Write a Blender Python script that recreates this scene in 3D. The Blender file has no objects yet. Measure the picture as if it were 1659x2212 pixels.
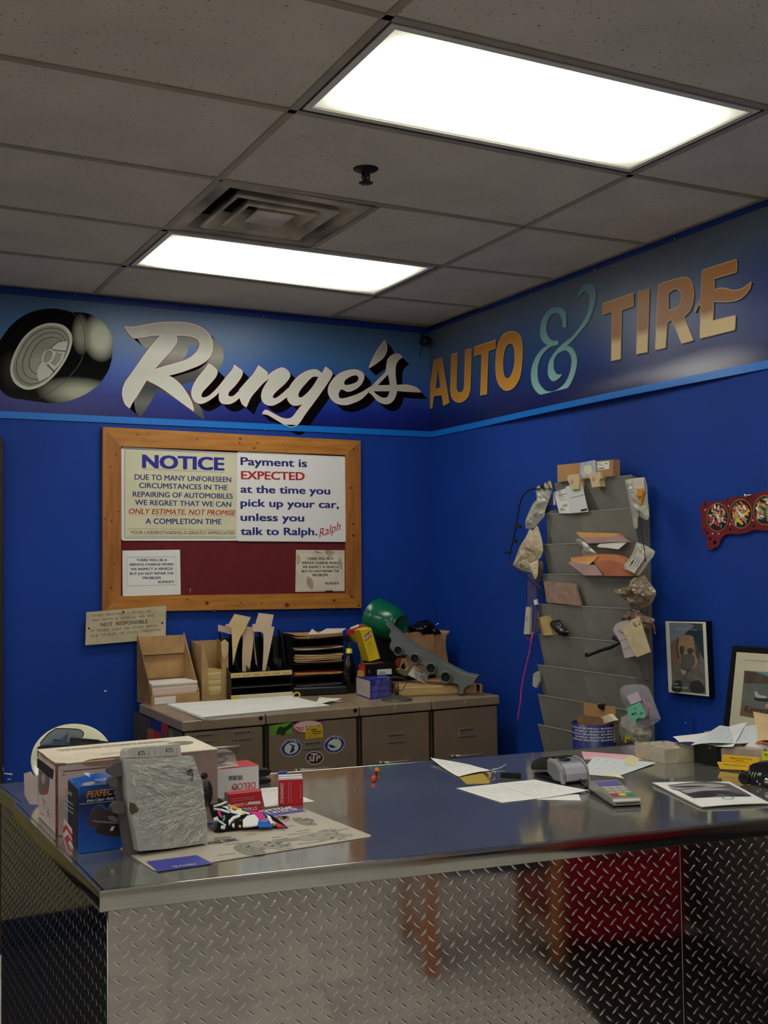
import bpy, math, random
from mathutils import Vector, Matrix
from mathutils.geometry import tessellate_polygon, delaunay_2d_cdt
from mathutils import noise as mnoise
S = bpy.context.scene
COL = S.collection
random.seed(7)
V = Vector
# ------------------------------------------------------------------ camera, world, exposure
HC = 2.97                                   # ceiling height
CAMP = V((-1.1981, -2.8148, HC - 1.2534))
YAW, PIT, ROL, FPX = 0.4838, 0.0412, -0.0133, 2388.9
_f = V((math.sin(YAW)*math.cos(PIT), math.cos(YAW)*math.cos(PIT), math.sin(PIT)))
_r = V((math.cos(YAW), -math.sin(YAW), 0)); _u = _r.cross(_f)
RT = _r*math.cos(ROL) + _u*math.sin(ROL); UP = _u*math.cos(ROL) - _r*math.sin(ROL); FW = _f
cd = bpy.data.cameras.new('camera'); cam = bpy.data.objects.new('camera', cd); COL.objects.link(cam)
cam.matrix_world = Matrix(((RT.x, UP.x, -FW.x, CAMP.x), (RT.y, UP.y, -FW.y, CAMP.y), (RT.z, UP.z, -FW.z, CAMP.z), (0, 0, 0, 1)))
cd.sensor_fit = 'VERTICAL'; cd.sensor_height = 24.0; cd.lens = 24.0*FPX/2212; cd.clip_start = 0.01
S.camera = cam
wd = bpy.data.worlds.new('world'); S.world = wd; wd.use_nodes = True
wd.node_tree.nodes['Background'].inputs[0].default_value = (0.9, 0.95, 1, 1)
wd.node_tree.nodes['Background'].inputs[1].default_value = 0.05
S.view_settings.view_transform = 'Standard'; S.view_settings.look = 'None'
S.view_settings.gamma = 1.0; S.view_settings.use_curve_mapping = False
S.view_settings.exposure = 0.1
LAMP = 11.5                                  # emission of the fluorescent troffer lenses
# ------------------------------------------------------------------ helpers
XW, YW = 1.822, 2.369                       # right wall, back wall
ZC, ZF = 1.07, 1.0595                        # counter top, file cabinet top
YF = YW - 0.78                              # front of the cabinets
def prow(P): d = V(P)-CAMP; return 1106-FPX*d.dot(UP)/d.dot(FW)
def ray(x, y): return FW + RT*((x-829.5)/FPX) + UP*((1106-y)/FPX)
def bp(x, y, ax, val):
    d = ray(x, y); return CAMP + d*((val-CAMP[ax])/d[ax])
def zat(p, py):                             # height above point p where the picture row is py
    lo, hi = -1.0, 4.0
    for _ in range(50):
        m = (lo+hi)/2; d = V((p[0], p[1], m))-CAMP
        if 1106-FPX*d.dot(UP)/d.dot(FW) > py: lo = m
        else: hi = m
    return (lo+hi)/2
class Fr:
    def __init__(s, O, X, Y, N=None):
        s.O = V(O); s.X = V(X).normalized(); s.Y = V(Y).normalized(); s.N = V(N).normalized() if N is not None else s.X.cross(s.Y)
    def at(s, u, v, w=0.0): return s.O + s.X*u + s.Y*v + s.N*w
    def px(s, x, y):
        d = ray(x, y); t = (s.O-CAMP).dot(s.N)/d.dot(s.N); q = CAMP+d*t-s.O
        return (q.dot(s.X), q.dot(s.Y))
    def off(s, w): return Fr(s.at(0, 0, w), s.X, s.Y, s.N)
BACK = Fr((0, YW, 0), (1, 0, 0), (0, 0, 1), (0, -1, 0))
RIGHT = Fr((XW, 0, 0), (0, -1, 0), (0, 0, 1), (-1, 0, 0))
TOP = Fr((0, 0, ZC), (1, 0, 0), (0, 1, 0), (0, 0, 1))
CABT = Fr((0, 0, ZF), (1, 0, 0), (0, 1, 0), (0, 0, 1))
CABF = Fr((0, YF, 0), (1, 0, 0), (0, 0, 1), (0, -1, 0))
def pxs(fr, s, crop=(0, 0, 1)): return [fr.px(crop[0]+p[0]/crop[2], crop[1]+p[1]/crop[2]) for p in parse(s)]
def parse(s, n=5):
    """'x,y x,yc ...' closed outline, c marks a corner; the rest is rounded (Hermite)."""
    P = []; C = []
    for t in s.split():
        c = t.endswith('c'); t = t.rstrip('c'); a, b = t.split(','); P.append((float(a), float(b))); C.append(c)
    if n <= 1 or all(C): return P
    out = []; N = len(P)
    for i in range(N):
        a, b = P[i], P[(i+1) % N]; p, q = P[i-1], P[(i+2) % N]
        ta = ((b[0]-a[0]), (b[1]-a[1])) if C[i] else ((b[0]-p[0])/2, (b[1]-p[1])/2)
        tb = ((b[0]-a[0]), (b[1]-a[1])) if C[(i+1) % N] else ((q[0]-a[0])/2, (q[1]-a[1])/2)
        for k in range(n):
            t = k/n; h1 = 2*t**3-3*t*t+1; h2 = t**3-2*t*t+t; h3 = -2*t**3+3*t*t; h4 = t**3-t*t
            out.append((h1*a[0]+h2*ta[0]+h3*b[0]+h4*tb[0], h1*a[1]+h2*ta[1]+h3*b[1]+h4*tb[1]))
    return out
def crn(s): return ' '.join(t+'c' for t in s.split())
_txt = {}
def glyphs(s, bold=0.0, shear=0.0):
    k = (s, bold, shear)
    if k not in _txt:
        cu = bpy.data.curves.new('t', 'FONT'); cu.body = s; cu.offset = bold; cu.shear = shear; cu.resolution_u = 3; cu.fill_mode = 'FRONT'
        o = bpy.data.objects.new('t', cu); me = bpy.data.meshes.new_from_object(o)
        vs = [(v.co.x, v.co.y) for v in me.vertices]; fs = [tuple(p.vertices) for p in me.polygons]
        bpy.data.objects.remove(o); bpy.data.curves.remove(cu); bpy.data.meshes.remove(me)
        x0 = min(v[0] for v in vs); x1 = max(v[0] for v in vs)
        _txt[k] = ([((v[0]-x0), v[1]) for v in vs], fs, x1-x0)
    return _txt[k]
CAP = None
class MB:
    def __init__(s): s.v = []; s.f = []; s.m = []; s.sm = []
    def add(s, vs, fs, m=0, sm=False):
        b = len(s.v); s.v += [V(p) for p in vs]
        for f in fs: s.f.append(tuple(b+i for i in f)); s.m.append(m); s.sm.append(sm)
        return s
    def box(s, fr, u0, v0, w0, u1, v1, w1, m=0, bev=0.0):
        if bev > 0:
            b = min(bev, abs(u1-u0)*.45, abs(v1-v0)*.45, abs(w1-w0)*.45)
            vs = []; idx = {}
            for a, (U, du) in enumerate(((u0, 1), (u1, -1))):
                for c, (W, dv) in enumerate(((v0, 1), (v1, -1))):
                    for e, (Z, dw) in enumerate(((w0, 1), (w1, -1))):
                        idx[a, c, e] = len(vs)
                        vs += [fr.at(U, W+dv*b, Z+dw*b), fr.at(U+du*b, W, Z+dw*b), fr.at(U+du*b, W+dv*b, Z)]
            g = lambda a, c, e, k: idx[a, c, e]+k
            fs = [[g(0,0,0,0), g(0,0,1,0), g(0,1,1,0), g(0,1,0,0)], [g(1,0,0,0), g(1,1,0,0), g(1,1,1,0), g(1,0,1,0)],
                  [g(0,0,0,1), g(1,0,0,1), g(1,0,1,1), g(0,0,1,1)], [g(0,1,0,1), g(0,1,1,1), g(1,1,1,1), g(1,1,0,1)],
                  [g(0,0,0,2), g(0,1,0,2), g(1,1,0,2), g(1,0,0,2)], [g(0,0,1,2), g(1,0,1,2), g(1,1,1,2), g(0,1,1,2)]]
            for i in (0, 1):
                for j in (0, 1):
                    fs.append([g(i,j,0,0), g(i,j,1,0), g(i,j,1,1), g(i,j,0,1)])
                    fs.append([g(i,0,j,0), g(i,1,j,0), g(i,1,j,2), g(i,0,j,2)])
                    fs.append([g(0,i,j,1), g(1,i,j,1), g(1,i,j,2), g(0,i,j,2)])
                    for k in (0, 1): fs.append([g(i,j,k,0), g(i,j,k,1), g(i,j,k,2)])
            return s.add(vs, fs, m)
        vs = [fr.at(u, v, w) for w in (w0, w1) for v in (v0, v1) for u in (u0, u1)]
        return s.add(vs, [(0,2,3,1), (4,5,7,6), (0,1,5,4), (2,6,7,3), (0,4,6,2), (1,3,7,5)], m)
    def quad(s, a, b, c, d, m=0): return s.add([a, b, c, d], [(0, 1, 2, 3)], m)
    def flat(s, fr, loops, w=0.0, m=0):          # loops: list of lists of (u,v); first outer, rest holes
        L = [[V((p[0], p[1], 0)) for p in l] for l in loops]
        tr = tessellate_polygon(L); pts = [p for l in L for p in l]
        return s.add([fr.at(p.x, p.y, w) for p in pts], tr, m)
    def prism(s, fr, loop, w0, w1, m=0, ms=None, holes=(), sm=False):
        if ms is None: ms = m
        s.flat(fr, [loop]+list(holes), w1, m); s.flat(fr, [loop]+list(holes), w0, m)
        for l in [loop]+list(holes):
            n = len(l); vs = [fr.at(p[0], p[1], w) for w in (w0, w1) for p in l]
            s.add(vs, [(i, (i+1) % n, n+(i+1) % n, n+i) for i in range(n)], ms, sm)
        return s
    def ribbon(s, fr, pts, wd, w=0.0, m=0, closed=True):
        n = len(pts); L = []; R = []
        for i in range(n):
            a = pts[i-1] if (closed or i > 0) else pts[i]; b = pts[(i+1) % n] if (closed or i < n-1) else pts[i]
            dx, dy = b[0]-a[0], b[1]-a[1]; l = math.hypot(dx, dy) or 1e-9; h = wd[i] if isinstance(wd, (list, tuple)) else wd
            nx, ny = -dy/l*h/2, dx/l*h/2; p = pts[i]; L.append((p[0]+nx, p[1]+ny)); R.append((p[0]-nx, p[1]-ny))
        vs = [fr.at(p[0], p[1], w) for p in L+R]
        fs = [(i, (i+1) % n, n+(i+1) % n, n+i) for i in range(n if closed else n-1)]
        return s.add(vs, fs, m)
    def tube(s, pts, r, n=8, m=0, closed=False):
        pts = [V(p) for p in pts]; k = len(pts); rs = r if isinstance(r, (list, tuple)) else [r]*k; vs = []
        ref = None
        for i, p in enumerate(pts):
            a = pts[i-1] if (closed or i) else p; b = pts[(i+1) % k] if (closed or i < k-1) else p
            t = (b-a).normalized()
            if ref is None: ref = V((0, 0, 1)) if abs(t.z) < .9 else V((1, 0, 0))
            x = t.cross(ref).normalized(); y = t.cross(x).normalized(); ref = -y if False else x.cross(t)
            for j in range(n):
                c = 2*math.pi*j/n; vs.append(p + x*(math.cos(c)*rs[i]) + y*(math.sin(c)*rs[i]))
        fs = [(i*n+j, i*n+(j+1) % n, ((i+1) % k)*n+(j+1) % n, ((i+1) % k)*n+j) for i in range(k if closed else k-1) for j in range(n)]
        s.add(vs, fs, m, True)
        if not closed:
            b = len(s.v)-k*n; s.f.append(tuple(b+j for j in range(n))[::-1]); s.f.append(tuple(b+(k-1)*n+j for j in range(n))); s.m += [m, m]; s.sm += [False, False]
        return s
    def lathe(s, fr, prof, n=24, m=0, sm=True, sx=1.0, sy=1.0):  # prof [(r,h)] about fr.N
        k = len(prof); vs = [fr.at(r*math.cos(2*math.pi*j/n)*sx, r*math.sin(2*math.pi*j/n)*sy, h) for r, h in prof for j in range(n)]
        return s.add(vs, [(i*n+j, i*n+(j+1) % n, (i+1)*n+(j+1) % n, (i+1)*n+j) for i in range(k-1) for j in range(n)], m, sm)
    def grid(s, fn, nu, nv, m=0, sm=True, th=0.0):
        vs = [fn(i/nu, j/nv) for j in range(nv+1) for i in range(nu+1)]; w = nu+1
        fs = [(j*w+i, j*w+i+1, (j+1)*w+i+1, (j+1)*w+i) for j in range(nv) for i in range(nu)]
        return s.add(vs, fs, m, sm)
    def text(s, fr, t, a, b, h, w=0.0, m=0, bold=0.0, shear=0.0):   # baseline a->b in frame units, cap height h
        global CAP
        if CAP is None:
            g = glyphs('H'); CAP = max(p[1] for p in g[0])
        vs, fs, W = glyphs(t, 0.0, shear); dx, dy = b[0]-a[0], b[1]-a[1]; L = math.hypot(dx, dy); ex, ey = dx/L, dy/L
        kx = L/W; ky = h/CAP
        B = bold*.62; o_ = ((0, 0),) if B < .004 else ((-B, 0), (B, 0), (0, B*.6), (0, -B*.6)) if B < .014 else ((-B, B*.5), (B, -B*.5), (-B, -B*.5), (B, B*.5), (0, 0))
        for i_, (bx, by) in enumerate(o_): s.add([fr.at(a[0]+ex*(p[0]+bx)*kx-ey*(p[1]+by)*ky, a[1]+ey*(p[0]+bx)*kx+ex*(p[1]+by)*ky, w+i_*.00004) for p in vs], fs, m)
        return s
    def tpx(s, fr, t, p0, p1, hp, w=0.0005, m=0, bold=0.0, shear=0.0, crop=(0, 0, 1)):
        q = lambda p: fr.px(crop[0]+p[0]/crop[2], crop[1]+p[1]/crop[2])
        a, b, c = q(p0), q(p1), q((p0[0], p0[1]-hp)); return s.text(fr, t, a, b, math.hypot(c[0]-a[0], c[1]-a[1]), w, m, bold, shear)
    def blob(s, fr, loop, th, noise=0.3, rings=5, m=0, back=0.3, seed=1, w=0.0, sm=False):
        """a crumpled cushion: outline filled with scattered points, triangulated, pushed out by random creases"""
        rnd = random.Random(seed); n = len(loop); x0 = min(p[0] for p in loop); x1 = max(p[0] for p in loop); y0 = min(p[1] for p in loop); y1 = max(p[1] for p in loop)
        st = math.sqrt((x1-x0)*(y1-y0))/(rings*3.6); fq = 6/max(x1-x0, y1-y0); seg = [(loop[i-1], loop[i]) for i in range(n)]
        def inside(x, y):
            c = False
            for a, b in seg:
                if (a[1] > y) != (b[1] > y) and x < (b[0]-a[0])*(y-a[1])/(b[1]-a[1]+1e-12)+a[0]: c = not c
            return c
        def dist(x, y):
            d = 9
            for a, b in seg:
                ex, ey = b[0]-a[0], b[1]-a[1]; t = max(0, min(1, ((x-a[0])*ex+(y-a[1])*ey)/(ex*ex+ey*ey+1e-12))); d = min(d, math.hypot(x-a[0]-ex*t, y-a[1]-ey*t))
            return d
        P = [V((p[0], p[1])) for p in loop]; y = y0
        while y < y1:
            x = x0
            while x < x1:
                a, b = x+rnd.uniform(-.42, .42)*st, y+rnd.uniform(-.42, .42)*st
                if inside(a, b) and dist(a, b) > st*.35: P.append(V((a, b)))
                x += st
            y += st
        vo, eo, fo, _, _, _ = delaunay_2d_cdt(P, [(i, (i+1) % n) for i in range(n)], [], 1, 1e-6)
        R = max(st*2.2, min(x1-x0, y1-y0)*.32)
        for side, amt in ((1, 1.0), (-1, back)):
            if amt <= 0: continue
            vs = []
            for p in vo:
                d = min(1, dist(p.x, p.y)/R); nz = 1-2.6*abs(mnoise.noise(V((p.x*fq+seed, p.y*fq, side*3.1))))+.5*mnoise.noise(V((p.x*fq*2.6, p.y*fq*2.6, seed))); h = th*amt*math.sin(d*math.pi/2)*(1+noise*(nz*1.1-.3)+noise*.25*rnd.uniform(-1, 1)) if d > .02 else 0; vs.append(fr.at(p.x, p.y, w+side*h))
            s.add(vs, [tuple(f) for f in fo], m, sm)
        return s
ORG = {}
def setp(o, label=None, cat=None, group=None, kind=None):
    if label: o['label'] = label
    if cat: o['category'] = cat
    if group: o['group'] = group
    if kind: o['kind'] = kind
def link(name, data, org, parent):
    o = bpy.data.objects.new(name, data); COL.objects.link(o)
    if parent is not None: o.parent = parent; o.location = org-ORG[parent.name]
    else: o.location = org
    ORG[o.name] = org.copy(); return o
def thing(name, label, cat, loc, group=None, kind=None):
    o = link(name, None, V(loc), None); o.empty_display_size = 0.05; setp(o, label, cat, group, kind); return o
def ob(name, mb, mats, parent=None, label=None, cat=None, group=None, kind=None, org=None):
    if org is None:
        lo = [min(p[i] for p in mb.v) for i in range(3)]; hi = [max(p[i] for p in mb.v) for i in range(3)]
        org = V(((lo[0]+hi[0])/2, (lo[1]+hi[1])/2, lo[2]))
    me = bpy.data.meshes.new(name); me.from_pydata([p-org for p in mb.v], [], mb.f)
    if not isinstance(mats, (list, tuple)): mats = [mats]
    for k in mats: me.materials.append(k)
    me.polygons.foreach_set('material_index', mb.m); me.polygons.foreach_set('use_smooth', mb.sm); me.validate(); me.update()
    o = link(name, me, org, parent); setp(o, label, cat, group, kind); return o
# ------------------------------------------------------------------ materials
def lin(c):
    c = c/255; return c/12.92 if c <= .04045 else ((c+.055)/1.055)**2.4
def rgb(c): return (lin(c[0]), lin(c[1]), lin(c[2]), 1)
_m = {}
def mat(name, c=(128, 128, 128), rough=.6, metal=0, var=0.0, vs=8.0, bump=0.0, bs=80.0, alpha=1, trans=0, emit=0, spec=.5, c2=None, stretch=None, aniso=0, ior=1.45):
    if name in _m: return _m[name]
    m = bpy.data.materials.new(name); m.use_nodes = True; nt = m.node_tree; N = nt.nodes; Lk = nt.links; b = N['Principled BSDF']
    b.inputs['Base Color'].default_value = rgb(c); b.inputs['Roughness'].default_value = rough; b.inputs['Metallic'].default_value = metal
    b.inputs['Alpha'].default_value = alpha; b.inputs['Transmission Weight'].default_value = trans; b.inputs['Specular IOR Level'].default_value = spec; b.inputs['IOR'].default_value = ior
    if emit: b.inputs['Emission Color'].default_value = rgb(c); b.inputs['Emission Strength'].default_value = emit
    tc = N.new('ShaderNodeTexCoord'); mp = N.new('ShaderNodeMapping'); Lk.new(tc.outputs['Object'], mp.inputs['Vector'])
    if stretch: mp.inputs['Scale'].default_value = stretch
    if var or c2:
        n = N.new('ShaderNodeTexNoise'); n.inputs['Scale'].default_value = vs; n.inputs['Detail'].default_value = 4; Lk.new(mp.outputs[0], n.inputs['Vector'])
        r = N.new('ShaderNodeValToRGB'); r.color_ramp.elements[0].position = .35; r.color_ramp.elements[1].position = .65
        lo = c2 if c2 else tuple(x*(1-var) for x in c); hi = c if c2 else tuple(min(255, x*(1+var)) for x in c)
        r.color_ramp.elements[0].color = rgb(lo); r.color_ramp.elements[1].color = rgb(hi)
        Lk.new(n.outputs['Fac'], r.inputs['Fac']); Lk.new(r.outputs['Color'], b.inputs['Base Color'])
    if bump:
        n = N.new('ShaderNodeTexNoise'); n.inputs['Scale'].default_value = bs; n.inputs['Detail'].default_value = 3; Lk.new(mp.outputs[0], n.inputs['Vector'])
        bu = N.new('ShaderNodeBump'); bu.inputs['Strength'].default_value = bump; bu.inputs['Distance'].default_value = .002
        Lk.new(n.outputs['Fac'], bu.inputs['Height']); Lk.new(bu.outputs['Normal'], b.inputs['Normal'])
    _m[name] = m; return m
def rampmat(name, axis, stops, noise=0.0, ns=3.0, rough=.5, blobs=(), spec=.4):
    """colour by world position along an axis (paint on a sign), with soft airbrushed noise and blobs."""
    m = bpy.data.materials.new(name); m.use_nodes = True; nt = m.node_tree; N = nt.nodes; Lk = nt.links; b = N['Principled BSDF']
    g = N.new('ShaderNodeNewGeometry'); sp = N.new('ShaderNodeSeparateXYZ'); Lk.new(g.outputs['Position'], sp.inputs[0])
    n = N.new('ShaderNodeTexNoise'); n.inputs['Scale'].default_value = ns; n.inputs['Detail'].default_value = 2; Lk.new(g.outputs['Position'], n.inputs['Vector'])
    lo, hi = stops[0][0], stops[-1][0]
    mr = N.new('ShaderNodeMapRange'); mr.inputs['From Min'].default_value = lo; mr.inputs['From Max'].default_value = hi
    ad = N.new('ShaderNodeMath'); ad.operation = 'MULTIPLY_ADD'; ad.inputs[1].default_value = noise; Lk.new(n.outputs['Fac'], ad.inputs[0]); Lk.new(sp.outputs[axis], ad.inputs[2])
    s2 = N.new('ShaderNodeMath'); s2.operation = 'SUBTRACT'; s2.inputs[1].default_value = noise*.5; Lk.new(ad.outputs[0], s2.inputs[0]); Lk.new(s2.outputs[0], mr.inputs['Value'])
    r = N.new('ShaderNodeValToRGB'); e = r.color_ramp.elements
    while len(e) < len(stops): e.new(.5)
    for k, (p, c) in enumerate(stops): e[k].position = (p-lo)/(hi-lo); e[k].color = rgb(c)
    Lk.new(mr.outputs[0], r.inputs['Fac']); out = r.outputs['Color']
    for (c, sc, colr, amt) in blobs:
        mp = N.new('ShaderNodeMapping'); mp.inputs['Location'].default_value = tuple(-c[i]/sc[i] for i in range(3)); mp.inputs['Scale'].default_value = tuple(1/x for x in sc)
        Lk.new(g.outputs['Position'], mp.inputs['Vector']); gr = N.new('ShaderNodeTexGradient'); gr.gradient_type = 'SPHERICAL'; Lk.new(mp.outputs[0], gr.inputs[0])
        ml = N.new('ShaderNodeMath'); ml.operation = 'MULTIPLY'; ml.inputs[1].default_value = amt; Lk.new(gr.outputs['Fac'], ml.inputs[0])
        mx = N.new('ShaderNodeMix'); mx.data_type = 'RGBA'; Lk.new(ml.outputs[0], mx.inputs[0]); Lk.new(out, mx.inputs[6]); mx.inputs[7].default_value = rgb(colr); out = mx.outputs[2]
    Lk.new(out, b.inputs['Base Color']); b.inputs['Roughness'].default_value = rough; b.inputs['Specular IOR Level'].default_value = spec
    return m
PAPER = mat('paper', (226, 224, 214), .7, var=.02); PAPER2 = mat('cream_paper', (226, 214, 178), .7, var=.04)
YEL = mat('yellow_paper', (222, 200, 70), .65, var=.04); PINKP = mat('pink_paper', (226, 168, 178), .7, var=.03)
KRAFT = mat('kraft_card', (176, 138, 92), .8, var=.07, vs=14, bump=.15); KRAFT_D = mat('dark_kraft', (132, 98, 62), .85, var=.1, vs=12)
MANILA = mat('manila_card', (220, 188, 138), .7, var=.04); INK = mat('black_ink', (24, 24, 28), .6); NAVY = mat('navy_ink', (34, 34, 110), .6); REDI = mat('red_ink', (170, 30, 34), .6)
BLK = mat('black_plastic', (16, 16, 18), .35, bump=.1); BLKM = mat('matt_black', (12, 12, 13), .7); GREYP = mat('grey_plastic', (92, 94, 92), .5, var=.05)
STEEL = mat('dull_steel', (170, 168, 160), .3, 1); CHROME = mat('chrome', (205, 203, 196), .15, 1); WHITE = mat('white_paint', (225, 224, 218), .5)
PLAST = mat('clear_film', (205, 200, 188), .22, alpha=.5, spec=.8, bump=.5, bs=60); PLASTM = mat('milky_film', (176, 168, 148), .3, alpha=.85, spec=.7, bump=.5, bs=50, var=.15, vs=20)
CLEAR = mat('clear_plastic', (235, 235, 235), .08, alpha=.22, spec=.8)
GREYINK = mat('grey_ink', (158, 156, 148), .7); FADED = mat('faded_ink', (150, 144, 128), .7)
# ------------------------------------------------------------------ room shell
BLUE = mat('blue_wall_paint', (14, 57, 143), .6, var=.05, vs=1.5, bump=.25, bs=160, spec=.3)
BEIGE = mat('beige_wall_paint', (204, 202, 196), .6, var=.03, bump=.1)
def struct(name, mb, m, parent=None): return ob(name, mb, m, parent, kind=None if parent else 'structure')
W0 = Fr((0, 0, 0), (1, 0, 0), (0, 1, 0))
XL, YS = -3.6, -5.8
wb = struct('wall_back', MB().box(W0, XL, YW, 0, XW+.1, YW+.1, 3.1), BLUE)
wr = struct('wall_right', MB().box(W0, XW, YS, 0, XW+.1, YW, 3.1), BLUE)
ob('wall_panelling', MB().box(W0, XW-.012, YS, 0, XW-.0005, -1.25, 2.2), mat('grey_panelling', (84, 80, 76), .5, var=.05), wr)
struct('wall_left', MB().box(W0, XL-.1, YS, 0, XL, YW+.1, 3.1), BEIGE)
struct('wall_front', MB().box(W0, XL-.1, YS-.1, 0, XW+.1, YS, 3.1), BEIGE)
fl = struct('floor', MB().box(W0, XL, YS, -.1, XW, YW, -0.004), mat('floor_grout', (96, 90, 80), .7))
tm = mat('vinyl_tile', (196, 192, 186), .35, var=.07, vs=5)
tme = None
n = 0
for i in range(9):
    for j in range(14):
        x = XL+i*.61; y = YS+j*.61; x1 = min(x+.606, XW); y1 = min(y+.606, YW)
        if x1-x < .05 or y1-y < .05: continue
        ob('floor_tile', MB().box(W0, x, y, -.004, x1, y1, 0), tm, fl)
# ceiling: irregular suspended grid, nodes measured, regular beyond
MU = .6096
meas = {(0,-1): (838,36), (0,0): (631,239), (0,1): (474,387), (0,2): (356,496), (0,3): (268,574),
        (1,0): (1360,378), (1,1): (1133,490), (1,2): (956,575), (1,3): (813,641)}
leftpx = {0: 122, 1: 312, 2: 446, 3: 544}; rightpx = {0: (1655,426), 1: (1399,524), 2: (1201,603), 3: (1040,665)}
def node(i, j):
    if j == 'W':
        if i == 0: x = bp(203, 629, 1, YW).x
        elif i == 1: x = bp(712, 688, 1, YW).x
        elif i == 'R': x = XW
        else: x = i*2*MU
        return V((x, YW, HC))
    if i == 'R':
        return V((XW, bp(*rightpx[j], 0, XW).y if j in rightpx else j*MU, HC))
    if (i, j) in meas: return bp(*meas[i, j], 2, HC)
    if i < 0 and j in leftpx:
        a = node(0, j); b = bp(0, leftpx[j], 2, HC); d = (b-a)/(a.x-b.x); return a+d*(-i*2*MU)
    return V((i*2*MU, j*MU, HC))
TILE = mat('ceiling_tile_board', (206, 198, 186), .9, var=.03, vs=3, bump=.25, bs=250)
# fissures of the mineral board: small dark specks
nt = TILE.node_tree; b_ = nt.nodes['Principled BSDF']; src = b_.inputs['Base Color'].links[0].from_socket
vo = nt.nodes.new('ShaderNodeTexNoise'); vo.inputs['Scale'].default_value = 95; vo.inputs['Detail'].default_value = 1
tc_ = nt.nodes.new('ShaderNodeTexCoord'); nt.links.new(tc_.outputs['Object'], vo.inputs['Vector'])
rr = nt.nodes.new('ShaderNodeValToRGB'); rr.color_ramp.elements[0].position = .27; rr.color_ramp.elements[0].color = (.35, .33, .3, 1); rr.color_ramp.elements[1].position = .33; rr.color_ramp.elements[1].color = (1, 1, 1, 1)
nt.links.new(vo.outputs['Fac'], rr.inputs['Fac']); mm = nt.nodes.new('ShaderNodeMix'); mm.data_type = 'RGBA'; mm.blend_type = 'MULTIPLY'; mm.inputs[0].default_value = 1
nt.links.new(src, mm.inputs[6]); nt.links.new(rr.outputs['Color'], mm.inputs[7]); nt.links.new(mm.outputs[2], b_.inputs['Base Color'])
TEE = mat('ceiling_tee_metal', (156, 148, 132), .5, var=.04); DARK = mat('throat_dark', (10, 10, 9), .9)
ce = struct('ceiling', MB().box(W0, XL, YS, HC+.12, XW, YW, HC+.16), mat('plenum_dark', (30, 28, 26), .9))
def lerp4(a, b, c, d, s, t): return (a*(1-s)+b*s)*(1-t) + (d*(1-s)+c*s)*t     # a,b front row; d,c back row
def slab(mb, q, s0, t0, s1, t1, z0, z1, m=0):
    P = [lerp4(*q, s, t) for s, t in ((s0, t0), (s1, t0), (s1, t1), (s0, t1))]
    vs = [p+V((0, 0, z0)) for p in P]+[p+V((0, 0, z1)) for p in P]
    return mb.add(vs, [(0,3,2,1), (4,5,6,7), (0,1,5,4), (1,2,6,5), (2,3,7,6), (3,0,4,7)], m)
cols = [-2, -1, 0, 1, 'R']; rows = list(range(-9, 4))+['W']
LIGHTS = {(2, 8), (2, 11), (2, 5), (0, 8), (0, 11), (0, 5), (2, 2), (0, 2)}    # (col index, row index); front-wall pair added to brighten the room
def lens_mat():
    m = bpy.data.materials.new('lens_glow'); m.use_nodes = True; nt = m.node_tree; N = nt.nodes; L = nt.links; b = N['Principled BSDF']
    b.inputs['Base Color'].default_value = (.8, .8, .75, 1)
    tc = N.new('ShaderNodeTexCoord'); sp = N.new('ShaderNodeSeparateXYZ'); L.new(tc.outputs['Generated'], sp.inputs[0])
    outs = []
    for ax, k in ((0, 6.0), (1, 3.2)):
        a = N.new('ShaderNodeMath'); a.operation = 'PINGPONG'; a.inputs[1].default_value = .5; L.new(sp.outputs[ax], a.inputs[0])
        c = N.new('ShaderNodeMath'); c.operation = 'MULTIPLY_ADD'; c.use_clamp = True; c.inputs[1].default_value = k; c.inputs[2].default_value = .05; L.new(a.outputs[0], c.inputs[0]); outs.append(c)
    mu = N.new('ShaderNodeMath'); mu.operation = 'MULTIPLY'; L.new(outs[0].outputs[0], mu.inputs[0]); L.new(outs[1].outputs[0], mu.inputs[1])
    r = N.new('ShaderNodeValToRGB'); e = r.color_ramp.elements; e[0].position = 0; e[0].color = (.55, .55, .42, 1); e[1].position = .7; e[1].color = (1, .99, .93, 1); L.new(mu.outputs[0], r.inputs['Fac'])
    st = N.new('ShaderNodeMath'); st.operation = 'MULTIPLY_ADD'; st.inputs[1].default_value = LAMP*.95; st.inputs[2].default_value = LAMP*.05; L.new(mu.outputs[0], st.inputs[0])
    L.new(r.outputs['Color'], b.inputs['Emission Color']); L.new(st.outputs[0], b.inputs['Emission Strength']); return m
LENS = lens_mat()
DOORM = mat('troffer_door_frame', (214, 210, 200), .35)
def troffer(q, lab):
    c = lerp4(*q, .5, .5)
    t = thing('ceiling_light', lab, 'light', c, 'recessed fluorescent ceiling lights')
    h = MB(); du, dv = .012/1.22, .012/.61
    for (a, b, c2, d) in ((du, dv, 1-du, dv*1.6), (du, 1-dv*1.6, 1-du, 1-dv), (du, dv, du*1.6, 1-dv), (1-du*1.6, dv, 1-du, 1-dv)): slab(h, q, a, b, c2, d, .0, .07)
    slab(h, q, du, dv, 1-du, 1-dv, .07, .08); ob('housing', h, BLKM, t)
    f = MB(); iu, iv = .022/1.22, .024/.61; ju, jv = .042/1.22, .046/.61
    for (a, b, c2, d) in ((iu, iv, 1-iu, jv), (iu, 1-jv, 1-iu, 1-iv), (iu, jv, ju, 1-jv), (1-ju, jv, 1-iu, 1-jv)): slab(f, q, a, b, c2, d, -.002, .012)
    ob('lens_frame', f, DOORM, t); ob('lens', slab(MB(), q, ju, jv, 1-ju, 1-jv, .004, .008), LENS, t)
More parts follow.
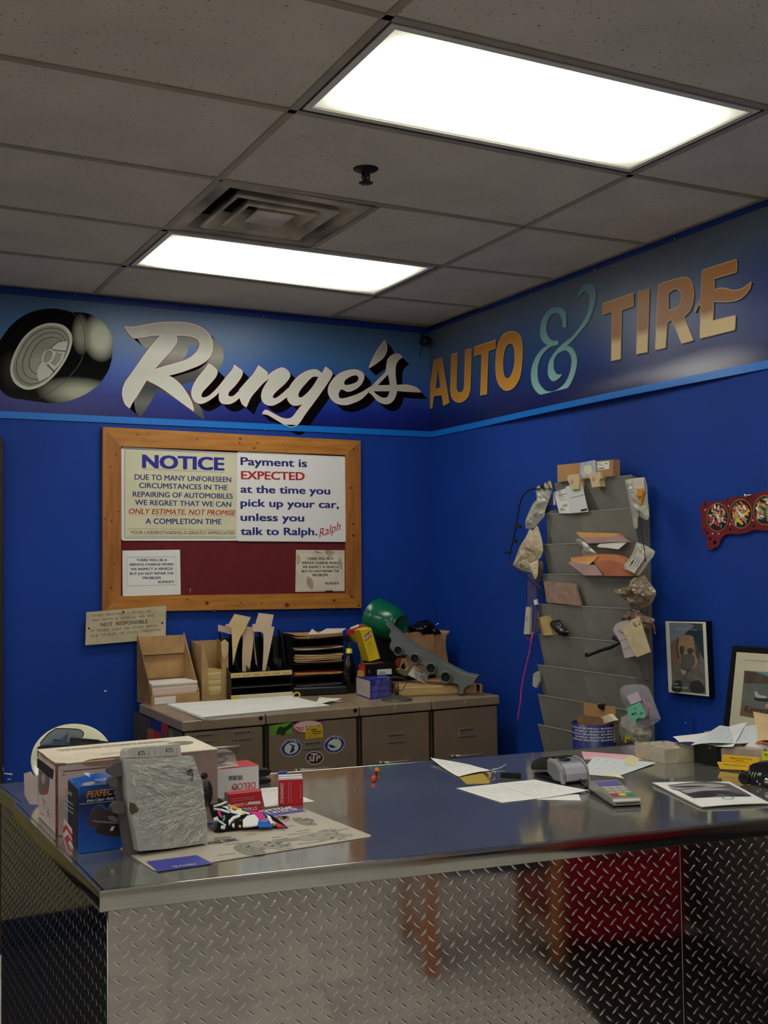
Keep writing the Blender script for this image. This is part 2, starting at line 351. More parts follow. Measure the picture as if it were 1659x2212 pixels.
labs = {(2, 8): 'large glowing fluorescent ceiling light nearest the camera', (2, 11): 'glowing fluorescent ceiling light near the back wall beside the air vent'}
for ci in range(4):
    for rj in range(len(rows)-1):
        q = (node(cols[ci], rows[rj]), node(cols[ci+1], rows[rj]), node(cols[ci+1], rows[rj+1]), node(cols[ci], rows[rj+1]))
        if (ci, rj) in LIGHTS: troffer(q, labs.get((ci, rj), 'fluorescent ceiling light out of frame, %s, %s' % ('far left' if ci == 0 else 'right side', {2: 'added at the front wall', 5: 'in the middle of the room', 8: 'level with large light', 11: 'near the back wall'}[rj]))); continue
        if (ci, rj) == (2, 10):
            m0, m1 = bp(813, 448, 2, HC), bp(674, 536, 2, HC); QV = (q[0], m0, m1, q[3]); q = (m0, q[1], q[2], m1)
        if (ci, rj) == (3, 12): ob('ceiling_tile', slab(MB(), q, 0, 0, 1, .93, .006, .02), TILE, ce); continue
        ob('ceiling_tile', slab(MB(), q, 0, 0, 1, 1, .001+random.uniform(0, .001), .02), TILE, ce)
def tee(a, b, w=.024):
    d = (b-a).normalized(); nrm = V((-d.y, d.x, 0))*w/2; mb = MB()
    vs = [p+nrm*s+V((0, 0, z)) for z in (-.003, .004) for p, s in ((a, 1), (a, -1), (b, -1), (b, 1))]
    mb.add(vs, [(0,1,2,3), (4,5,6,7), (0,1,5,4), (1,2,6,5), (2,3,7,6), (3,0,4,7)])
    fr2 = Fr(a, d, nrm.normalized()); L = (b-a).length; mb.box(fr2, 0, -.001, .003, L, .001, .05)
    ob('ceiling_tee', mb, TEE, ce)
for ci in range(4):
    for rj in range(len(rows)-1): tee(node(cols[ci], rows[rj]), node(cols[ci], rows[rj+1]))
for rj in range(len(rows)-1):
    for ci in range(4): tee(node(cols[ci], rows[rj]), node(cols[ci+1], rows[rj]))
tee(QV[1], QV[2])
wa = MB(); wa.box(W0, XL, YW-.022, HC-.002, XW, YW, HC+.02); ob('wall_angle', wa, TEE, ce)
wa = MB(); wa.box(W0, XW-.022, YS, HC-.002, XW, YW-.022, HC+.02); ob('wall_angle', wa, TEE, ce)
# ------------------------------------------------------------------ air diffuser
vt = thing('air_diffuser', 'square louvred ceiling air vent with black soot streaks', 'vent', lerp4(*QV, .5, .5))
VM = mat('vent_enamel', (200, 190, 168), .5, c2=(44, 40, 36), vs=2.6); VM2 = mat('vent_louvre_enamel', (226, 216, 196), .4, c2=(150, 140, 124), vs=4)
cv = lerp4(*QV, .5, .5)
def ringq(mb, r0, z0, r1, z1, m=0):
    A = [lerp4(*QV, .5+s*r0, .5+t*r0)+V((0, 0, z0)) for s, t in ((-1,-1), (1,-1), (1,1), (-1,1))]; B = [lerp4(*QV, .5+s*r1, .5+t*r1)+V((0, 0, z1)) for s, t in ((-1,-1), (1,-1), (1,1), (-1,1))]
    mb.add(A+B, [(i, (i+1) % 4, 4+(i+1) % 4, 4+i) for i in range(4)], m)
mb = MB(); ringq(mb, .48, .001, .40, .001); ringq(mb, .40, .001, .34, .05); ringq(mb, .48, .001, .48, .01); ob('vent_plate', mb, VM, vt)
for k, (r, z) in enumerate(((.33, -.006), (.225, -.008))):
    mb = MB(); ringq(mb, r, z, r-.012, z-.004); ringq(mb, r, z, r, z+.006); ringq(mb, r-.012, z-.004, r-.085, .05); ringq(mb, r, z+.006, r-.07, .055)
    ob('vent_louvre', mb, VM2, vt)
mb = MB(); slab(mb, QV, .38, .38, .62, .62, -.004, .0); ringq(mb, .12, .0, .07, .04); ob('vent_centre_plate', mb, VM2, vt)
mb = MB(); slab(mb, QV, .08, .08, .92, .92, .056, .06); ob('vent_throat', mb, DARK, vt)  # near-black sheet closing the throat
# ------------------------------------------------------------------ sprinkler
sp0 = bp(790, 366, 2, HC); D = Fr(sp0, (1, 0, 0), (0, -1, 0), (0, 0, -1))
sk = thing('sprinkler_head', 'small dark fire sprinkler head on the ceiling tile', 'sprinkler', sp0)
ob('escutcheon', MB().lathe(D, [(.001, -.006), (.043, -.006), (.044, -.003), (.036, .003), (.016, .004), (.013, .012)], 28), mat('bronze_black', (26, 24, 20), .45, .5), sk)
ob('frame_arm', MB().tube([D.at(-.012, 0, .01), D.at(-.012, 0, .03), D.at(0, 0, .043)], .003, 6).tube([D.at(.012, 0, .01), D.at(.012, 0, .03), D.at(0, 0, .043)], .003, 6).lathe(D, [(.011, .0), (.011, .02), (.006, .024), (.005, .04)], 12), BLKM, sk)
mb = MB(); mb.lathe(D, [(.001, .043), (.019, .043), (.019, .046), (.001, .047)], 16)
for k in range(8):
    a = k*math.pi/4; f2 = Fr(D.at(0, 0, .043), D.X*math.cos(a)+D.Y*math.sin(a), D.Y*math.cos(a)-D.X*math.sin(a), D.N); mb.box(f2, .015, -.004, 0, .024, .004, .002)
ob('deflector', mb, BLKM, sk)
# ------------------------------------------------------------------ corner camera
cc = bp(919, 736, 1, YW-.05); cm = thing('security_camera', 'small round black camera high in the room corner', 'camera', cc)
mb = MB(); F3 = Fr(cc, (1, 0, 0), (0, 0, 1), (0, -1, 0)); mb.lathe(F3, [(.001, -.03), (.02, -.028), (.027, -.01), (.027, .004), (.02, .018), (.009, .024), (.001, .024)], 20); ob('camera_body', mb, BLKM, cm)
ob('camera_lens', MB().lathe(F3, [(.001, .0245), (.009, .0245), (.009, .022)], 14), mat('lens_glass', (8, 8, 12), .05), cm)
ob('bracket', MB().tube([cc+V((0, .02, .01)), cc+V((.005, .04, .03)), cc+V((.006, .049, .045))], .006, 8), BLKM, cm)
ob('cable', MB().tube([V((XW-.009, YW-.009, HC-.006)), V((XW-.008, YW-.2, HC-.004)), V((XW-.008, YW-.5, HC-.005))], .006, 6).tube([cc+V((-.008, .02, -.02)), cc+V((-.01, .04, -.05)), cc+V((-.012, .048, -.09))], .0015, 6).tube([cc+V((.0, .045, .03)), cc+V((.012, .046, .06)), cc+V((.01, .046, .11))], .0018, 6), BLKM, cm)  # first tube is an added dark line along the dirty ceiling-corner gap
# ------------------------------------------------------------------ door at the left end of the back wall
dx = BACK.px(4, 1300)[0]; dz = BACK.px(3, 948)[1]
BRN = mat('dark_brown_trim', (44, 30, 22), .5, var=.08); KHK = mat('khaki_door', (142, 132, 88), .45, var=.05)
dr = struct('door_1', MB().box(BACK, dx-1.25, 0, 0, dx-.09, dz-.09, .02), KHK)
ob('door_casing', MB().box(BACK, dx-.09, 0, 0, dx, dz, .04, bev=.004).box(BACK, dx-1.34, dz-.09, 0, dx-.09, dz, .04, bev=.004).box(BACK, dx-1.34, 0, 0, dx-1.25, dz-.09, .04), BRN, dr)
ob('door_knob', MB().lathe(Fr((dx-.17, YW-.02, .95), (1, 0, 0), (0, 0, 1), (0, -1, 0)), [(.03, 0), (.03, .006), (.012, .01), (.012, .04), (.027, .05), (.03, .065), (.02, .08), (.001, .083)], 16), CHROME, dr)
# paint chips on the blue wall
mb = MB()
for s in ('0,1664 4,1662 6,1650 8,1664 6,1667 0,1667', '8,1669 27,1671 27,1674 9,1672', '16,1682 24,1682 24,1684 16,1684', '28,1700 33,1707 41,1710 40,1712 31,1709', '224,1492 230,1491 230,1494 225,1494', '1480,1560 1482,1560 1482,1562 1480,1562'):
    f = RIGHT if s.startswith('1480') else BACK; mb.flat(f, [pxs(f, crn(s))], .0006)
ob('paint_chips', mb, WHITE, wb)
# ------------------------------------------------------------------ painted sign boards (banners)
zb = BACK.px(0, 903)[1]; zs = BACK.px(0, 889)[1]; zt = BACK.px(0, 629)[1]
bt = thing('painted_sign_banner', 'blue painted wall sign with a tyre and white script Runge\'s', 'sign', (.4, YW, zb))
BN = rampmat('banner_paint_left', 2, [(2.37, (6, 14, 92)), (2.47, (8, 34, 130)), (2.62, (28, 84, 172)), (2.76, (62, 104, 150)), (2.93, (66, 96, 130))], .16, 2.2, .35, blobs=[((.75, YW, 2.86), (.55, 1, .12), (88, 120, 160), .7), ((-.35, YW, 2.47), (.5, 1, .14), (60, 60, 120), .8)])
STRIP = mat('bright_blue_border', (12, 112, 200), .35); STRIPD = mat('dark_blue_border', (8, 48, 130), .4)
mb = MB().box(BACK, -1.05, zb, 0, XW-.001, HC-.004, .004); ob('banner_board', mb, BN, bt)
q = lambda fr, s: pxs(fr, crn(s))
Bk = BACK.off(.004); Rk = RIGHT.off(.004)
xl = -1.05
ob('border_strip', MB().box(Bk, xl, zb, 0, XW-.006, zs+.002, .0015), STRIP, bt, label='bright blue lower border strip')
zt2 = (BACK.px(0, 629)[1]+BACK.px(925, 726)[1])/2
ob('border_strip', MB().box(Bk, xl, zt2, 0, XW-.006, HC-.004, .0015), STRIPD, bt, label='dark blue upper border strip')
def screws(fr, pts, par):
    for x, y in pts:
        u, v = fr.px(x, y); ob('screw', MB().lathe(Fr(fr.at(u, v, .0015), fr.X, fr.Y, fr.N), [(.004, 0), (.0035, .002), (.001, .003)], 8), STEEL, par)
screws(Bk, [(162, 638), (381, 662), (569, 684), (166, 906), (385, 918), (573, 929), (756, 940), (277, 886)], bt)
C1 = (250, 660, 5.352); C2 = (400, 730, 3.130)
R_o = '100,242c 180,250 300,232 450,205 600,192 740,192 860,207 960,240 1050,300 1100,370 1120,450 1112,540 1070,615 980,680 860,730 740,772 600,808c 680,855 760,930 830,1030 880,1130 902,1220c 830,1170 720,1090 620,1015 520,945 430,895 355,858c 300,950 240,1050 190,1120 158,1185c 110,1140 82,1060 80,980 110,890 180,790 270,660 360,530 450,420 525,342c 420,347 300,368 200,376c 150,320'
R_h = '690,342c 706,385 700,430 640,520 540,630 434,745c 560,705 700,665 830,620 920,550 965,480 962,410 900,365 800,345'
LET = [  # script letters: outline, holes
 ('160,172c 192,195 215,222 205,262 158,318 115,365 107,398 130,405 168,388 222,335 280,262 318,215 331,182c 362,205 385,225 378,262 338,318 296,362 288,385 300,398 330,392 372,352c 372,398c 330,432 290,446 248,440 230,412 232,362c 190,400 140,432 100,443 62,425 43,380 52,330 85,270 130,215', []),
 ('495,187c 522,207 556,236 548,258 530,285c 570,245 615,215 660,202 698,228 706,262 672,308 625,350 595,382 590,405 615,408 660,375 700,338c 692,392c 640,432 590,455 548,450 522,425 516,385 530,340 575,268c 530,300 475,360 440,405 412,467c 385,445 367,400c 366,352c 420,290 460,245', []),
 ('948,195c 970,212 992,235 985,265 940,335 880,420 820,500 765,580 720,602 680,590 620,555 560,520 520,512c 545,488 600,515 650,540 690,548 725,535 760,490 800,440c 760,455 720,450 692,415 690,370 720,310 770,255 830,222 885,215 925,240c', ['905,262c 860,262 810,310 770,360 763,395 785,405 830,370 870,320']),
 ('1255,330c 1250,352c 1190,412 1130,440 1080,452 1020,440 978,400 966,350 985,300 1030,250 1090,222 1150,215 1195,232 1208,265 1190,310 1150,345 1100,362 1058,345 1038,365 1036,400 1060,412 1120,398 1190,370', ['1078,320 1075,290 1110,262 1150,250 1172,265 1165,295 1125,315']),
 ('1240,350c 1300,285 1352,232 1362,180 1372,142 1402,116 1440,108 1468,130c 1440,150 1422,190 1420,250 1428,320c 1500,318 1560,335 1594,366c 1500,362 1430,356c 1418,400 1392,435 1350,446 1300,425 1265,385 1245,370c', ['1370,245c 1385,320c 1300,320c', '1265,358c 1385,358c 1370,398 1340,408 1300,390']),
 ('1347,15c 1362,50 1360,90 1340,130 1300,165 1240,205c 1262,150 1300,80', [])]
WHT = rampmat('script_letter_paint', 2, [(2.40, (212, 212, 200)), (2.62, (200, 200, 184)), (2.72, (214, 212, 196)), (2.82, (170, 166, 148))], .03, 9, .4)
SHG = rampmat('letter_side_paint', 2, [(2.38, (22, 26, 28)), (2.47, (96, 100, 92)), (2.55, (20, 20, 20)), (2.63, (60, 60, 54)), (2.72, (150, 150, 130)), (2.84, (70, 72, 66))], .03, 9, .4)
ROUT = mat('red_outline_paint', (140, 40, 52), .5); HIL = mat('white_edge_paint', (226, 218, 208), .5)
def letter(par, fr, crop, outer, holes, off, shm, fillm, outm, ow, hil=None, nm='painted_letter'):
    L = [pxs(fr, outer, crop)]+[pxs(fr, h, crop) for h in holes]
    if off:
        mb = MB()
        for l in L:
            l2 = [(p[0]+off[0], p[1]+off[1]) for p in l]; n = len(l)
            vs = [fr.at(p[0], p[1], .0004) for p in l+l2]; mb.add(vs, [(i, (i+1) % n, n+(i+1) % n, n+i) for i in range(n)])
        mb.flat(fr, [[(p[0]+off[0], p[1]+off[1]) for p in l] for l in L], .0006); ob('letter_shade', mb, shm, par)
    mb = MB()
    for l in L: mb.ribbon(fr, l, ow, .0011, 0)
    if ow: ob('letter_outline', mb, outm, par)
    mb = MB().flat(fr, L, .0015, 0)
    if hil:
        for l in L: mb.ribbon(fr, l, hil, .0018, 1)
    ob(nm, mb, [fillm, HIL], par)
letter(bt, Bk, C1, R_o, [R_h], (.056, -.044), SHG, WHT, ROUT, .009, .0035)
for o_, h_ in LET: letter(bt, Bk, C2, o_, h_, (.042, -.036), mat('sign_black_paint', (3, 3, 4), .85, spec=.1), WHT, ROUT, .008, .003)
# the tyre painted on the banner
C3 = (0, 650, 6.381)
mb = MB()
tyre = '0,545 150,340 350,190 560,120 750,105 900,130 990,152 1200,170 1380,260 1480,360 1540,480 1555,640 1530,850 1460,1020 1330,1180 1130,1310 900,1390 700,1410 530,1392 350,1365 180,1340 60,1280 -20,1180 -80,1000 -90,800 -60,640'
TB = rampmat('tyre_paint', 2, [(2.40, (34, 36, 32)), (2.50, (20, 20, 18)), (2.66, (5, 5, 5)), (2.88, (4, 4, 4))], .05, 4, .8, spec=.1, blobs=[(tuple(Bk.at(*Bk.px(217, 728))), (.085, 1, .12), (200, 204, 180), 1.7), (tuple(Bk.at(*Bk.px(175, 722))), (.045, 1, .10), (150, 152, 132), 1.5), (tuple(Bk.at(*Bk.px(172, 848))), (.20, 1, .075), (176, 178, 154), 1.3), (tuple(Bk.at(*Bk.px(30, 800))), (.07, 1, .10), (64, 60, 58), 1.0)])
mb.flat(Bk, [pxs(Bk, tyre, C3)], .0005); ob('tyre_painting', mb, TB, bt)
rim = '740,305 880,340 970,430 997,540 960,700 880,860 760,1020 610,1150 450,1218 320,1212 200,1130 145,1000 150,860 210,690 320,510 450,390 600,320'
rl = pxs(Bk, rim, C3); cx = sum(p[0] for p in rl)/len(rl); cy = sum(p[1] for p in rl)/len(rl)
SC = lambda k, dx=0, dy=0: [(cx+(p[0]-cx)*k+dx, cy+(p[1]-cy)*k+dy) for p in rl]
g1 = mat('rim_paint_light', (196, 196, 178), .4); g2 = mat('rim_paint_mid', (146, 144, 126), .4, var=.1, vs=6); g3 = mat('rim_paint_dark', (60, 60, 50), .4)
mb = MB().flat(Bk, [rl], .0009, 0).flat(Bk, [SC(.93)], .0012, 1).ribbon(Bk, SC(.93), .004, .0014, 0)
for k, d in ((.84, .004), (.70, .012), (.56, .022)): mb.ribbon(Bk, SC(k, d, 0), .0035, .0015, 2)
for s in ('728,668 740,680 905,690 900,700 730,690', '575,800 585,790 745,965 735,980', '640,660 700,640 790,560 930,545 930,550 800,570 720,640 650,672'): mb.flat(Bk, [pxs(Bk, crn(s), C3)], .0017, 2)
mb.flat(Bk, [pxs(Bk, '660,665 740,690 740,760 700,840 620,880 575,830 590,740', C3)], .0019, 0).flat(Bk, [pxs(Bk, '655,680 715,700 720,760 690,820 625,855 595,820 610,745', C3)], .0021, 1)
mb.flat(Bk, [pxs(Bk, crn('575,850 735,975 680,1040 600,1085 545,1110 515,1060 510,980 535,900'), C3)], .0016, 0).flat(Bk, [pxs(Bk, crn('745,690 900,705 870,800 820,880 750,955 625,875 700,840 740,770'), C3)], .0016, 0).flat(Bk, [pxs(Bk, crn('700,640 780,580 860,550 930,548 925,620 905,688 740,668'), C3)], .0016, 0)
mb.flat(Bk, [pxs(Bk, crn('770,710 860,725 830,820 760,900 690,860 740,800'), C3)], .0018, 1)
mb.ribbon(Bk, pxs(Bk, crn('985,155 1040,195 1100,260 1145,340 1165,440 1168,560 1160,660 1130,790 1090,880 1030,960 950,1050 850,1140 740,1225 640,1290 530,1340'), C3), .003, .0012, 2, closed=False)
ob('rim_painting', mb, [g1, g2, g3], bt)
# right wall banner, its lower edge curls off the wall
zb2 = RIGHT.px(925, 953)[1]; zb3 = RIGHT.px(1659, 806)[1]
br = thing('painted_sign_banner', 'blue painted wall sign reading AUTO & TIRE in gold', 'sign', (XW, .9, zb))
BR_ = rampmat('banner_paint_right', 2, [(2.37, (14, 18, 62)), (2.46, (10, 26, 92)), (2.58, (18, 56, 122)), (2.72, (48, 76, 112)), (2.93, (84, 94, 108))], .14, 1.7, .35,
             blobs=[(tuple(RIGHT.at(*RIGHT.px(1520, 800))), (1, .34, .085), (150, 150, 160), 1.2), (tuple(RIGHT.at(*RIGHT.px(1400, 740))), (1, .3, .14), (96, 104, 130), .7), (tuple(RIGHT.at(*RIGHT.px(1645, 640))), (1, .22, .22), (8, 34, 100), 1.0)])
u0 = -YW+.006; u1 = -YS
def bfn(s, t, w=.004, a=zb, b=HC-.004, ua=u0, ub=1.2):
    u = ua+(ub-ua)*s; v = a+(b-a)*t; k = max(0, math.sin(math.pi*min(1, max(0, (u+1.9)/1.9)))); h = (v-zb)/.6
    return RIGHT.at(u, v, w+.032*k*max(0, 1-h*5)**2)
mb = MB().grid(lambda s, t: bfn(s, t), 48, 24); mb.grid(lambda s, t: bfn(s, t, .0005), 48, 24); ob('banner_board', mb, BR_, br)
mb = MB().grid(lambda s, t: bfn(s, t, .0055, zb, zs+.001), 48, 4).grid(lambda s, t: bfn(s, t, .0052, zb-.0005, zb+.0003), 48, 1); ob('border_strip', mb, STRIP, br, label='bright blue lower border strip')
ob('border_strip', MB().box(Rk, u0, (RIGHT.px(932, 713)[1]+RIGHT.px(1659, 450)[1])/2, 0, 1.2, HC-.004, .0015), STRIPD, br, label='dark blue upper border strip')
screws(Rk, [(1029, 681), (1285, 583), (1458, 516), (1147, 636)], br)
C4, C5, C6 = (900, 680, 6.381), (1120, 580, 7.375), (1280, 540, 4.377)
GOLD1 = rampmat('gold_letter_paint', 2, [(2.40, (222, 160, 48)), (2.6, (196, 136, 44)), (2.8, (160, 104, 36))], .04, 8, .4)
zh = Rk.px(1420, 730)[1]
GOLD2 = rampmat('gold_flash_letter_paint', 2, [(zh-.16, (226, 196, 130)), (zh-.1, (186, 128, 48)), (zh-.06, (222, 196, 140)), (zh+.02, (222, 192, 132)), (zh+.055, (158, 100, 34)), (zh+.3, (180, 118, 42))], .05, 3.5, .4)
GEDGE = mat('gold_edge_paint', (206, 176, 116), .4); SHB = mat('letter_shadow_paint', (8, 16, 38), .5)
AU = [('240,625 350,595 450,1215 372,1250 350,1100 240,1115 215,1285 143,1305', ['295,735 335,995 262,1025']), ('800,450 1095,350 1088,460 988,500 968,1095 880,1112 905,540 795,565', [])]
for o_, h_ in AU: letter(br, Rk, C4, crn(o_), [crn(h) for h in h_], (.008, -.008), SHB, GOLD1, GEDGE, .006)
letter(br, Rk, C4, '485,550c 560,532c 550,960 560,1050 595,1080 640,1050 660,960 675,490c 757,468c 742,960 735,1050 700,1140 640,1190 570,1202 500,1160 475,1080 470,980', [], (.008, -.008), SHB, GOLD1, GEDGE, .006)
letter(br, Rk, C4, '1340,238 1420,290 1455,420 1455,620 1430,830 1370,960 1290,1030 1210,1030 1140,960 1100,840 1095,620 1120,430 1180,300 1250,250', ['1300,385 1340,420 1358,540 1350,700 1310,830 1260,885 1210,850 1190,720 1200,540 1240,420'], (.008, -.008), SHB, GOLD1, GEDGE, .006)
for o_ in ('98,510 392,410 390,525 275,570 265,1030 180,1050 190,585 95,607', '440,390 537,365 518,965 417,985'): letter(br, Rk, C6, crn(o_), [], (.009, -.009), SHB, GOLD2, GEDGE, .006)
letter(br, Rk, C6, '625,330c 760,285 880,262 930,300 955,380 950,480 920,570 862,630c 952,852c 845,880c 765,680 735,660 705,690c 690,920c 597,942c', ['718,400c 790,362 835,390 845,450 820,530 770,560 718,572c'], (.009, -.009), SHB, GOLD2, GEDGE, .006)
letter(br, Rk, C6, '1040,195c 1365,90c 1362,205c 1150,268c 1150,385c 1200,365 1260,368 1330,385 1400,375 1450,345 1503,306c 1480,370 1420,440 1350,475 1270,485 1145,485c 1138,672c 1352,622c 1345,750c 1018,832c 1028,510c 1000,530 975,585c 985,530 1030,470c', [], (.009, -.009), SHB, GOLD2, GEDGE, .006)
AMP = '715,930c 760,930c 758,715c 700,650 610,630 520,650 420,750 365,890 355,1050 385,1150 475,1222c 380,1290 290,1400 225,1550 205,1700 225,1850 300,1970 420,2040 540,2045 680,1990 800,1880 890,1700 930,1520 925,1400 880,1300 820,1250 765,1240c 890,1110 1010,970 1110,840 1190,640 1228,480 1225,350 1180,270 1110,250 1030,290 975,380 960,470c 1000,400 1060,350 1110,370 1145,440 1140,560 1110,700 1050,830 950,980 850,1100 700,1215 590,1330 500,1470 475,1600 480,1700 520,1770 570,1790 640,1750 695,1690c 620,1690 580,1640 560,1570 570,1450 620,1360 700,1310 760,1300 820,1350 850,1440 845,1560 810,1700 750,1820 660,1910 560,1955 460,1960 380,1900 320,1800 305,1680 310,1560 350,1430 420,1320 520,1240 638,1207c 625,1155c 550,1155 490,1110 450,1030 445,930 470,820 530,730 610,695 670,730 700,810'
AMPM = rampmat('ampersand_paint', 2, [(2.42, (150, 200, 190)), (2.6, (120, 168, 160)), (2.85, (88, 124, 134))], .05, 6, .4)
letter(br, Rk, C5, AMP, [], (.008, -.006), SHB, AMPM, mat('ampersand_edge_paint', (84, 150, 160), .4), .005)
# ------------------------------------------------------------------ notice board
nb = thing('notice_board', 'pine framed notice board with dark red felt panel', 'notice board', (.7, YW, 1.45))
Bn = BACK.off(.024)
OU = [Bn.px(*p) for p in ((222, 922), (779, 952), (781, 1313), (222, 1322))]; IN = [Bn.px(*p) for p in ((262, 964), (746.5, 983), (749, 1281), (261, 1288))]
PINE = mat('pine_wood', (186, 126, 50), .45, c2=(160, 100, 34), vs=5, stretch=(1, 1, 9), bump=.1); PINEV = mat('pine_wood_upright', (170, 108, 44), .45, c2=(142, 84, 30), vs=5, stretch=(9, 9, 1), bump=.1)
KNOT = mat('wood_knot', (92, 46, 18), .5)
kn = {0: [(297, 939, 3), (320, 938, 2), (426, 948, 3), (519, 948, 4), (518, 957, 3), (556, 957, 3), (549, 968, 4), (612, 958, 2), (764, 970, 4), (700, 950, 2)], 2: [(447, 1303, 6), (520, 1302, 3), (620, 1307, 8), (722, 1297, 5), (404, 1295, 3), (462, 1319, 5), (565, 1303, 3)], 3: [(241, 1126, 3), (226, 1121, 3), (247, 1219, 3), (239, 1008, 3), (251, 982, 3), (256, 1105, 3), (240, 1270, 3)], 1: [(758, 1054, 4), (763, 1132, 4), (763, 1157, 5), (756, 1228, 3), (775, 1308, 4), (760, 1289, 4)]}
for k in range(4):
    a, b = k, (k+1) % 4; mb = MB().prism(Bn, [OU[a], OU[b], IN[b], IN[a]], -.023, 0, 0)
    for x, y, r in kn[k]:
        u, v = Bn.px(x, y); rr_ = r/600; mb.flat(Bn, [[(u+rr_*math.cos(t*.7854), v+rr_*.85*math.sin(t*.7854)) for t in range(8)]], .0004, 1)
    ob('frame_rail', mb, [PINE if k in (0, 2) else PINEV, KNOT], nb)
ob('felt_panel', MB().prism(BACK, [tuple(p) for p in IN], .002, .008), mat('maroon_felt', (98, 24, 28), .95, var=.06, vs=30, bump=.2, bs=400), nb)
ob('pin', MB().tube([BACK.at(*BACK.px(410, 1271), .012), BACK.at(*BACK.px(408, 1285), .012)], .0018, 6), STEEL, nb)
C7 = (170, 900, 2.633)
def rrect(P, r, n=4):
    out = []
    for i in range(4):
        p = V((*P[i], 0)); a = (V((*P[i-1], 0))-p).normalized(); b = (V((*P[(i+1) % 4], 0))-p).normalized()
        for k in range(n+1):
            t = k/n*math.pi/2; o = p+a*r*(1-math.sin(t))+b*r*(1-math.cos(t)); out.append((o.x, o.y))
    return out
Bs = BACK.off(.011)
ns = thing('notice_sign', 'cream NOTICE sign in blue and red capitals on the notice board', 'sign', Bs.at(*Bs.px(400, 1168)))
P = [Bs.px(*p) for p in ((262, 965), (560, 980), (560, 1168), (262, 1168))]; CRM = mat('sign_cream', (208, 204, 170), .45, var=.02)
ob('sign_plate', MB().prism(Bs, rrect(P, .012), -.0005, .0014), WHITE, ns)
P = [Bs.px(*p) for p in ((268, 972), (556, 985), (556, 1163), (268, 1162))]
ob('sign_field', MB().prism(Bs, rrect(P, .006), .0014, .0016), CRM, ns)
P = [Bs.px(*p) for p in ((269, 970), (560, 984), (560, 1162.5), (269, 1162.5))]
mb = MB().ribbon(Bs, rrect(P, .006), .0016, .0019).ribbon(Bs, [Bs.px(275.5, 1142), Bs.px(275.5, 1158), Bs.px(511, 1160), Bs.px(511, 1145)], .001, .0019).ribbon(Bs, [Bs.px(307, 1013.5), Bs.px(484, 1020.5)], .0012, .0019, closed=False)
ob('border_lines', mb, INK, ns)
BLUEI = mat('blue_lettering', (36, 36, 138), .5)
mb = MB().tpx(Bs, 'NOTICE', (365, 290), (823, 305), 72, .002, 0, .07, crop=C7); ob('lettering', mb, BLUEI, ns, label='large blue word NOTICE')
mb = MB()
for t, a, b, h in (('DUE TO MANY UNFORESEEN', (318, 358), (866, 373), 30), ('CIRCUMSTANCES IN THE', (343, 405), (845, 418), 29), ('REPAIRING OF AUTOMOBILES', (308, 455), (875, 467), 29), ('WE REGRET THAT WE CAN', (320, 502), (866, 513), 29), ('A COMPLETION TIME', (380, 609), (810, 612), 30)): mb.tpx(Bs, t, a, b, h, .002, 0, .03, crop=C7)
ob('lettering', mb, NAVY, ns)
mb = MB().tpx(Bs, 'ONLY ESTIMATE, NOT PROMISE', (285, 552), (893, 561), 29, .002, 0, .025, .2, crop=C7)
for a, b in (((285, 558), (387, 560)), ((411, 561), (595, 563)), ((622, 562), (705, 564)), ((732, 566), (895, 569))): mb.ribbon(Bs, [Bs.px(170+p[0]/2.633, 900+p[1]/2.633) for p in (a, b)], .001, .002, closed=False)
ob('lettering', mb, REDI, ns, label='red italic line'); ob('lettering', MB().tpx(Bs, 'YOUR UNDERSTANDING IS GREATLY APPRECIATED', (292, 668), (888, 671), 19, .002, 0, .006, crop=C7), INK, ns)
Bp = BACK.off(.0145)
ps = thing('payment_sign', 'white sign saying Payment is EXPECTED beside the cream NOTICE sign', 'sign', Bp.at(*Bp.px(630, 1170)))
P = [Bp.px(*p) for p in ((512, 974.5), (746, 986), (748, 1170.5), (511, 1169))]
ob('sign_plate', MB().prism(Bp, rrect(P, .012), -.001, .001), WHITE, ps)
mb = MB()
for t, a, b, h in (('Payment is', (922, 275), (1296, 287), 44), ('at the time you', (922, 432), (1428, 442), 42), ('pick up your car,', (922, 510), (1478, 520), 42), ('unless you', (922, 592), (1280, 596), 42), ('talk to Ralph.', (922, 672), (1355, 674), 42)): mb.tpx(Bp, t, a, b, h, .0014, 0, .045, crop=C7)
ob('lettering', mb, NAVY, ps); ob('lettering', MB().tpx(Bp, 'EXPECTED', (925, 355), (1283, 361), 45, .0014, 0, .05, crop=C7), REDI, ps, label='red word EXPECTED')
ob('lettering', MB().tpx(Bp, 'Ralph', (1368, 688), (1496, 640), 46, .0014, 0, .0, .5, crop=C7), REDI, ps, label='red slanted signature')
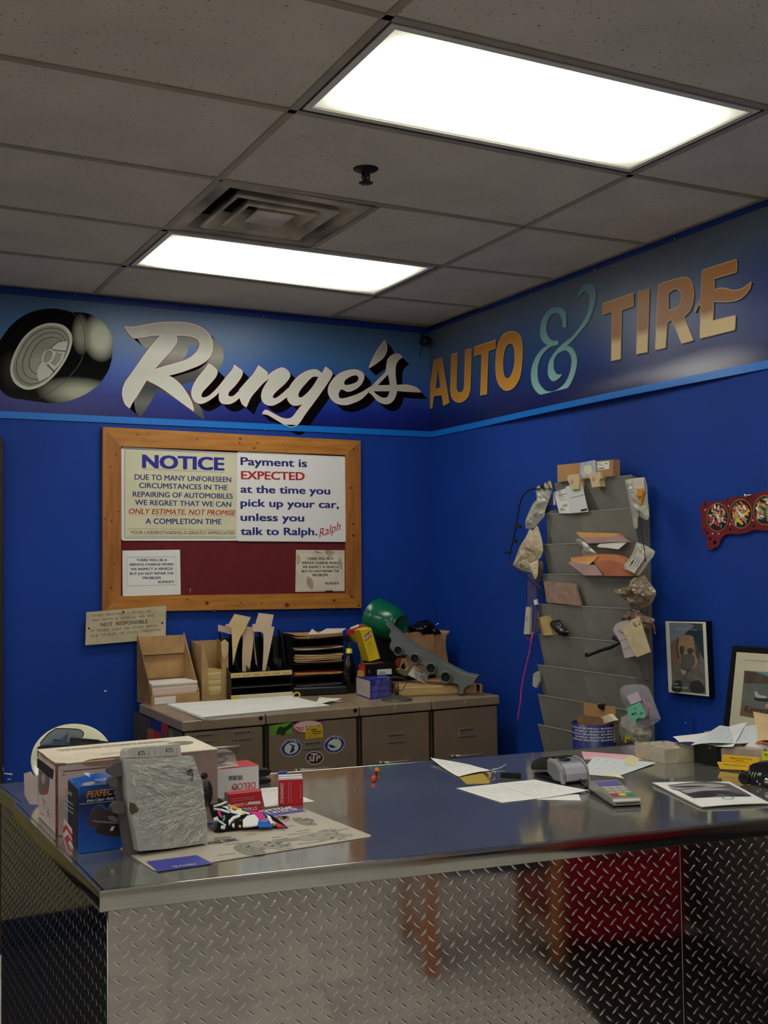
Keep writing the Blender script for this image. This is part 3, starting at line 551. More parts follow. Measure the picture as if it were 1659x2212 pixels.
def paper_notice(lab, quad, border, lines, dy, m, stain):
    f = BACK.off(.0092); t = thing('service_charge_notice', lab, 'notice', f.at(*f.px(170+quad[2][0]/2.633, 900+quad[2][1]/2.633)), 'service charge notices')
    P = [f.px(170+p[0]/2.633, 900+p[1]/2.633) for p in quad]; ob('sheet', MB().prism(f, P, -.0002, .0006), m, t)
    mb = MB().ribbon(f, [f.px(170+p[0]/2.633, 900+p[1]/2.633) for p in border], .0014 if not stain else .0008, .0009)
    for s, a, b in lines: mb.tpx(f, s, a, b, 13, .001, 0, .04, crop=C7)
    ob('lettering', mb, INK, t)
    if stain:
        mb = MB()
        for s in ('1400,762 1455,765 1440,790 1425,800', '1300,910 1330,930 1330,985 1300,960', '1480,800 1500,830 1495,870 1478,850', '1345,762 1380,775 1345,775', '1240,780 1262,800 1258,830 1240,840'): mb.flat(f, [pxs(f, s, C7)], .0008)
        ob('stain', mb, mat('old_stain', (178, 160, 128), .7, var=.1), t)
        ob('clip_tab', MB().flat(f, [pxs(f, crn('1402,990 1444,988 1444,997 1402,998'), C7)], .002), INK, t)
paper_notice('clean white service charge notice, lower left of the board', ((248, 762), (576, 757), (580, 1012), (250, 1022)), ((275, 800), (551, 797), (553, 957), (276, 962)), (('THERE WILL BE A', (328, 822), (502, 822)), ('SERVICE CHARGE WHEN', (290, 848), (538, 846)), ('WE INSPECT A VEHICLE', (295, 874), (535, 871)), ('BUT DO NOT REPAIR THE', (291, 900), (539, 897)), ('PROBLEM.', (364, 924), (470, 923)), ("RUNGE'S", (452, 947), (541, 945))), 0, WHITE, False)
paper_notice('stained yellowing service charge notice, lower right of the board', ((1236, 758), (1512, 760), (1512, 992), (1232, 997)), ((1244, 770), (1500, 774), (1500, 986), (1242, 990)), (('THERE WILL BE A', (1300, 815), (1448, 813)), ('SERVICE CHARGE WHEN', (1268, 838), (1480, 838)), ('WE INSPECT A VEHICLE', (1272, 862), (1477, 861)), ('BUT DO NOT REPAIR THE', (1268, 886), (1480, 884)), ('PROBLEM.', (1330, 908), (1420, 907)), ("RUNGE'S", (1402, 955), (1479, 954))), 0, mat('aged_sheet', (212, 202, 180), .7, var=.05), True)
Bq = BACK.off(.027); C8 = (170, 1290, 8.295)
nr = thing('small_wall_sign', 'faded tilted NOT RESPONSIBLE metal sign below the notice board', 'sign', Bq.at(*Bq.px(270, 1390)))
P = pxs(Bq, crn('135,270 1568,150 1556,742 118,862'), C8); ob('sign_plate', MB().prism(Bq, P, -.001, .001), mat('aged_plate', (196, 184, 152), .5, c2=(176, 162, 128), vs=12), nr)
ob('lettering', MB().tpx(Bq, 'NOT  RESPONSIBLE', (400, 528), (1235, 465), 66, .0014, 0, .02, crop=C8), INK, nr, label='bold black words')
mb = MB()
for t, a, b, h in (('WHEN  REMOVING  A  WHEEL  OR', (232, 357), (1295, 270), 42), ('TIRE  FROM  A  VEHICLE,  WE  ARE', (230, 440), (1350, 347), 42), ('IF  WHEEL  LUGS  OR  STUDS  BREAK', (225, 628), (1415, 528), 42), ('DUE  TO  RUST  OR  CROSS  THREADING', (222, 720), (1470, 600), 42)): mb.tpx(Bq, t, a, b, h, .0014, 0, .012, crop=C8)
ob('lettering', mb, mat('faded_ink_b', (104, 100, 88), .6), nr, label='faded grey lines')
for p in ((182, 560), (1497, 460), (798, 262)):
    u, v = Bq.px(170+p[0]/8.295, 1290+p[1]/8.295); ob('screw', MB().lathe(Fr(Bq.at(u, v, .001), Bq.X, Bq.Y, Bq.N), [(.005, 0), (.004, .002), (.001, .0025)], 8), BLKM, nr)
# ------------------------------------------------------------------ shared builders for small things
def pbox(a, b, z):                      # box frame from the px of its front base corners, standing at height z
    A = bp(*a, 2, z); B = bp(*b, 2, z); X = B-A; X.z = 0; w = X.length; X.normalize()
    return Fr(A, X, (0, 0, 1), (X.y, -X.x, 0)), w
def topf(f, h): return Fr(f.at(0, h, 0), f.X, -f.N, f.Y)        # top face frame (u right, v away)
def leftf(f, d): return Fr(f.at(0, 0, -d), f.N, f.Y, -f.X)      # left face frame (u towards viewer, v up)
def surf(fr, Q, lifts, bow=0.0):
    def fn(s, t):
        u = [Q[0][i]*(1-s)*(1-t)+Q[1][i]*s*(1-t)+Q[2][i]*s*t+Q[3][i]*(1-s)*t for i in (0, 1)]
        z = lifts[0]*((1-s)*(1-t))**2.2+lifts[1]*(s*(1-t))**2.2+lifts[2]*(s*t)**2.2+lifts[3]*((1-s)*t)**2.2+bow*math.sin(math.pi*s)
        return fr.at(u[0], u[1], z)
    return fn
def paper(name, label, cat, fr, quad, m, lifts=(0, 0, 0, 0), rows=6, seed=0, bow=0.0, group=None, ink=None, th=.0004, parent=None, lift_lines=.0004, blocks=()):
    Q = [fr.px(*p) for p in quad]; fn = surf(fr, Q, lifts, bow); rnd = random.Random(seed)
    mb = MB().grid(fn, 10, 10); mb.grid(lambda s, t: fn(s, t)-fr.N*th, 10, 10)
    for a in ((0, None), (1, None), (None, 0), (None, 1)):
        for k in range(10):
            p = [(a[0] if a[0] is not None else (k+e)/10, a[1] if a[1] is not None else (k+e)/10) for e in (0, 1)]
            mb.add([fn(*p[0]), fn(*p[1]), fn(*p[1])-fr.N*th, fn(*p[0])-fr.N*th], [(0, 1, 2, 3)])
    if parent is None: o = ob(name, mb, m, None, label, cat, group)
    else: o = ob(name, mb, m, parent)
    mb = MB()
    def q(s0, t0, s1, t1):
        for k in range(4):
            a, b = s0+(s1-s0)*k/4, s0+(s1-s0)*(k+1)/4; mb.add([fn(a, t0)+fr.N*lift_lines, fn(b, t0)+fr.N*lift_lines, fn(b, t1)+fr.N*lift_lines, fn(a, t1)+fr.N*lift_lines], [(0, 1, 2, 3)])
    for k in range(rows):
        t = .88-k*.78/max(1, rows); s = .1
        while s < .86:
            l = rnd.uniform(.06, .2); q(s, t, min(.9, s+l), t+.008); s += l+rnd.uniform(.02, .12)
    for b in blocks: q(*b)
    if mb.v: ob('printed_lines', mb, ink or GREYINK, o)
    return o
def layers(parent, nm, fr, w, d, h0, n, th, mats, seed=1, j=.006):
    rnd = random.Random(seed); z = h0
    for k in range(n):
        a, b, c, e = [rnd.uniform(0, j) for _ in range(4)]
        ob(nm, MB().box(fr, a, z, -d+c, w-b, z+th*.93, -e), mats[k % len(mats)], parent); z += th
    return z
# ------------------------------------------------------------------ filing cabinets
CAB = mat('cabinet_enamel', (122, 104, 84), .42, var=.06, vs=3, bump=.05); CABD = mat('cabinet_gap', (22, 18, 15), .8); CABTM = mat('cabinet_top_enamel', (140, 122, 98), .35, var=.05)
xs = [CABF.px(393, 1560)[0], CABF.px(575, 1545)[0], CABF.px(777.5, 1530)[0], CABF.px(933.5, 1516)[0], CABF.px(1080.5, 1505)[0]]
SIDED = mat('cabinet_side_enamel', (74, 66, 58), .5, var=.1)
specs = [('brown filing cabinet at the left end of the row, two card holders on its drawer', [(419, 1582.5, 461, 1605), (503, 1576, 543, 1599)], (461, 1614.5, 515, 1610), None, .22, (563, 1551)),
         ('brown filing cabinet covered in stickers, second from the left', [(657, 1599, 695, 1619)], (646, 1662, 707, 1657), (638, 1664), .30, (767, 1534.5)),
         ('plain brown filing cabinet between the stickered one and the right end', [(837.6, 1582, 874, 1605)], (828, 1646.5, 885, 1641), (820, 1647), .30, None),
         ('plain brown filing cabinet at the right end, against the corner', [(991, 1570.6, 1025.4, 1592)], (982, 1632, 1037, 1628), (975, 1632.5), .30, None)]
CHR = mat('worn_chrome', (176, 170, 158), .35, .7)
drawers = []
for k, (lab, hol, han, knob, dh, lock) in enumerate(specs):
    x0, x1 = xs[k]+.003, xs[k+1]-.003
    t = thing('filing_cabinet', lab, 'filing cabinet', ((x0+x1)/2, (YF+YW)/2, 0), 'brown filing cabinets')
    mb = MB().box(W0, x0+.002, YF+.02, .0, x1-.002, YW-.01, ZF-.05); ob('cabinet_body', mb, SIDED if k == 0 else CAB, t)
    mb = MB().box(CABF, x0, ZF-.042, -.66, x1, ZF, .0, bev=.004); ob('cabinet_top', mb, CABTM, t)
    z1 = ZF-.046; i = 0
    while z1 > .1:
        z0 = max(.04, z1-dh); mb = MB().box(CABF, x0+.012, z0+.004, -.03, x1-.012, z1-.003, -.004, bev=.003); d = ob('drawer', mb, CAB, t); drawers.append(d)
        ob('gap_shadow', MB().box(CABF, x0+.004, z0, -.032, x1-.004, z1, -.016), CABD, t)
        def pos(p): return CABF.px(*p)
        dzz = -(i*dh)
        for (a, b, c, e) in hol:
            u0_, v0_ = CABF.px(a, e); u1_, v1_ = CABF.px(c, b); mb = MB(); fw = .006
            for r in ((u0_, v0_, u1_, v0_+fw), (u0_, v1_-fw, u1_, v1_), (u0_, v0_+fw, u0_+fw, v1_-fw), (u1_-fw, v0_+fw, u1_, v1_-fw)): mb.box(CABF, r[0], r[1]+dzz, -.004, r[2], r[3]+dzz, .003)
            ob('card_holder', mb, CHR, d)
        a = CABF.px(han[0], han[1]); b = CABF.px(han[2], han[3]); mb = MB().tube([CABF.at(a[0], a[1]+dzz, -.004), CABF.at(a[0]+.004, a[1]+dzz, .018), CABF.at(a[0]+.02, a[1]+dzz, .024), CABF.at(b[0]-.02, b[1]+dzz, .024), CABF.at(b[0]-.004, b[1]+dzz, .018), CABF.at(b[0], b[1]+dzz, -.004)], [.006, .006, .005, .005, .005, .005], 8)
        ob('handle', mb, CHR, d)
        if knob:
            a = CABF.px(*knob); ob('latch_knob', MB().lathe(Fr(CABF.at(a[0], a[1]+dzz, -.004), CABF.X, CABF.Y, CABF.N), [(.007, 0), (.006, .012), (.008, .014), (.007, .022), (.001, .023)], 12), CHR, d)
        z1 = z0; i += 1
    if lock:
        a = CABF.px(*lock); ob('lock', MB().lathe(Fr(CABF.at(a[0], a[1], 0), CABF.X, CABF.Y, CABF.N), [(.009, 0), (.009, .003), (.004, .003), (.001, .001)], 14), mat('dark_lock', (30, 22, 18), .4, .5), t)
d2 = [o for o in drawers if o.location is not None][4 if False else 0:]
first = []
seen = None
for o in drawers:
    if o.parent is not seen: first.append(o); seen = o.parent
DR = first[1]
C9 = (560, 1540, 7.54); St = CABF.off(-.0035)
GRN = mat('green_sticker', (96, 156, 40), .5, var=.1, vs=20); SPK = mat('pale_pink_sticker', (222, 186, 176), .5); SYE = mat('yellow_card_sticker', (206, 172, 34), .5, var=.05); SBL = mat('blue_sticker', (36, 40, 128), .4); SCR = mat('cream_sticker', (196, 204, 168), .5); SMR = mat('maroon_sticker', (70, 22, 26), .5); SWH = mat('white_sticker', (206, 198, 190), .5)
def ell(x, y, rx, ry, rot=0, n=28):
    c, s = math.cos(rot), math.sin(rot); P = [(x+rx*math.cos(6.28319*k/n)*c-ry*math.sin(6.28319*k/n)*s, y+rx*math.cos(6.28319*k/n)*s+ry*math.sin(6.28319*k/n)*c) for k in range(n)]
    return [St.px(560+p[0]/7.54, 1540+p[1]/7.54) for p in P]
mb = MB().flat(St, [pxs(St, '185,205c 530,152c 530,345c 440,345 400,360 330,350 270,360 210,382c 190,380c', C9)], .0003, 0).flat(St, [pxs(St, '340,225 420,230 520,165 528,230 440,300 400,370 330,350 280,345 300,260', C9)], .0005, 1)
ob('sticker', mb, [GRN, mat('dark_green_print', (30, 52, 20), .5)], DR, label='bright green sticker')
mb = MB().flat(St, [ell(795, 222, 252, 108, -.06)], .0003, 0).flat(St, [ell(795, 222, 236, 94, -.06)], .0005, 1)
mb.text(St, 'DU PONT', St.px(560+590/7.54, 1540+298/7.54), St.px(560+1000/7.54, 1540+262/7.54), .017, .0007, 0, .03)
ob('sticker', mb, [mat('red_sticker_ink', (150, 30, 34), .5), SPK], DR, label='pale oval sticker with red lettering')
mb = MB().flat(St, [pxs(St, crn('750,228 1032,206 1038,400 750,432'), C9)], .0009, 0)
for s in ('840,265 930,258 930,278 840,285', '855,300 1005,290 1005,305 855,314', '862,334 1005,322 1005,336 862,348', '770,262 820,258 820,268 770,272', '880,370 960,364 960,370 880,376', '765,405 1000,388 1000,394 765,411'): mb.flat(St, [pxs(St, crn(s), C9)], .0011, 1)
mb.ribbon(St, pxs(St, '770,350 800,320 840,340 830,380 790,385', C9), .0015, .0011, 1)
ob('sticker', mb, [SYE, mat('brown_print', (70, 52, 16), .6)], DR, label='yellow card stuck over the oval sticker')
def arctext(mb, t, x, y, rx, ry, a0, a1, h, m):
    n = len(t)
    for k, ch in enumerate(t):
        if ch == ' ': continue
        a = a0+(a1-a0)*k/(n-1); px_, py_ = x+rx*math.cos(a), y-ry*math.sin(a); tx, ty = math.sin(a), math.cos(a); w = h*.62
        if a0 < a1: tx, ty = -tx, -ty
        p0 = St.px(560+(px_-tx*w/2)/7.54, 1540+(py_-ty*w/2)/7.54); p1 = St.px(560+(px_+tx*w/2)/7.54, 1540+(py_+ty*w/2)/7.54); mb.text(St, ch, p0, p1, h/7.54/630, .0009, m, .02)
for (x, y, lab, shape) in ((520, 570, 'left round blue and cream sticker', 'hand'), (1222, 515, 'right round blue and cream sticker', 'boat')):
    mb = MB().flat(St, [ell(x, y, 172, 140, -.35)], .0003, 2).flat(St, [ell(x, y, 162, 131, -.35)], .0005, 0).flat(St, [ell(x+4, y+4, 116, 92, -.35)], .0007, 1)
    arctext(mb, 'West Marine', x, y, 132, 108, 2.75, .75, 34, 2); arctext(mb, 'THE BOATING PEOPLE', x, y, 148, 128, 3.5, 5.9, 14, 2)
    if shape == 'hand': sh = ['500,500 590,540 612,552 560,550 575,590 545,640 495,645 515,600 530,540 498,515']
    else: sh = ['1125,510 1150,515 1200,525 1240,552 1275,542 1240,562 1205,570 1150,560 1135,535']
    for s in sh: mb.flat(St, [pxs(St, s, C9)], .0009, 0)
    ob('sticker', mb, [SBL, SCR, SWH], DR, label=lab)
mb = MB().flat(St, [ell(900, 732, 148, 111, -.08)], .0003, 1).flat(St, [ell(900, 732, 135, 99, -.08)], .0005, 0)
for ch, a, b, h in (('S', (798, 790), (858, 787), 76), ('T', (840, 790), (946, 785), 128), ('P', (925, 785), (998, 775), 88)): mb.tpx(St, ch, a, b, h, .0008, 1, .04, .15, crop=C9)
ob('sticker', mb, [SMR, SWH], DR, label='maroon oval sticker with white letters')
# stickers on the dark side of the left cabinet
cab1 = first[0].parent; SF = Fr((xs[0]+.0045, YW, 0), (0, -1, 0), (0, 0, 1), (-1, 0, 0)); CA = (0, 1540, 3.456)
for s, c in (('1125,38 1208,60 1206,142 1125,112', (24, 44, 110)), ('1208,64 1258,80 1252,160 1206,144', (150, 36, 44)), ('1102,112 1150,122 1150,200 1102,196', (170, 80, 30)), ('1152,134 1206,150 1206,196 1150,196', (168, 40, 44)), ('1262,120 1300,140 1295,190 1260,190', (96, 100, 50))):
    ob('sticker', MB().flat(SF, [pxs(SF, crn(s), CA)], .0006), mat('side_sticker_%d' % c[0], c, .5), cab1)
# small scratches on the cabinet tops' front edge
for a, b in (((850, 1531), (856, 1524)), ((1001, 1520), (1008, 1513))):
    o = ob('scratch', MB().ribbon(CABF, [CABF.px(*a), CABF.px(*b)], .002, .0006, 0, closed=False), WHITE, first[2 if a[0] < 900 else 3].parent)
# ------------------------------------------------------------------ cartons on the cabinets
f, w = pbox((327, 1524.5), (431, 1515.5), ZF); D_ = .185
hb = zat(f.at(0, 0, -D_), 1376)-ZF; hl = zat(f.O, 1503.5)-ZF
t = thing('open_carton', 'large open-fronted brown carton holding printed forms, left on the cabinets', 'carton', f.at(w/2, 0, -D_/2), 'brown cartons on the cabinets')
ob('carton_back', MB().box(f, 0, 0, -D_, w, hb, -D_+.004), KRAFT, t)
ob('carton_floor', MB().box(f, 0, 0, -D_+.004, w, .004, 0), KRAFT, t)
ob('carton_front', MB().box(f, 0, .004, -.004, w, hl, 0), KRAFT, t)
for u in (0, w-.004):
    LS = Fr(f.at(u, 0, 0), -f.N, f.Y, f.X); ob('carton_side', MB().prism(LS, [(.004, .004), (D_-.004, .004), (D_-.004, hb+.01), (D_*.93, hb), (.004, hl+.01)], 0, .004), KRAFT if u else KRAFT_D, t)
ob('carton_flap', MB().prism(f, [(0, hb), (w, hb), (w*.97, hb-.085), (w*.02, hb-.085)], -D_+.005, -D_+.02), KRAFT, t)
for v in (hb-.09, hb-.20): ob('crease', MB().box(f, .004, v, -D_+.004, w-.004, v+.002, -D_+.006), KRAFT_D, t)
ob('carton_label', MB().box(f, .015, .004, 0, w*.5, hl-.008, .0006).text(f, '1000', (w*.36, hl*.55), (w*.46, hl*.55), .008, .0008, 0), PAPER, t)
t2 = thing('form_stack', 'thick stack of white and pink forms in the large open carton', 'paper stack', f.at(w/2, .004, -.1))
g = Fr(f.at(.006, .004, -.006), f.X, f.Y, f.N); zt_ = zat(f.O, 1480)-ZF
z = layers(t2, 'sheet_pad', g, w-.012, D_-.03, 0, 9, (zt_)/10, [mat('pink_form', (214, 186, 170), .7), mat('pale_form', (218, 200, 186), .7)], 3, .004); layers(t2, 'sheet_pad', g, w-.012, D_-.03, z, 1, zt_/10, [PAPER], 4, .004)
f, w = pbox((436, 1513), (494, 1508.5), ZF); D_ = .15; H_ = zat(f.at(w, 0, 0), 1386)-ZF; hp = zat(f.O, 1502)-ZF
t = thing('open_carton', 'narrow torn brown carton with a notched front, beside the large carton', 'carton', f.at(w/2, 0, -D_/2), 'brown cartons on the cabinets')
KB = mat('kraft_card_pale', (172, 138, 90), .8, var=.06, bump=.1)
nx0, nx1 = w*.25, w*.74
ob('carton_front', MB().prism(f, [(0, 0), (w, 0), (w, H_-.004), (w*.78, H_+.004), (nx1, H_*.92), (nx1, hp+.02), (nx1-.01, hp), (nx0+.01, hp), (nx0, hp+.03), (nx0-.004, H_*.7), (nx0*.4, H_*.93), (0, H_*.97)], -.004, 0), KB, t)
ob('carton_back', MB().box(f, 0, 0, -D_, w, H_*1.0, -D_+.004), KB, t); ob('carton_floor', MB().box(f, 0, 0, -D_+.004, w, .004, -.004), KB, t)
for u in (0, w-.004): ob('carton_side', MB().prism(Fr(f.at(u, 0, 0), -f.N, f.Y, f.X), [(.004, .004), (D_-.004, .004), (D_-.004, H_*1.02), (D_*.5, H_*.98), (.004, H_*.96)], 0, .004), KB, t)
ob('torn_flap', MB().prism(f, [(w*.72, H_), (w*.86, H_+.012), (w*1.0, H_-.004), (w*.99, H_-.05), (w*.82, H_-.085), (w*.74, H_-.05)], .001, .004), mat('kraft_torn', (196, 170, 126), .9), t)
t2 = thing('card_stack', 'stack of yellowed cards inside the narrow notched carton', 'card stack', f.at(w/2, .004, -.1)); g = Fr(f.at(nx0-.01, .004, -.005), f.X, f.Y, f.N); hh = zat(f.O, 1451)-ZF
layers(t2, 'card', g, nx1-nx0+.02, .13, 0, 12, hh/12, [mat('yellowed_card', (206, 188, 124), .7), mat('cream_card', (216, 202, 150), .7), mat('tan_card', (190, 168, 108), .7)], 8, .003)
# ------------------------------------------------------------------ desk organiser with folders
f, w = pbox((499, 1512.5), (631, 1503.5), ZF); D_ = .19; hs = zat(f.O, 1463)-ZF; hs2 = zat(f.O, 1455)-ZF; ht = zat(f.at(0, 0, -D_*.5), 1368)-ZF
t = thing('desk_organizer', 'black desk organizer with upright slots and a strip of names', 'organizer', f.at(w/2, 0, -D_/2))
for v in (.001, hs*.5, hs-.004): ob('shelf', MB().box(f, 0, v, -D_, w, v+.005, -.002), BLKM, t)
ob('back_panel', MB().box(f, 0, 0, -D_-.004, w, ht*.9, -D_), BLKM, t)
for k in range(7):
    u = (w-.004)*k/6; end = k in (0, 6); LS = Fr(f.at(u, 0, 0), -f.N, f.Y, f.X)
    ob('divider', MB().prism(LS, [(.002, 0 if end else hs), (D_, 0 if end else hs), (D_, ht), (D_*.85, ht), (D_*.7, ht*.9), (D_*.5, hs2+.03), (.002, hs2)], 0, .004), BLK, t)
f1 = Fr(f.at(0, hs-.004, 0), f.X, f.Y, f.N)
TAPE = mat('masking_tape', (206, 180, 120), .7, var=.04)
ob('name_strip', MB().box(f, 0, hs-.004, -.001, w, hs2+.001, .0015), TAPE, t)
for k, (nm, mm_) in enumerate((('Carlos', REDI), ('Javier', BLKM), ('Tony', BLKM), ('Nelson', REDI), ('Louis', BLKM), ('Jason B', REDI))): ob('lettering', MB().text(f, nm, (w*(.03+k*.163), hs+.002), (w*(.03+k*.163)+.115*w, hs+.003), .008, .002, 0, .0, .2), mm_, t)
ob('shelf_edge', MB().box(f, .003, hs*.5, -.002, w-.003, hs*.5+.002, 0), GREYP, t)
t3 = thing('board_strip', 'cream folded board under the black desk organizer', 'board', f.at(w/2, 0, .01)); hq = zat(f.O, 1509)-ZF
ob('board', MB().box(f, -.001, 0, .002, w, hq+.014, .012), PAPER2, t3); ob('tape_end', MB().box(f, -.001, 0, .0125, w*.12, hq+.014, .0135), YEL, t3)
CB = (470, 1310, 8.73)
FOLD = [('pinkish manila folder curling left out of the organizer', '12,342c 140,376c 265,400c 262,520 130,492 8,462c', .11, (196, 166, 146)),
        ('tall manila folder leaning right, leftmost tall one in the organizer', '320,140c 628,204c 520,420 400,660 290,1110c 275,700 272,560 265,400c 190,378c 150,372c 150,335c 208,338c', .06, (212, 186, 132)),
        ('narrow curved manila folder between the two tall ones', '530,362c 600,384 695,388c 660,800 600,1235c 465,1228c 466,900 478,620 470,480', .08, (206, 176, 142)),
        ('thin edge-on manila folder left of the cut-out one', '668,330c 700,440 700,700 765,1215c 745,1215c 700,900 680,640', .10, (170, 148, 122)),
        ('tall manila folder with a cut-out front, rightmost in the organizer', '775,122c 1058,156c 1014,376c 1073,386c 905,1216c 843,1212c 862,900 866,560 830,488 700,474c 660,470c 655,330c 712,335c', .07, (210, 186, 156))]
for lab, o_, dd, c in FOLD:
    ff = f.off(-dd); k = FOLD.index((lab, o_, dd, c)); L = pxs(ff, o_, CB); ob('file_folder', MB().prism(ff, L, -.0012, .0), mat('manila_%d' % k, c, .7, var=.03), None, lab, 'folder', 'manila folders in the desk organizer')
ff = f.off(-.09); ob('plastic_tab', MB().flat(ff, [pxs(ff, '1030,985c 1075,1090 1130,1195c 1200,1150c 1215,1010c 1120,960c', CB)], 0), mat('smoked_plastic', (70, 72, 78), .2, alpha=.4), None, 'small clear smoked plastic wedge in the right organizer slot', 'divider')
# ------------------------------------------------------------------ letter tray tower
f, w = pbox((631, 1503), (745, 1496), ZF); D_ = .215; f = Fr(f.at(.002, 0, -.0), f.X, f.Y, f.N); w -= .002
ys_ = [1380, 1405, 1434, 1461, 1484]; hz = [zat(f.O, y)-ZF for y in ys_]
t = thing('letter_tray_tower', 'black stack of letter trays full of papers', 'letter tray', f.at(w/2, 0, -D_/2))
for h in hz: ob('tray', MB().box(f, 0, h-.006, -D_, w, h-.001, 0).box(f, 0, h-.006, -D_, .004, h+.012, -.05).box(f, w-.004, h-.006, -D_, w, h+.012, -.05), BLK, t)
for u in (0, w-.006): ob('tray_upright', MB().box(f, u, 0, -D_+.02, u+.006, hz[0]+.01, -D_+.08).box(f, u, 0, -.09, u+.006, hz[0], -.06).box(f, u+.002, 0, -D_+.02, u+.004, hz[0]-.004, -.01), BLK, t)
ob('tray_back', MB().box(f, 0, 0, -D_-.004, w, hz[0]+.02, -D_), BLKM, t)
def wavy(parent, nm, fr, w, d, h, n, th, mats, seed):
    rnd = random.Random(seed)
    for k in range(n):
        a = rnd.uniform(-.002, .003); ph = rnd.uniform(0, 6); am = rnd.uniform(.001, .0035); i0, i1, dd = rnd.uniform(0, .012), rnd.uniform(0, .012), rnd.uniform(-.008, .008)
        fn = lambda s, t_, z=0: fr.at(i0+(w-i0-i1)*s, h+k*th+z+am*math.sin(s*4+ph)*(1 if t_ < .5 else .3)+.004*(2*s-1)**4, -d*(t_)+dd*(1-t_))
        mb = MB().grid(lambda s, t_: fn(s, t_, th*.8), 8, 3).grid(lambda s, t_: fn(s, t_), 8, 3)
        for e in range(8): mb.add([fn(e/8, 0), fn((e+1)/8, 0), fn((e+1)/8, 0, th*.8), fn(e/8, 0, th*.8)], [(0, 1, 2, 3)])
        ob(nm, mb, mats[k % len(mats)], parent)
MS = [mat('folder_tan', (196, 160, 108), .8, var=.05), mat('folder_tan_b', (170, 136, 92), .8, var=.05), mat('folder_tan_c', (214, 184, 132), .8)]
for k, (lab, n, th, ms) in enumerate((('tan folders with loose white sheets on the top letter tray', 5, .0035, MS), ('few thin papers on the second letter tray', 2, .0022, [MS[1], PAPER2]), ('thick pile of tan folders in the middle letter tray', 9, .0042, MS), ('thin orange and yellow papers on the fourth letter tray', 4, .0025, [mat('orange_sheet', (196, 96, 60), .7), MS[2], YEL]), ('single grey sheet on the bottom letter tray', 1, .0022, [GREYP]))):
    tt = thing('paper_pile', lab, 'papers', f.at(w/2, hz[k], -.1), 'paper piles in the letter trays'); wavy(tt, 'sheet', Fr(f.at(.006, 0, .004), f.X, f.Y, f.N), w-.012, .19, hz[k], n, th, ms, 20+k)
    if k == 0:
        CC = (620, 1340, 10.37); f4 = f.off(-.03)
        for s in ('460,335c 562,188c 700,285c 640,345c', '640,348c 730,270c 890,182c 1330,176c 1225,262c 1060,318c 850,345c'): ob('loose_sheet', MB().prism(f4, pxs(f4, s, CC), -.001, 0), PAPER, tt)
        ob('tan_slip', MB().box(f, .03, hz[0]+.001, .0, .09, hz[0]+.006, .006), YEL, tt)
fb, wb_ = pbox((632, 1505), (751, 1500), ZF); ob('binder', MB().box(fb, .004, 0, -.20, wb_, zat(fb.O, 1487)-ZF, -.004, bev=.006), BLK, None, 'flat black binder lying below the letter trays', 'binder')
ob('bottle_label_card', MB().box(Fr(bp(752, 1497, 2, ZF), (1, 0, 0), (0, 0, 1), (0, -1, 0)), 0, 0, -.004, .012, .055, 0), PAPER, None, 'narrow white card standing between the binder and the black bottle', 'card')
# black stand right of the trays
fs, _ = pbox((752, 1493), (788, 1491), ZF); fs = fs.off(-.07); ws = .095
t = thing('tool_stand', 'black bar on two grey posts right of the letter trays', 'stand', fs.at(ws/2, 0, 0))
hh = zat(fs.O, 1378)-ZF; u_a = fs.px(741, 1376)[0]; u_b = fs.px(788, 1380)[0]
ob('stand_bar', MB().prism(fs, [fs.px(741, 1372), fs.px(787, 1376), fs.px(788, 1384), fs.px(741, 1385)], -.05, 0), BLKM, t)
for a, b in ((752, 748), (782, 779)):
    A, B = fs.px(a, 1384), fs.px(b, 1452); ob('stand_post', MB().prism(fs, [(A[0], A[1]), (A[0]+.016, A[1]), (B[0]+.012, 0), (B[0], 0)], -.03, -.01), GREYP, t)
# bottle
u0_ = bp(765, 1499, 2, ZF); FB = Fr(u0_+V((0, .05, 0)), (1, 0, 0), (0, 1, 0), (0, 0, 1)); hb = zat(FB.O, 1409)-ZF; ht = zat(FB.O, 1401)-ZF
t = thing('oil_bottle', 'black plastic bottle with a yellow cap', 'bottle', FB.O); r_ = .036
ob('bottle_body', MB().lathe(FB, [(.001, 0), (r_, .002), (r_, hb*.58), (r_*.92, hb*.68), (r_*.6, hb*.83), (.013, hb*.93), (.012, hb)], 24, sy=.7), mat('gloss_black', (14, 14, 15), .18), t)
ob('bottle_cap', MB().lathe(FB, [(.017, hb-.004), (.017, hb+.002), (.0145, hb+.003), (.0145, ht), (.001, ht+.001)], 18), mat('yellow_cap', (220, 200, 30), .4), t)
# steel wool box
CD = (740, 1320, 10.37)
fy = Fr((0, 1.96, 0), (1, .0, 0), (0, 0, 1), (0, -1, 0))
P = pxs(fy, crn('395,430 640,375 840,1062 600,1130'), CD); ft = fy
t = thing('scouring_pad_box', 'tilted yellow box of SOS pads on top of the black box', 'box', ft.at(*P[3], 0))
YB = mat('yellow_box_card', (226, 196, 30), .4, var=.03); ob('box_body', MB().prism(ft, P, -.075, 0, 0), [YB], t)
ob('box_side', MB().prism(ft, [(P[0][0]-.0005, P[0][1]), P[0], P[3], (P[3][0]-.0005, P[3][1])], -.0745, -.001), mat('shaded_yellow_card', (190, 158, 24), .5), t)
mb = MB().flat(ft, [pxs(ft, crn('478,560 600,452 640,440 650,560 520,672 500,668'), CD)], .0006, 0).flat(ft, [pxs(ft, crn('484,578 628,462 640,545 512,650'), CD)], .0008, 1); mb.tpx(ft, 'SOS', (512, 622), (634, 535), 66, .001, 2, .04, .2, crop=CD)
ob('box_print', mb, [REDI, WHITE, mat('sos_blue', (20, 50, 120), .5)], t)
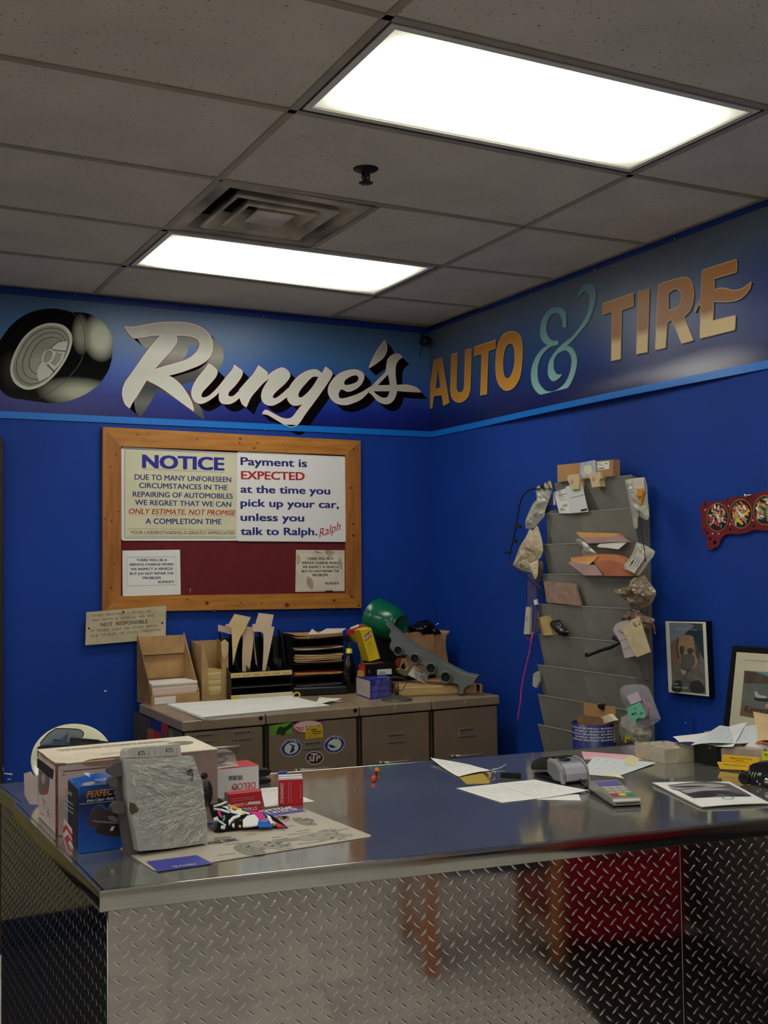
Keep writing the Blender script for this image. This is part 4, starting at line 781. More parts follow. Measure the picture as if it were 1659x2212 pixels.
mb = MB(); rnd = random.Random(4)
for (x, y) in ((560, 700), (556, 745), (556, 800), (560, 860), (575, 920), (590, 975)):
    for k in range(2): mb.flat(ft, [pxs(ft, crn('%d,%d %d,%d %d,%d %d,%d' % (x, y+k*16, x+100, y-38+k*16, x+100, y-34+k*16, x, y+4+k*16)), CD)], .0006)
ob('small_print', mb, mat('olive_ink', (120, 104, 20), .6), t)
fr_ = fy.off(-.07); t = thing('red_card_box', 'small red and white card standing behind the yellow box', 'box', fr_.at(*fr_.px(755, 1370), 0))
ob('red_card', MB().prism(fr_, pxs(fr_, crn('150,430 388,338 398,450 160,520'), CD), -.03, 0), mat('red_card', (180, 30, 44), .5), t); ob('white_flap', MB().prism(fr_, pxs(fr_, crn('172,368 360,292 366,342 176,410'), CD), -.002, .001), PAPER, t)
ob('ochre_card', MB().prism(fr_, pxs(fr_, crn('165,515 395,445 480,700 300,700'), CD), -.03, -.001), mat('ochre_card', (140, 104, 24), .6), t)
ob('brown_flap', MB().prism(fr_, pxs(fr_, crn('400,300 500,290 640,372 396,418'), CD), -.02, -.01), KRAFT_D, t)
# blue box and black box, stacked
A = bp(801, 1511.5, 2, ZF); B = bp(845, 1505.5, 2, ZF); X = (B-A); X.z = 0; w = X.length; f = Fr(A, X, (0, 0, 1), (X.normalized().y, -X.normalized().x, 0))
H_ = zat(A, 1468)-ZF; L_ = bp(769.5, 1500.5, 2, ZF); D_ = (L_-A).length
Xl = (A-L_).normalized(); fL = Fr(L_, Xl, (0, 0, 1), (Xl.y, -Xl.x, 0))
loopb = [(0, 0), (w, 0), ((L_-A).dot(f.X)+w, -(L_-A).dot(f.N)), ((L_-A).dot(f.X), -(L_-A).dot(f.N))]
FT = Fr(A, f.X, -f.N, (0, 0, 1)); t = thing('parts_box', 'blue printed box with a white end, under the black box', 'box', A)
PB = mat('blue_print_box', (52, 54, 150), .4, var=.05); ob('box_body', MB().prism(FT, loopb, 0, H_), PB, t)
ob('white_end', MB().flat(fL, [[(.006, .006), (D_-.006, .006), (D_-.006, H_-.008), (.006, H_-.008)]], .0006), mat('white_end_card', (196, 184, 176), .5), t)
ob('end_line', MB().box(fL, D_*.2, H_*.48, .0006, D_*.7, H_*.495, .0009), GREYINK, t)
mb = MB()
for i, (a, b, c, d) in enumerate(((.22, .7, .5, .95), (.56, .7, .92, .95), (.05, .38, .4, .66), (.44, .38, .94, .66), (.05, .06, .4, .34), (.44, .06, .94, .34))): mb.box(f, w*a, H_*b, 0, w*c, H_*d, .0006)
ob('print_block', mb, mat('lilac_print', (92, 94, 176), .5, var=.12, vs=60), t)
z2 = ZF+H_+.0008
A2 = bp(790, 1463, 1, 1.90); B2 = bp(857, 1464, 1, 1.90); A2.z = B2.z = z2; f, w = Fr(A2, B2-A2, (0, 0, 1), ((B2-A2).normalized().y, -(B2-A2).normalized().x, 0)), (B2-A2).length; f = f.off(-.004)
H_ = zat(f.O, 1435.5)-z2; t = thing('parts_box', 'black box with a white label on top of the blue box', 'box', f.O); BKB = mat('black_print_box', (16, 14, 14), .35)
ob('box_body', MB().box(f, 0, 0, -.07, w, H_, 0, bev=.001), BKB, t); ob('red_end', MB().box(f, -.001, .002, -.068, 0, H_-.002, -.001), mat('red_orange_end', (176, 52, 30), .5), t)
u0_, v0_ = f.px(740+775/10.37, 1320+1435/10.37); u1_, v1_ = f.px(740+1098/10.37, 1320+1290/10.37); ob('label', MB().flat(f, [rrect([(u0_, v0_), (u1_, v0_), (u1_, v1_), (u0_, v1_)], .003)], .0006), PAPER, t)
mb = MB()
for k in range(4): mb.box(f, u0_+.008, v0_+.003+k*.0035, .0006, u0_+.008+(u1_-u0_)*(.6, .45, .5, .4)[k], v0_+.0042+k*.0035, .0009)
ob('label_print', mb, INK, t); u0_, v0_ = f.px(740+590/10.37, 1320+1350/10.37); ob('disc_print', MB().flat(f, [[(u0_+.004*math.cos(k*.5236), v0_+.009*math.sin(k*.5236)) for k in range(12)]], .0006), GREYP, t)
g = topf(f, H_); ob('top_print', MB().flat(g, [[(.002, .005), (w*.45, .004), (w*.3, .06), (.002, .06)]], .0006), mat('olive_gold', (120, 104, 30), .4), t); ob('top_print', MB().flat(g, [[(w*.5, .03), (w*.72, .03), (w*.66, .062), (w*.44, .062)]], .0006), mat('orange_red_print', (196, 60, 36), .5), t)
pb = bp(772, 1458, 2, z2); ob('yellow_card_box', MB().box(Fr(V((A2.x-.022, A2.y+.015, z2)), (1, 0, 0), (0, 0, 1), (0, -1, 0)), 0, 0, -.03, .02, .026, 0), mat('ochre_yellow_card', (190, 156, 30), .5), None, 'small yellow carton end left of the black box', 'box')
# wire stand with round foot
c0 = bp(857.5, 1512, 2, ZF); FD = Fr(c0+V((0, .0, 0)), (1, 0, 0), (0, 1, 0), (0, 0, 1)); R_ = (bp(891, 1512, 2, ZF)-c0).length
t = thing('wire_stand', 'small round iron stand with a bent wire loop', 'stand', c0); IR = mat('dull_iron', (96, 92, 78), .45, .6, var=.1)
ob('stand_foot', MB().lathe(FD, [(.001, 0), (R_, .0), (R_, .006), (R_*.9, .008), (R_*.5, .017), (R_*.3, .022), (.012, .024)], 32), IR, t)
hz_ = lambda y: zat(c0, y)-ZF
ob('stand_stem', MB().tube([FD.at(0, 0, .02), FD.at(0, 0, hz_(1478))], .008, 10), mat('brass_dull', (104, 80, 48), .4, .7), t)
fw_ = Fr(c0, (1, 0, 0), (0, 0, 1), (0, -1, 0)); P = [fw_.px(740+x/10.37, 1320+y/10.37) for x, y in ((1110, 1790), (1050, 1700), (985, 1600), (990, 1530), (1060, 1500), (1200, 1485), (1340, 1500), (1430, 1545), (1430, 1610), (1390, 1680), (1330, 1780))]
ob('wire_loop', MB().tube([fw_.at(p[0], p[1], 0) for p in P], .0024, 6, closed=True), IR, t)
# thick book of forms
f, w = pbox((864, 1506), (1030, 1499.5), ZF); H_ = zat(f.O, 1484)-ZF
t = thing('thick_book', 'thick dog-eared parts catalogue lying flat under the gauge pod', 'book', f.at(w/2, 0, -.1)); PG = mat('page_edges', (198, 170, 116), .8, stretch=(1, 1, 40), c2=(168, 138, 88), vs=12)
ob('page_block', MB().box(f, 0, .004, -.24, w, H_-.003, 0, bev=.003), PG, t); ob('cover', MB().box(f, -.004, 0, -.245, w+.02, .004, .006), KRAFT_D, t); ob('cover', MB().box(f, 0, H_-.003, -.245, w+.02, H_+.001, -.01), KRAFT, t, label='tan top cover')
ob('book_spine', MB().prism(Fr(f.at(w, 0, 0), f.X, f.Y, f.N), [(.002, .004), (.028, .004), (.030, H_-.006), (.022, H_+.001), (.002, H_+.001), (.018, H_-.006), (.018, .008)], -.24, -.004), KRAFT, t)
# dark clutter and small cream part on the book
zbk = ZF+H_+.001
fc = Fr(V((bp(862, 1478, 1, 1.95).x, 1.95, zbk)), (1, 0, 0), (0, 0, 1), (0, -1, 0)); fc = fc.off(-.06)
ob('rubber_hose', MB().tube([fc.at(-.01, .02, 0), fc.at(.03, .014, .02), fc.at(.09, .012, .01), (fc.at(.15, .014, .02)), fc.at(.2, .013, -.01), fc.at(.24, .014, .0)], .012, 10), BLKM, None, 'black rubber hose lying on the catalogue behind the paper tag', 'hose')
CE = (850, 1320, 7.54); f5 = fc.off(-.02)
ob('gasket_packet', MB().prism(f5, pxs(f5, '60,950c 130,930 200,960 250,920c 240,1010 180,1055 90,1010c', CE), -.02, 0), mat('cream_plastic', (186, 170, 110), .5), None, 'crumpled cream packet below the grey gauge pod', 'packet')
ob('orange_card', MB().prism(f5.off(-.03), pxs(f5.off(-.03), crn('60,770 140,755 100,930 15,860'), CE), -.004, 0), mat('orange_red_card', (170, 66, 34), .6), None, 'orange card wedged behind the grey gauge pod', 'card')
ob('cream_bracket', MB().prism(f5.off(-.015), pxs(f5.off(-.015), '150,770c 200,768c 270,920c 250,1000c 215,960 170,840 105,940c', CE), -.006, 0), mat('tan_plastic', (190, 166, 120), .5), None, 'tan folded strap beside the orange card', 'strap')
# gauge pod
GP = mat('grey_gauge_plastic', (98, 102, 98), .55, var=.05, bump=.1, bs=300)
a_ = bp(836, 1350, 1, 1.93); b_ = bp(1000, 1500, 1, 1.665); fg = Fr(V((a_.x, a_.y, ZF)), V((b_.x-a_.x, b_.y-a_.y, 0)), (0, 0, 1)); P = '833,1347c 839,1343c 848,1354 857,1362 874,1377 903,1398 936,1417 965,1434 1002,1453 1020,1457 1033,1460c 1021,1475 1008,1484 1001,1492 997,1507c 990.6,1505c 991,1490 986,1481 969,1478 955,1474 943,1461 924,1453 912,1439 899,1439 886,1429 878,1418 863,1417 850,1412 841,1402 841,1394 844,1387 841,1380 839,1375 843,1365 838,1356'
L = [(p[0], max(p[1], .0008)) for p in pxs(fg, P)]; t = thing('gauge_pod', 'long grey plastic gauge pod with four round holes, leaning on the clutter', 'gauge pod', fg.at(*fg.px(997, 1506), 0))
cups = [(862, 1405, 10), (898, 1422.5, 10.5), (932.5, 1443.5, 11), (964.5, 1462.5, 11.5)]
hol = []
for x, y, r in cups:
    u, v = fg.px(x, y); rr_ = r/2389*4.75; hol.append([(u+rr_*math.cos(k*.3927), v+rr_*math.sin(k*.3927)) for k in range(16)])
mb = MB(); n = len(L); cx_ = sum(p[0] for p in L)/n
# rounded shell: outline at the back, a smaller outline at the front
def shr(p, d):
    # move towards the long axis of the pod
    a = fg.px(836, 1350); b = fg.px(1012, 1478); ax = V((b[0]-a[0], b[1]-a[1])); t_ = ((p[0]-a[0])*ax.x+(p[1]-a[1])*ax.y)/ax.length_squared; q_ = (a[0]+ax.x*t_, a[1]+ax.y*t_)
    k = max(0, 1-d/max(.02, math.hypot(p[0]-q_[0], p[1]-q_[1]))); return (q_[0]+(p[0]-q_[0])*k, q_[1]+(p[1]-q_[1])*k)
rings_ = [(L, -.05), (L, -.02), ([shr(p, .004) for p in L], -.004), ([shr(p, .010) for p in L], .004)]
for (l1, w1), (l2, w2) in zip(rings_, rings_[1:]): mb.add([fg.at(p[0], p[1], w1) for p in l1]+[fg.at(p[0], p[1], w2) for p in l2], [(i, (i+1) % n, n+(i+1) % n, n+i) for i in range(n)], 0, True)
mb.flat(fg, [rings_[-1][0]], .004)
ob('pod_shell', mb, GP, t)
for i, (x, y, r) in enumerate(cups):
    u, v = fg.px(x, y); rr_ = r/2389*4.75; FF_ = Fr(fg.at(u, v, .0), fg.X, fg.Y, fg.N)
    ob('gauge_cup', MB().lathe(FF_, [(rr_*1.35, .0), (rr_*1.3, .014), (rr_*1.12, .02), (rr_, .018), (rr_*.97, .005)], 22), GP, t)
    ob('cup_hole', MB().lathe(FF_, [(rr_*.97, .0085), (.001, .0085)], 22), BLKM, t)
# tag
ftg = fc.off(.16); Q = [(894, 1438), (927, 1457), (918, 1477), (881, 1458)]; L = [ftg.px(*p) for p in Q]
t = thing('paper_tag', 'white tilted paper tag with handwriting hanging from the gauge pod', 'tag', ftg.at(*L[2], 0)); ob('tag_card', MB().prism(ftg, L, -.001, 0), PAPER, t)
mb = MB()
for s, a, b in (('2006', (352, 975), (470, 1018)), ('VW Jetta', (330, 1030), (500, 1098)), ('2.0L Turbo', (335, 1080), (515, 1150))): mb.tpx(ftg, s, a, b, 38, .0006, 0, .02, crop=CE)
ob('handwriting', mb, INK, t)
# paper sack with black bundle
fk = Fr((bp(930, 1470, 1, 2.08).x, 2.08, ZF), (1, 0, 0), (0, 0, 1), (0, -1, 0)); L = pxs(fk, '185,372c 230,352 300,372 420,340 480,392c 640,400c 760,372 870,350 912,322c 900,360 862,390c 850,560 880,760 905,870c 905,1190c 260,1190c 330,560 290,470 200,440', CE)
t = thing('paper_sack', 'crumpled brown paper sack with a torn rim', 'bag', fk.at(L[0][0], 0, 0)); SK = mat('sack_paper', (178, 138, 92), .85, c2=(148, 106, 66), vs=9, bump=.5, bs=30)
mb = MB(); n = len(L); mb.add([fk.at(p[0], p[1], 0) for p in L]+[fk.at(p[0]*1.0, p[1], -.1) for p in L], [(i, (i+1) % n, n+(i+1) % n, n+i) for i in range(n)])
mid = [((L[0][0]+L[len(L)//2][0])/2, 0)]
mb.flat(fk, [L], 0); mb.flat(fk, [L], -.1); ob('sack_body', mb, SK, t)
xs_ = [fk.px(850+x/7.54, 1450)[0] for x in (520, 650, 700)]; zt_ = fk.px(900, 1371)[1]
ob('sack_fold', MB().prism(fk, [(xs_[0], 0), (xs_[2], 0), (xs_[1], zt_*.995), (xs_[0], zt_*.995)], 0, .008), SK, t)
fk2 = fk.off(-.045); L = pxs(fk2, '250,290 260,240 330,220 400,170 500,140 580,150 640,220 720,290 770,385 640,420 480,430 300,360', CE)
ob('black_bundle', MB().blob(fk2, L, .05, .4, 5, 0, 1, 3, sm=True), mat('shiny_black_plastic', (14, 14, 16), .2), None, 'shiny black plastic bundle sticking out of the paper sack', 'bundle')
ob('plastic_hook', MB().tube([fk2.at(*fk2.px(942, 1350), 0), fk2.at(*fk2.px(944, 1347.5), .005), fk2.at(*fk2.px(947, 1346), .0)], .002, 6), WHITE, None, 'tiny white hook on the black bundle in the sack', 'hook')
# green bowl lying on its side, foot towards the camera
GR = mat('green_plastic_bowl', (6, 92, 62), .22, spec=.5)
fbz = fc.off(-.13); bz = fbz.at(*fbz.px(852, 1352), .07); rimc = fbz.at(*fbz.px(829, 1338), -.085); ax = (bz-rimc); Hh = ax.length; ax.normalize(); bx = ax.cross(V((0, 0, 1))).normalized(); by = bx.cross(ax)
FBw = Fr(rimc, bx, by, ax); Rr = .104
prof = [(Rr*1.03, 0), (Rr*1.04, .004), (Rr, .008), (Rr*.97, Hh*.3), (Rr*.88, Hh*.6), (Rr*.74, Hh*.84), (Rr*.62, Hh*.94), (Rr*.56, Hh*.955), (Rr*.55, Hh), (Rr*.52, Hh), (Rr*.51, Hh*.965), (.001, Hh*.96)]
t = thing('plastic_bowl', 'glossy green plastic bowl propped on its side in the corner', 'bowl', bz); ob('bowl_shell', MB().lathe(FBw, prof, 48).lathe(FBw, [(Rr*1.0, .003), (Rr*.94, Hh*.3), (Rr*.84, Hh*.6), (Rr*.5, Hh*.92), (.001, Hh*.93)], 32), GR, t)
# dark jumble that carries the bowl: black crate
fj = Fr(V((bz.x-.03, YW-.20, ZF)), (1, 0, 0), (0, 0, 1), (0, -1, 0)); hj = rimc.z-Rr-ZF+.03
t = thing('storage_crate', 'dark open crate under the green bowl', 'crate', fj.O)
ob('crate_wall', MB().box(fj, -.10, 0, -.12, .11, max(.05, hj), .02, bev=.006), BLKM, t); ob('crate_rim', MB().box(fj, -.105, max(.05, hj)-.016, -.125, .115, max(.05, hj)-.004, .025, bev=.003), BLK, t)
fh = Fr(V((bp(822, 1432, 2, zbk).x, 0, 0)), (1, 0, 0), (0, 0, 1), (0, -1, 0))
# big pad of drawings on the cabinet fronts
TP = CABT.off(.0006); Q = [TP.px(*p) for p in ((437, 1555), (711, 1529), (627, 1508), (360, 1526))]
hh = .012; t = thing('desk_pad', 'large white blotter pad of sheets lying across the cabinet tops', 'paper pad', TP.at(*Q[0], 0))
for k in range(4): ob('pad_sheets', MB().prism(TP, [(p[0]+random.uniform(-.004, .004), p[1]+random.uniform(-.003, .003)) for p in Q], k*hh/4, (k+.85)*hh/4), PAPER if k != 1 else mat('greyish_sheet', (188, 184, 170), .7), t)
ob('faint_grid', MB().ribbon(TP, [tuple((Q[0][i]*(1-a)*(1-b)+Q[1][i]*a*(1-b)+Q[2][i]*a*b+Q[3][i]*(1-a)*b) for i in (0, 1)) for a, b in ((.1, .15), (.9, .15), (.9, .85), (.1, .85))], .0015, hh+.0002), mat('faint_ink', (205, 203, 195), .7), t)
T2 = CABT.off(.0135); paper('loose_paper', 'small folded white paper at the right end of the desk pad', 'paper', T2, [(680, 1522), (716, 1516), (738, 1511), (690, 1506)], PAPER, (0, .004, .006, 0), 0, 2)
T3 = CABT.off(.001); paper('loose_paper', 'cream slip under the right end of the desk pad', 'paper', T3, [(700, 1524), (718, 1521), (740, 1515.5), (712, 1512)], PAPER2, (0, 0, .002, 0), 0, 2)
FT_ = Fr(bp(641, 1504, 2, ZF+.018)+V((0, 0, -.004)), (1, 0, 0), (0, 0, 1), (0, -1, 0)); ob('tape_roll', MB().tube([FT_.at(.016*math.cos(k*.5236), .009+.012*math.sin(k*.5236), .0) for k in range(12)], .0035, 6, closed=True), YEL, None, 'small loop of yellow tape behind the desk pad', 'tape')
# ------------------------------------------------------------------ steel topped counter with diamond plate
cFL = V((-.678, -.604, 0)); dF = V((.9891, -.1473, 0)); nF = V((-.1473, -.9891, 0))
XR = XW-.004
cFR = cFL+dF*((XR-cFL.x)/dF.x); cBR = V((XR, .073, 0)); cB1 = V((-.30, .392, 0)); cB2 = V((-.33, .585, 0)); cBL = V((-.70, .605, 0)); ntc = bp(28, 1735, 2, ZC); ntc.z = 0
ctr = thing('service_counter', 'long steel topped counter clad in silver diamond plate', 'counter', (.5, -.2, 0))
def brushed(name, c, rough, sc):
    m = mat(name, c, rough, 1, var=.05, vs=2.5); nt = m.node_tree; N = nt.nodes; b = N['Principled BSDF']
    tc = N.new('ShaderNodeTexCoord'); n = N.new('ShaderNodeTexNoise'); n.inputs['Scale'].default_value = 3.5; n.inputs['Detail'].default_value = 6; nt.links.new(tc.outputs['Object'], n.inputs['Vector'])
    mr = N.new('ShaderNodeMapRange'); mr.inputs['From Min'].default_value = .35; mr.inputs['From Max'].default_value = .7; mr.inputs['To Min'].default_value = rough*.6; mr.inputs['To Max'].default_value = rough*1.7
    nt.links.new(n.outputs['Fac'], mr.inputs['Value']); nt.links.new(mr.outputs[0], b.inputs['Roughness'])
    n2 = N.new('ShaderNodeTexNoise'); n2.inputs['Scale'].default_value = sc; n2.inputs['Detail'].default_value = 2; nt.links.new(tc.outputs['Object'], n2.inputs['Vector'])
    bu = N.new('ShaderNodeBump'); bu.inputs['Strength'].default_value = .05; bu.inputs['Distance'].default_value = .01; nt.links.new(n2.outputs['Fac'], bu.inputs['Height']); nt.links.new(bu.outputs['Normal'], b.inputs['Normal']); return m
TOPM = brushed('stainless_top', (180, 180, 172), .085, 2.2); TOPM.node_tree.nodes['Principled BSDF'].inputs['Metallic'].default_value = .84; EDGEM = brushed('stainless_edge', (180, 178, 170), .13, 5)
PLATE = brushed('diamond_plate_metal', (176, 172, 166), .06, 4); LUG = mat('tread_lug_metal', (214, 210, 202), .2, 1)
mb = MB(); L = [(p.x, p.y) for p in (cFL, cFR, cBR, cB1, cB2, cBL, ntc+V((.014, .0, 0)), ntc)]
F0 = Fr((0, 0, ZC), (1, 0, 0), (0, 1, 0), (0, 0, 1)); mb.prism(F0, L, -.004, 0); ob('counter_top_sheet', mb, TOPM, ctr)
def edge(a, b, nm, w=.0):
    X = (b-a).normalized(); f = Fr(a+V((0, 0, ZC)), X, (0, 0, 1), (X.y, -X.x, 0)); l = (b-a).length
    mb = MB(); prof = [(-.010, .0002), (-.006, .0002), (-.0035, -.0006), (-.0015, -.0022), (-.0004, -.0045), (0, -.007), (0, -.040), (-.002, -.042), (-.008, -.042)]
    vs = [f.at(u, p[1], p[0]) for u in (0, l) for p in prof]; k = len(prof); mb.add(vs, [(i, (i+1) % k, k+(i+1) % k, k+i) for i in range(k)], 0, True); mb.add([f.at(l, p[1], p[0]) for p in prof], [tuple(range(k))]); mb.add([f.at(0, p[1], p[0]) for p in prof], [tuple(range(k))[::-1]])
    ob(nm, mb, EDGEM, ctr)
edge(cFL, cFR, 'counter_edge'); edge(ntc, cFL, 'counter_edge'); edge(cBL, ntc+V((.014, 0, 0)), 'counter_edge'); edge(cBR, cB1, 'counter_edge'); edge(cB1, cB2, 'counter_edge'); edge(cB2, cBL, 'counter_edge')
ins = .019
pFL = cFL+dF*.017-nF*ins; pFR = cFR-nF*ins; pBL = cBL+V((.02, -.02, 0)); pBR = cBR+V((0, -.02, 0))
mb = MB(); Lp = [(p.x, p.y) for p in (pFL, pFR, pBR, cB1+V((-.02, -.02, 0)), cB2+V((-.02, -.02, 0)), pBL)]; mb.prism(Fr((0, 0, 0), (1, 0, 0), (0, 1, 0), (0, 0, 1)), Lp, .0, ZC-.006); ob('counter_carcass', mb, mat('painted_carcass', (40, 38, 36), .7), ctr)
def plate(a, b, nm):
    X = (b-a).normalized(); f = Fr(a, X, (0, 0, 1), (X.y, -X.x, 0)); l = (b-a).length; o = ob(nm, MB().box(f, 0, .01, 0, l, ZC-.03, .002, bev=.0008), PLATE, ctr)
    p = .0335; vs = []; fs = []
    h, hl, hw = .0016, .0128, .0030; c45 = math.cos(math.radians(41)); s45 = math.sin(math.radians(41))
    base = [(-1, 0), (-.45, .8), (0, 1), (.45, .8), (1, 0), (.45, -.8), (0, -1), (-.45, -.8)]; ridge = [(-.55, 0), (0, .0), (.55, 0)]
    fcs = [(0, 1, 8), (1, 2, 9, 8), (2, 3, 10, 9), (3, 4, 10), (4, 5, 10), (5, 6, 9, 10), (6, 7, 8, 9), (7, 0, 8)]
    for i in range(int(l/p)+1):
        for j in range(int((ZC-.03)/p)+1):
            for s, (du, dv) in ((1, (.0006, .0), ), (-1, (p*.5, p*.5))):
                u, v = i*p+.0008+du, j*p-.003+dv
                if u+.011 > l or v < .022 or v > ZC-.045 or (u < .009): continue
                b0 = len(vs)
                for (x, y), z in [(q_, .0019) for q_ in base]+[(q_, .0019+h) for q_ in ridge]:
                    X_, Y_ = x*hl, y*hw; vs.append(f.at(u+X_*c45-s*Y_*s45, v+s*X_*s45+Y_*c45, z))
                fs += [tuple(b0+k for k in q_) for q_ in fcs]
    ob('tread_lugs', MB().add(vs, fs, 0, True), LUG, ctr, kind='stuff')
    return f
l1 = pFL+dF*1.322
plate(pFL, l1, 'diamond_plate_sheet'); plate(l1+dF*.001, pFR, 'diamond_plate_sheet'); plate(V((cBL.x+.02, cBL.y-.02, 0)), pFL-nF*(-.0), 'diamond_plate_sheet')
ob('corner_seam', MB().tube([pFL+V((-.001, -.002, .01)), pFL+V((-.001, -.002, ZC-.04))], .0015, 6), STEEL, ctr)
# ------------------------------------------------------------------ boxes on the counter, left
def boxat(x0, y0, x1, y1, rot=0.0, z=ZC):
    X = V((math.cos(rot), math.sin(rot), 0)); return Fr((x0, y0, z+.0003), X, (0, 0, 1), (X.y, -X.x, 0)), x1-x0, y1-y0
f, w, d = boxat(-.664, -.122, -.268, .115); h = .1675
CW = (40, 1560, 7.373); CX = (240, 1590, 6.913)
t = thing('caliper_carton', 'large battered white carton with printed sides, back left on the counter', 'carton', f.at(w/2, 0, -d/2)); WC = mat('white_carton', (206, 186, 182), .6, c2=(190, 172, 164), vs=7, bump=.15, bs=30); WCT = mat('carton_top_white', (216, 204, 178), .6, var=.04)
ob('carton_body', MB().box(f, 0, 0, -d, w, h, 0, bev=.0025), WC, t); g = topf(f, h); lf = leftf(f, d)
ob('carton_lid', MB().box(g, -.002, -.002, 0, w+.001, d, .0022), WCT, t)
edgeP = [f.at(0, h*k/8, .0015+random.uniform(-.0015, .0015)) for k in range(9)]; ob('worn_corner', MB().tube([p+V((-.001, 0, 0)) for p in edgeP], .003, 5), mat('raw_board', (112, 66, 46), .9, var=.2, vs=80), t)
ob('worn_corner', MB().prism(g, [(-.004, -.004), (.02, -.004), (0, .02), (-.002, .05), (-.005, .1), (-.002, .16), (-.004, .2), (-.006, .2)], .0, .003), KRAFT_D, t)
mb = MB().flat(f, [pxs(f, crn('705,778 1600,690 1600,708 705,795'), CW)], .001); ob('print_band', mb, mat('brown_band', (112, 72, 58), .6), t)
ob('print_patch', MB().flat(f, [pxs(f, '980,640c 1150,590 1400,560 1640,535c 1640,690c 1100,700c 1040,680', CW)], .0008), mat('tan_print', (168, 124, 98), .6, var=.05), t)
ob('print_patch', MB().flat(f, [[(w*.83, .0), (w, .0), (w, h), (w*.62, h), (w*.7, h*.5)]], .0006), mat('tan_print_b', (150, 124, 112), .6, var=.05), t)
ob('lettering', MB().tpx(f, 'Pr', (705, 862), (745, 858), 36, .001, 0, .02, crop=CW), INK, t)
ob('dark_disc_print', MB().lathe(Fr(f.at(*f.px(446, 1714), .0008), f.X, f.Y, f.N), [(.001, .0006), (.02, .0006), (.02, 0)], 20, sx=.8, sy=1.7).lathe(Fr(f.at(*f.px(441, 1676), .0008), f.X, f.Y, f.N), [(.001, .0006), (.009, .0006), (.009, 0)], 14), mat('dark_print', (30, 28, 24), .5), t)
mb = MB(); rnd = random.Random(5)
for k in range(2):
    s = .06+k*.01
    while s < .5: l = rnd.uniform(.006, .02); mb.flat(g, [[(s*w*1.6, d*.80+k*-.016), ((s*w*1.6+l), d*.80-k*.016), (s*w*1.6+l, d*.80-k*.016+.006), (s*w*1.6, d*.80-k*.016+.006)]], .0028); s += l+.012
ob('small_print', mb, mat('brown_ink', (120, 96, 72), .7), t)
ob('oval_print', MB().ribbon(g, [(w*.38+.025*math.cos(k*.4488), d*.3+.010*math.sin(k*.4488)) for k in range(14)], .003, .0028).ribbon(g, [(w*.30, d*.3), (w*.32, d*.3)], .003, .0028, closed=False), GREYINK, t)
ob('oval_print', MB().flat(g, [[(w*.86+.035*math.cos(k*.4488), d*.55+.03*math.sin(k*.4488)) for k in range(14)]], .0028), mat('olive_grey_print', (120, 116, 98), .6), t)
mb = MB().flat(lf, [pxs(lf, crn('302,565 565,760 545,910 300,715'), CW)], .001, 0).flat(lf, [pxs(lf, '330,760c 500,850c 480,1040 430,1130 380,1150 330,1100', CW)], .001, 1).flat(lf, [pxs(lf, '370,870 395,825 430,840 440,920 415,985 380,950', CW)], .0014, 2).flat(lf, [pxs(lf, '432,1100 478,1030 470,1100 440,1150', CW)], .0014, 3)
ob('end_print', mb, [mat('end_black', (34, 28, 26), .6), mat('end_brown_grey', (112, 96, 86), .6), mat('end_light_grey', (160, 152, 144), .6), mat('end_red', (186, 70, 60), .6)], t)
mb = MB(); rnd = random.Random(2)
for k in range(14):
    u, v = lf.px(40+rnd.uniform(330, 470)/7.373, 1560+rnd.uniform(1180, 1500)/7.373); mb.box(lf, u, v, .0006, u+rnd.uniform(.008, .03), v+.0025, .001)
ob('small_print', mb, mat('mauve_ink', (150, 124, 120), .7), t)
fl_ = Fr(lf.at(-.0, 0, .0), lf.X, lf.Y, lf.N); P = [(-.005, .04), (-.005, h*.63), (.012, h*.66), (.02, h*.6), (.05, h*.62), (.045, .05)]
LF2 = Fr(f.at(0, 0, -d), V((-.5, .86, 0)), (0, 0, 1)); ob('open_flap', MB().prism(LF2, [(0, .03), (0, h*.62), (.018, h*.60), (.03, h*.66), (.052, h*.62), (.05, .05), (.03, .028)], -.0015, .0015), WC, t)
ob('flap_print', MB().flat(LF2, [[(.02, h*.33), (.036, h*.33), (.036, h*.42), (.02, h*.42)]], .002).flat(LF2, [[(.012, h*.2), (.03, h*.2), (.03, h*.26), (.012, h*.26)]], .002), GREYP, t)
# blue caliper box
f, w, d = boxat(-.653, -.305, -.40, -.178, -.02); h = .1435
t = thing('caliper_carton', 'blue brake caliper box with orange lettering in front of the white carton', 'carton', f.at(w/2, 0, -d/2)); BB = rampmat('blue_carton_print', 2, [(1.07, (20, 86, 178)), (1.12, (14, 66, 158)), (1.16, (14, 46, 110)), (1.19, (18, 30, 74)), (1.215, (26, 92, 180))], .02, 20, .3)
ob('carton_body', MB().box(f, 0, 0, -d, w, h, 0, bev=.0015), BB, t); g = topf(f, h); lf = leftf(f, d)
mb = MB(); rnd = random.Random(3); fn = lambda s, q_: g.at(w*s, d*.62*q_, .002+.012*math.sin(q_*1.6)*(.4+.6*abs(math.sin(s*7)))*(1 if q_ > 0 else 0)+rnd.uniform(0, .002)); mb.grid(fn, 14, 6); ob('crumpled_top_flap', mb, mat('blue_flap', (28, 92, 176), .25, c2=(20, 62, 130), vs=18), t)
ob('silver_glint_patch', MB().flat(g.off(.013), [pxs(g.off(.013), '1040,815 1090,850 1150,870 1240,840 1200,815 1150,825 1100,805', CW)], 0), mat('painted_glint', (196, 206, 220), .3), t)  # pale patch paints a glint on the flap
ob('lettering', MB().tpx(g.off(.016), 'YELLOW', (1310, 940), (1480, 905), 34, 0, 0, .03, crop=CW), mat('pale_blue_ink', (170, 190, 220), .5), t)
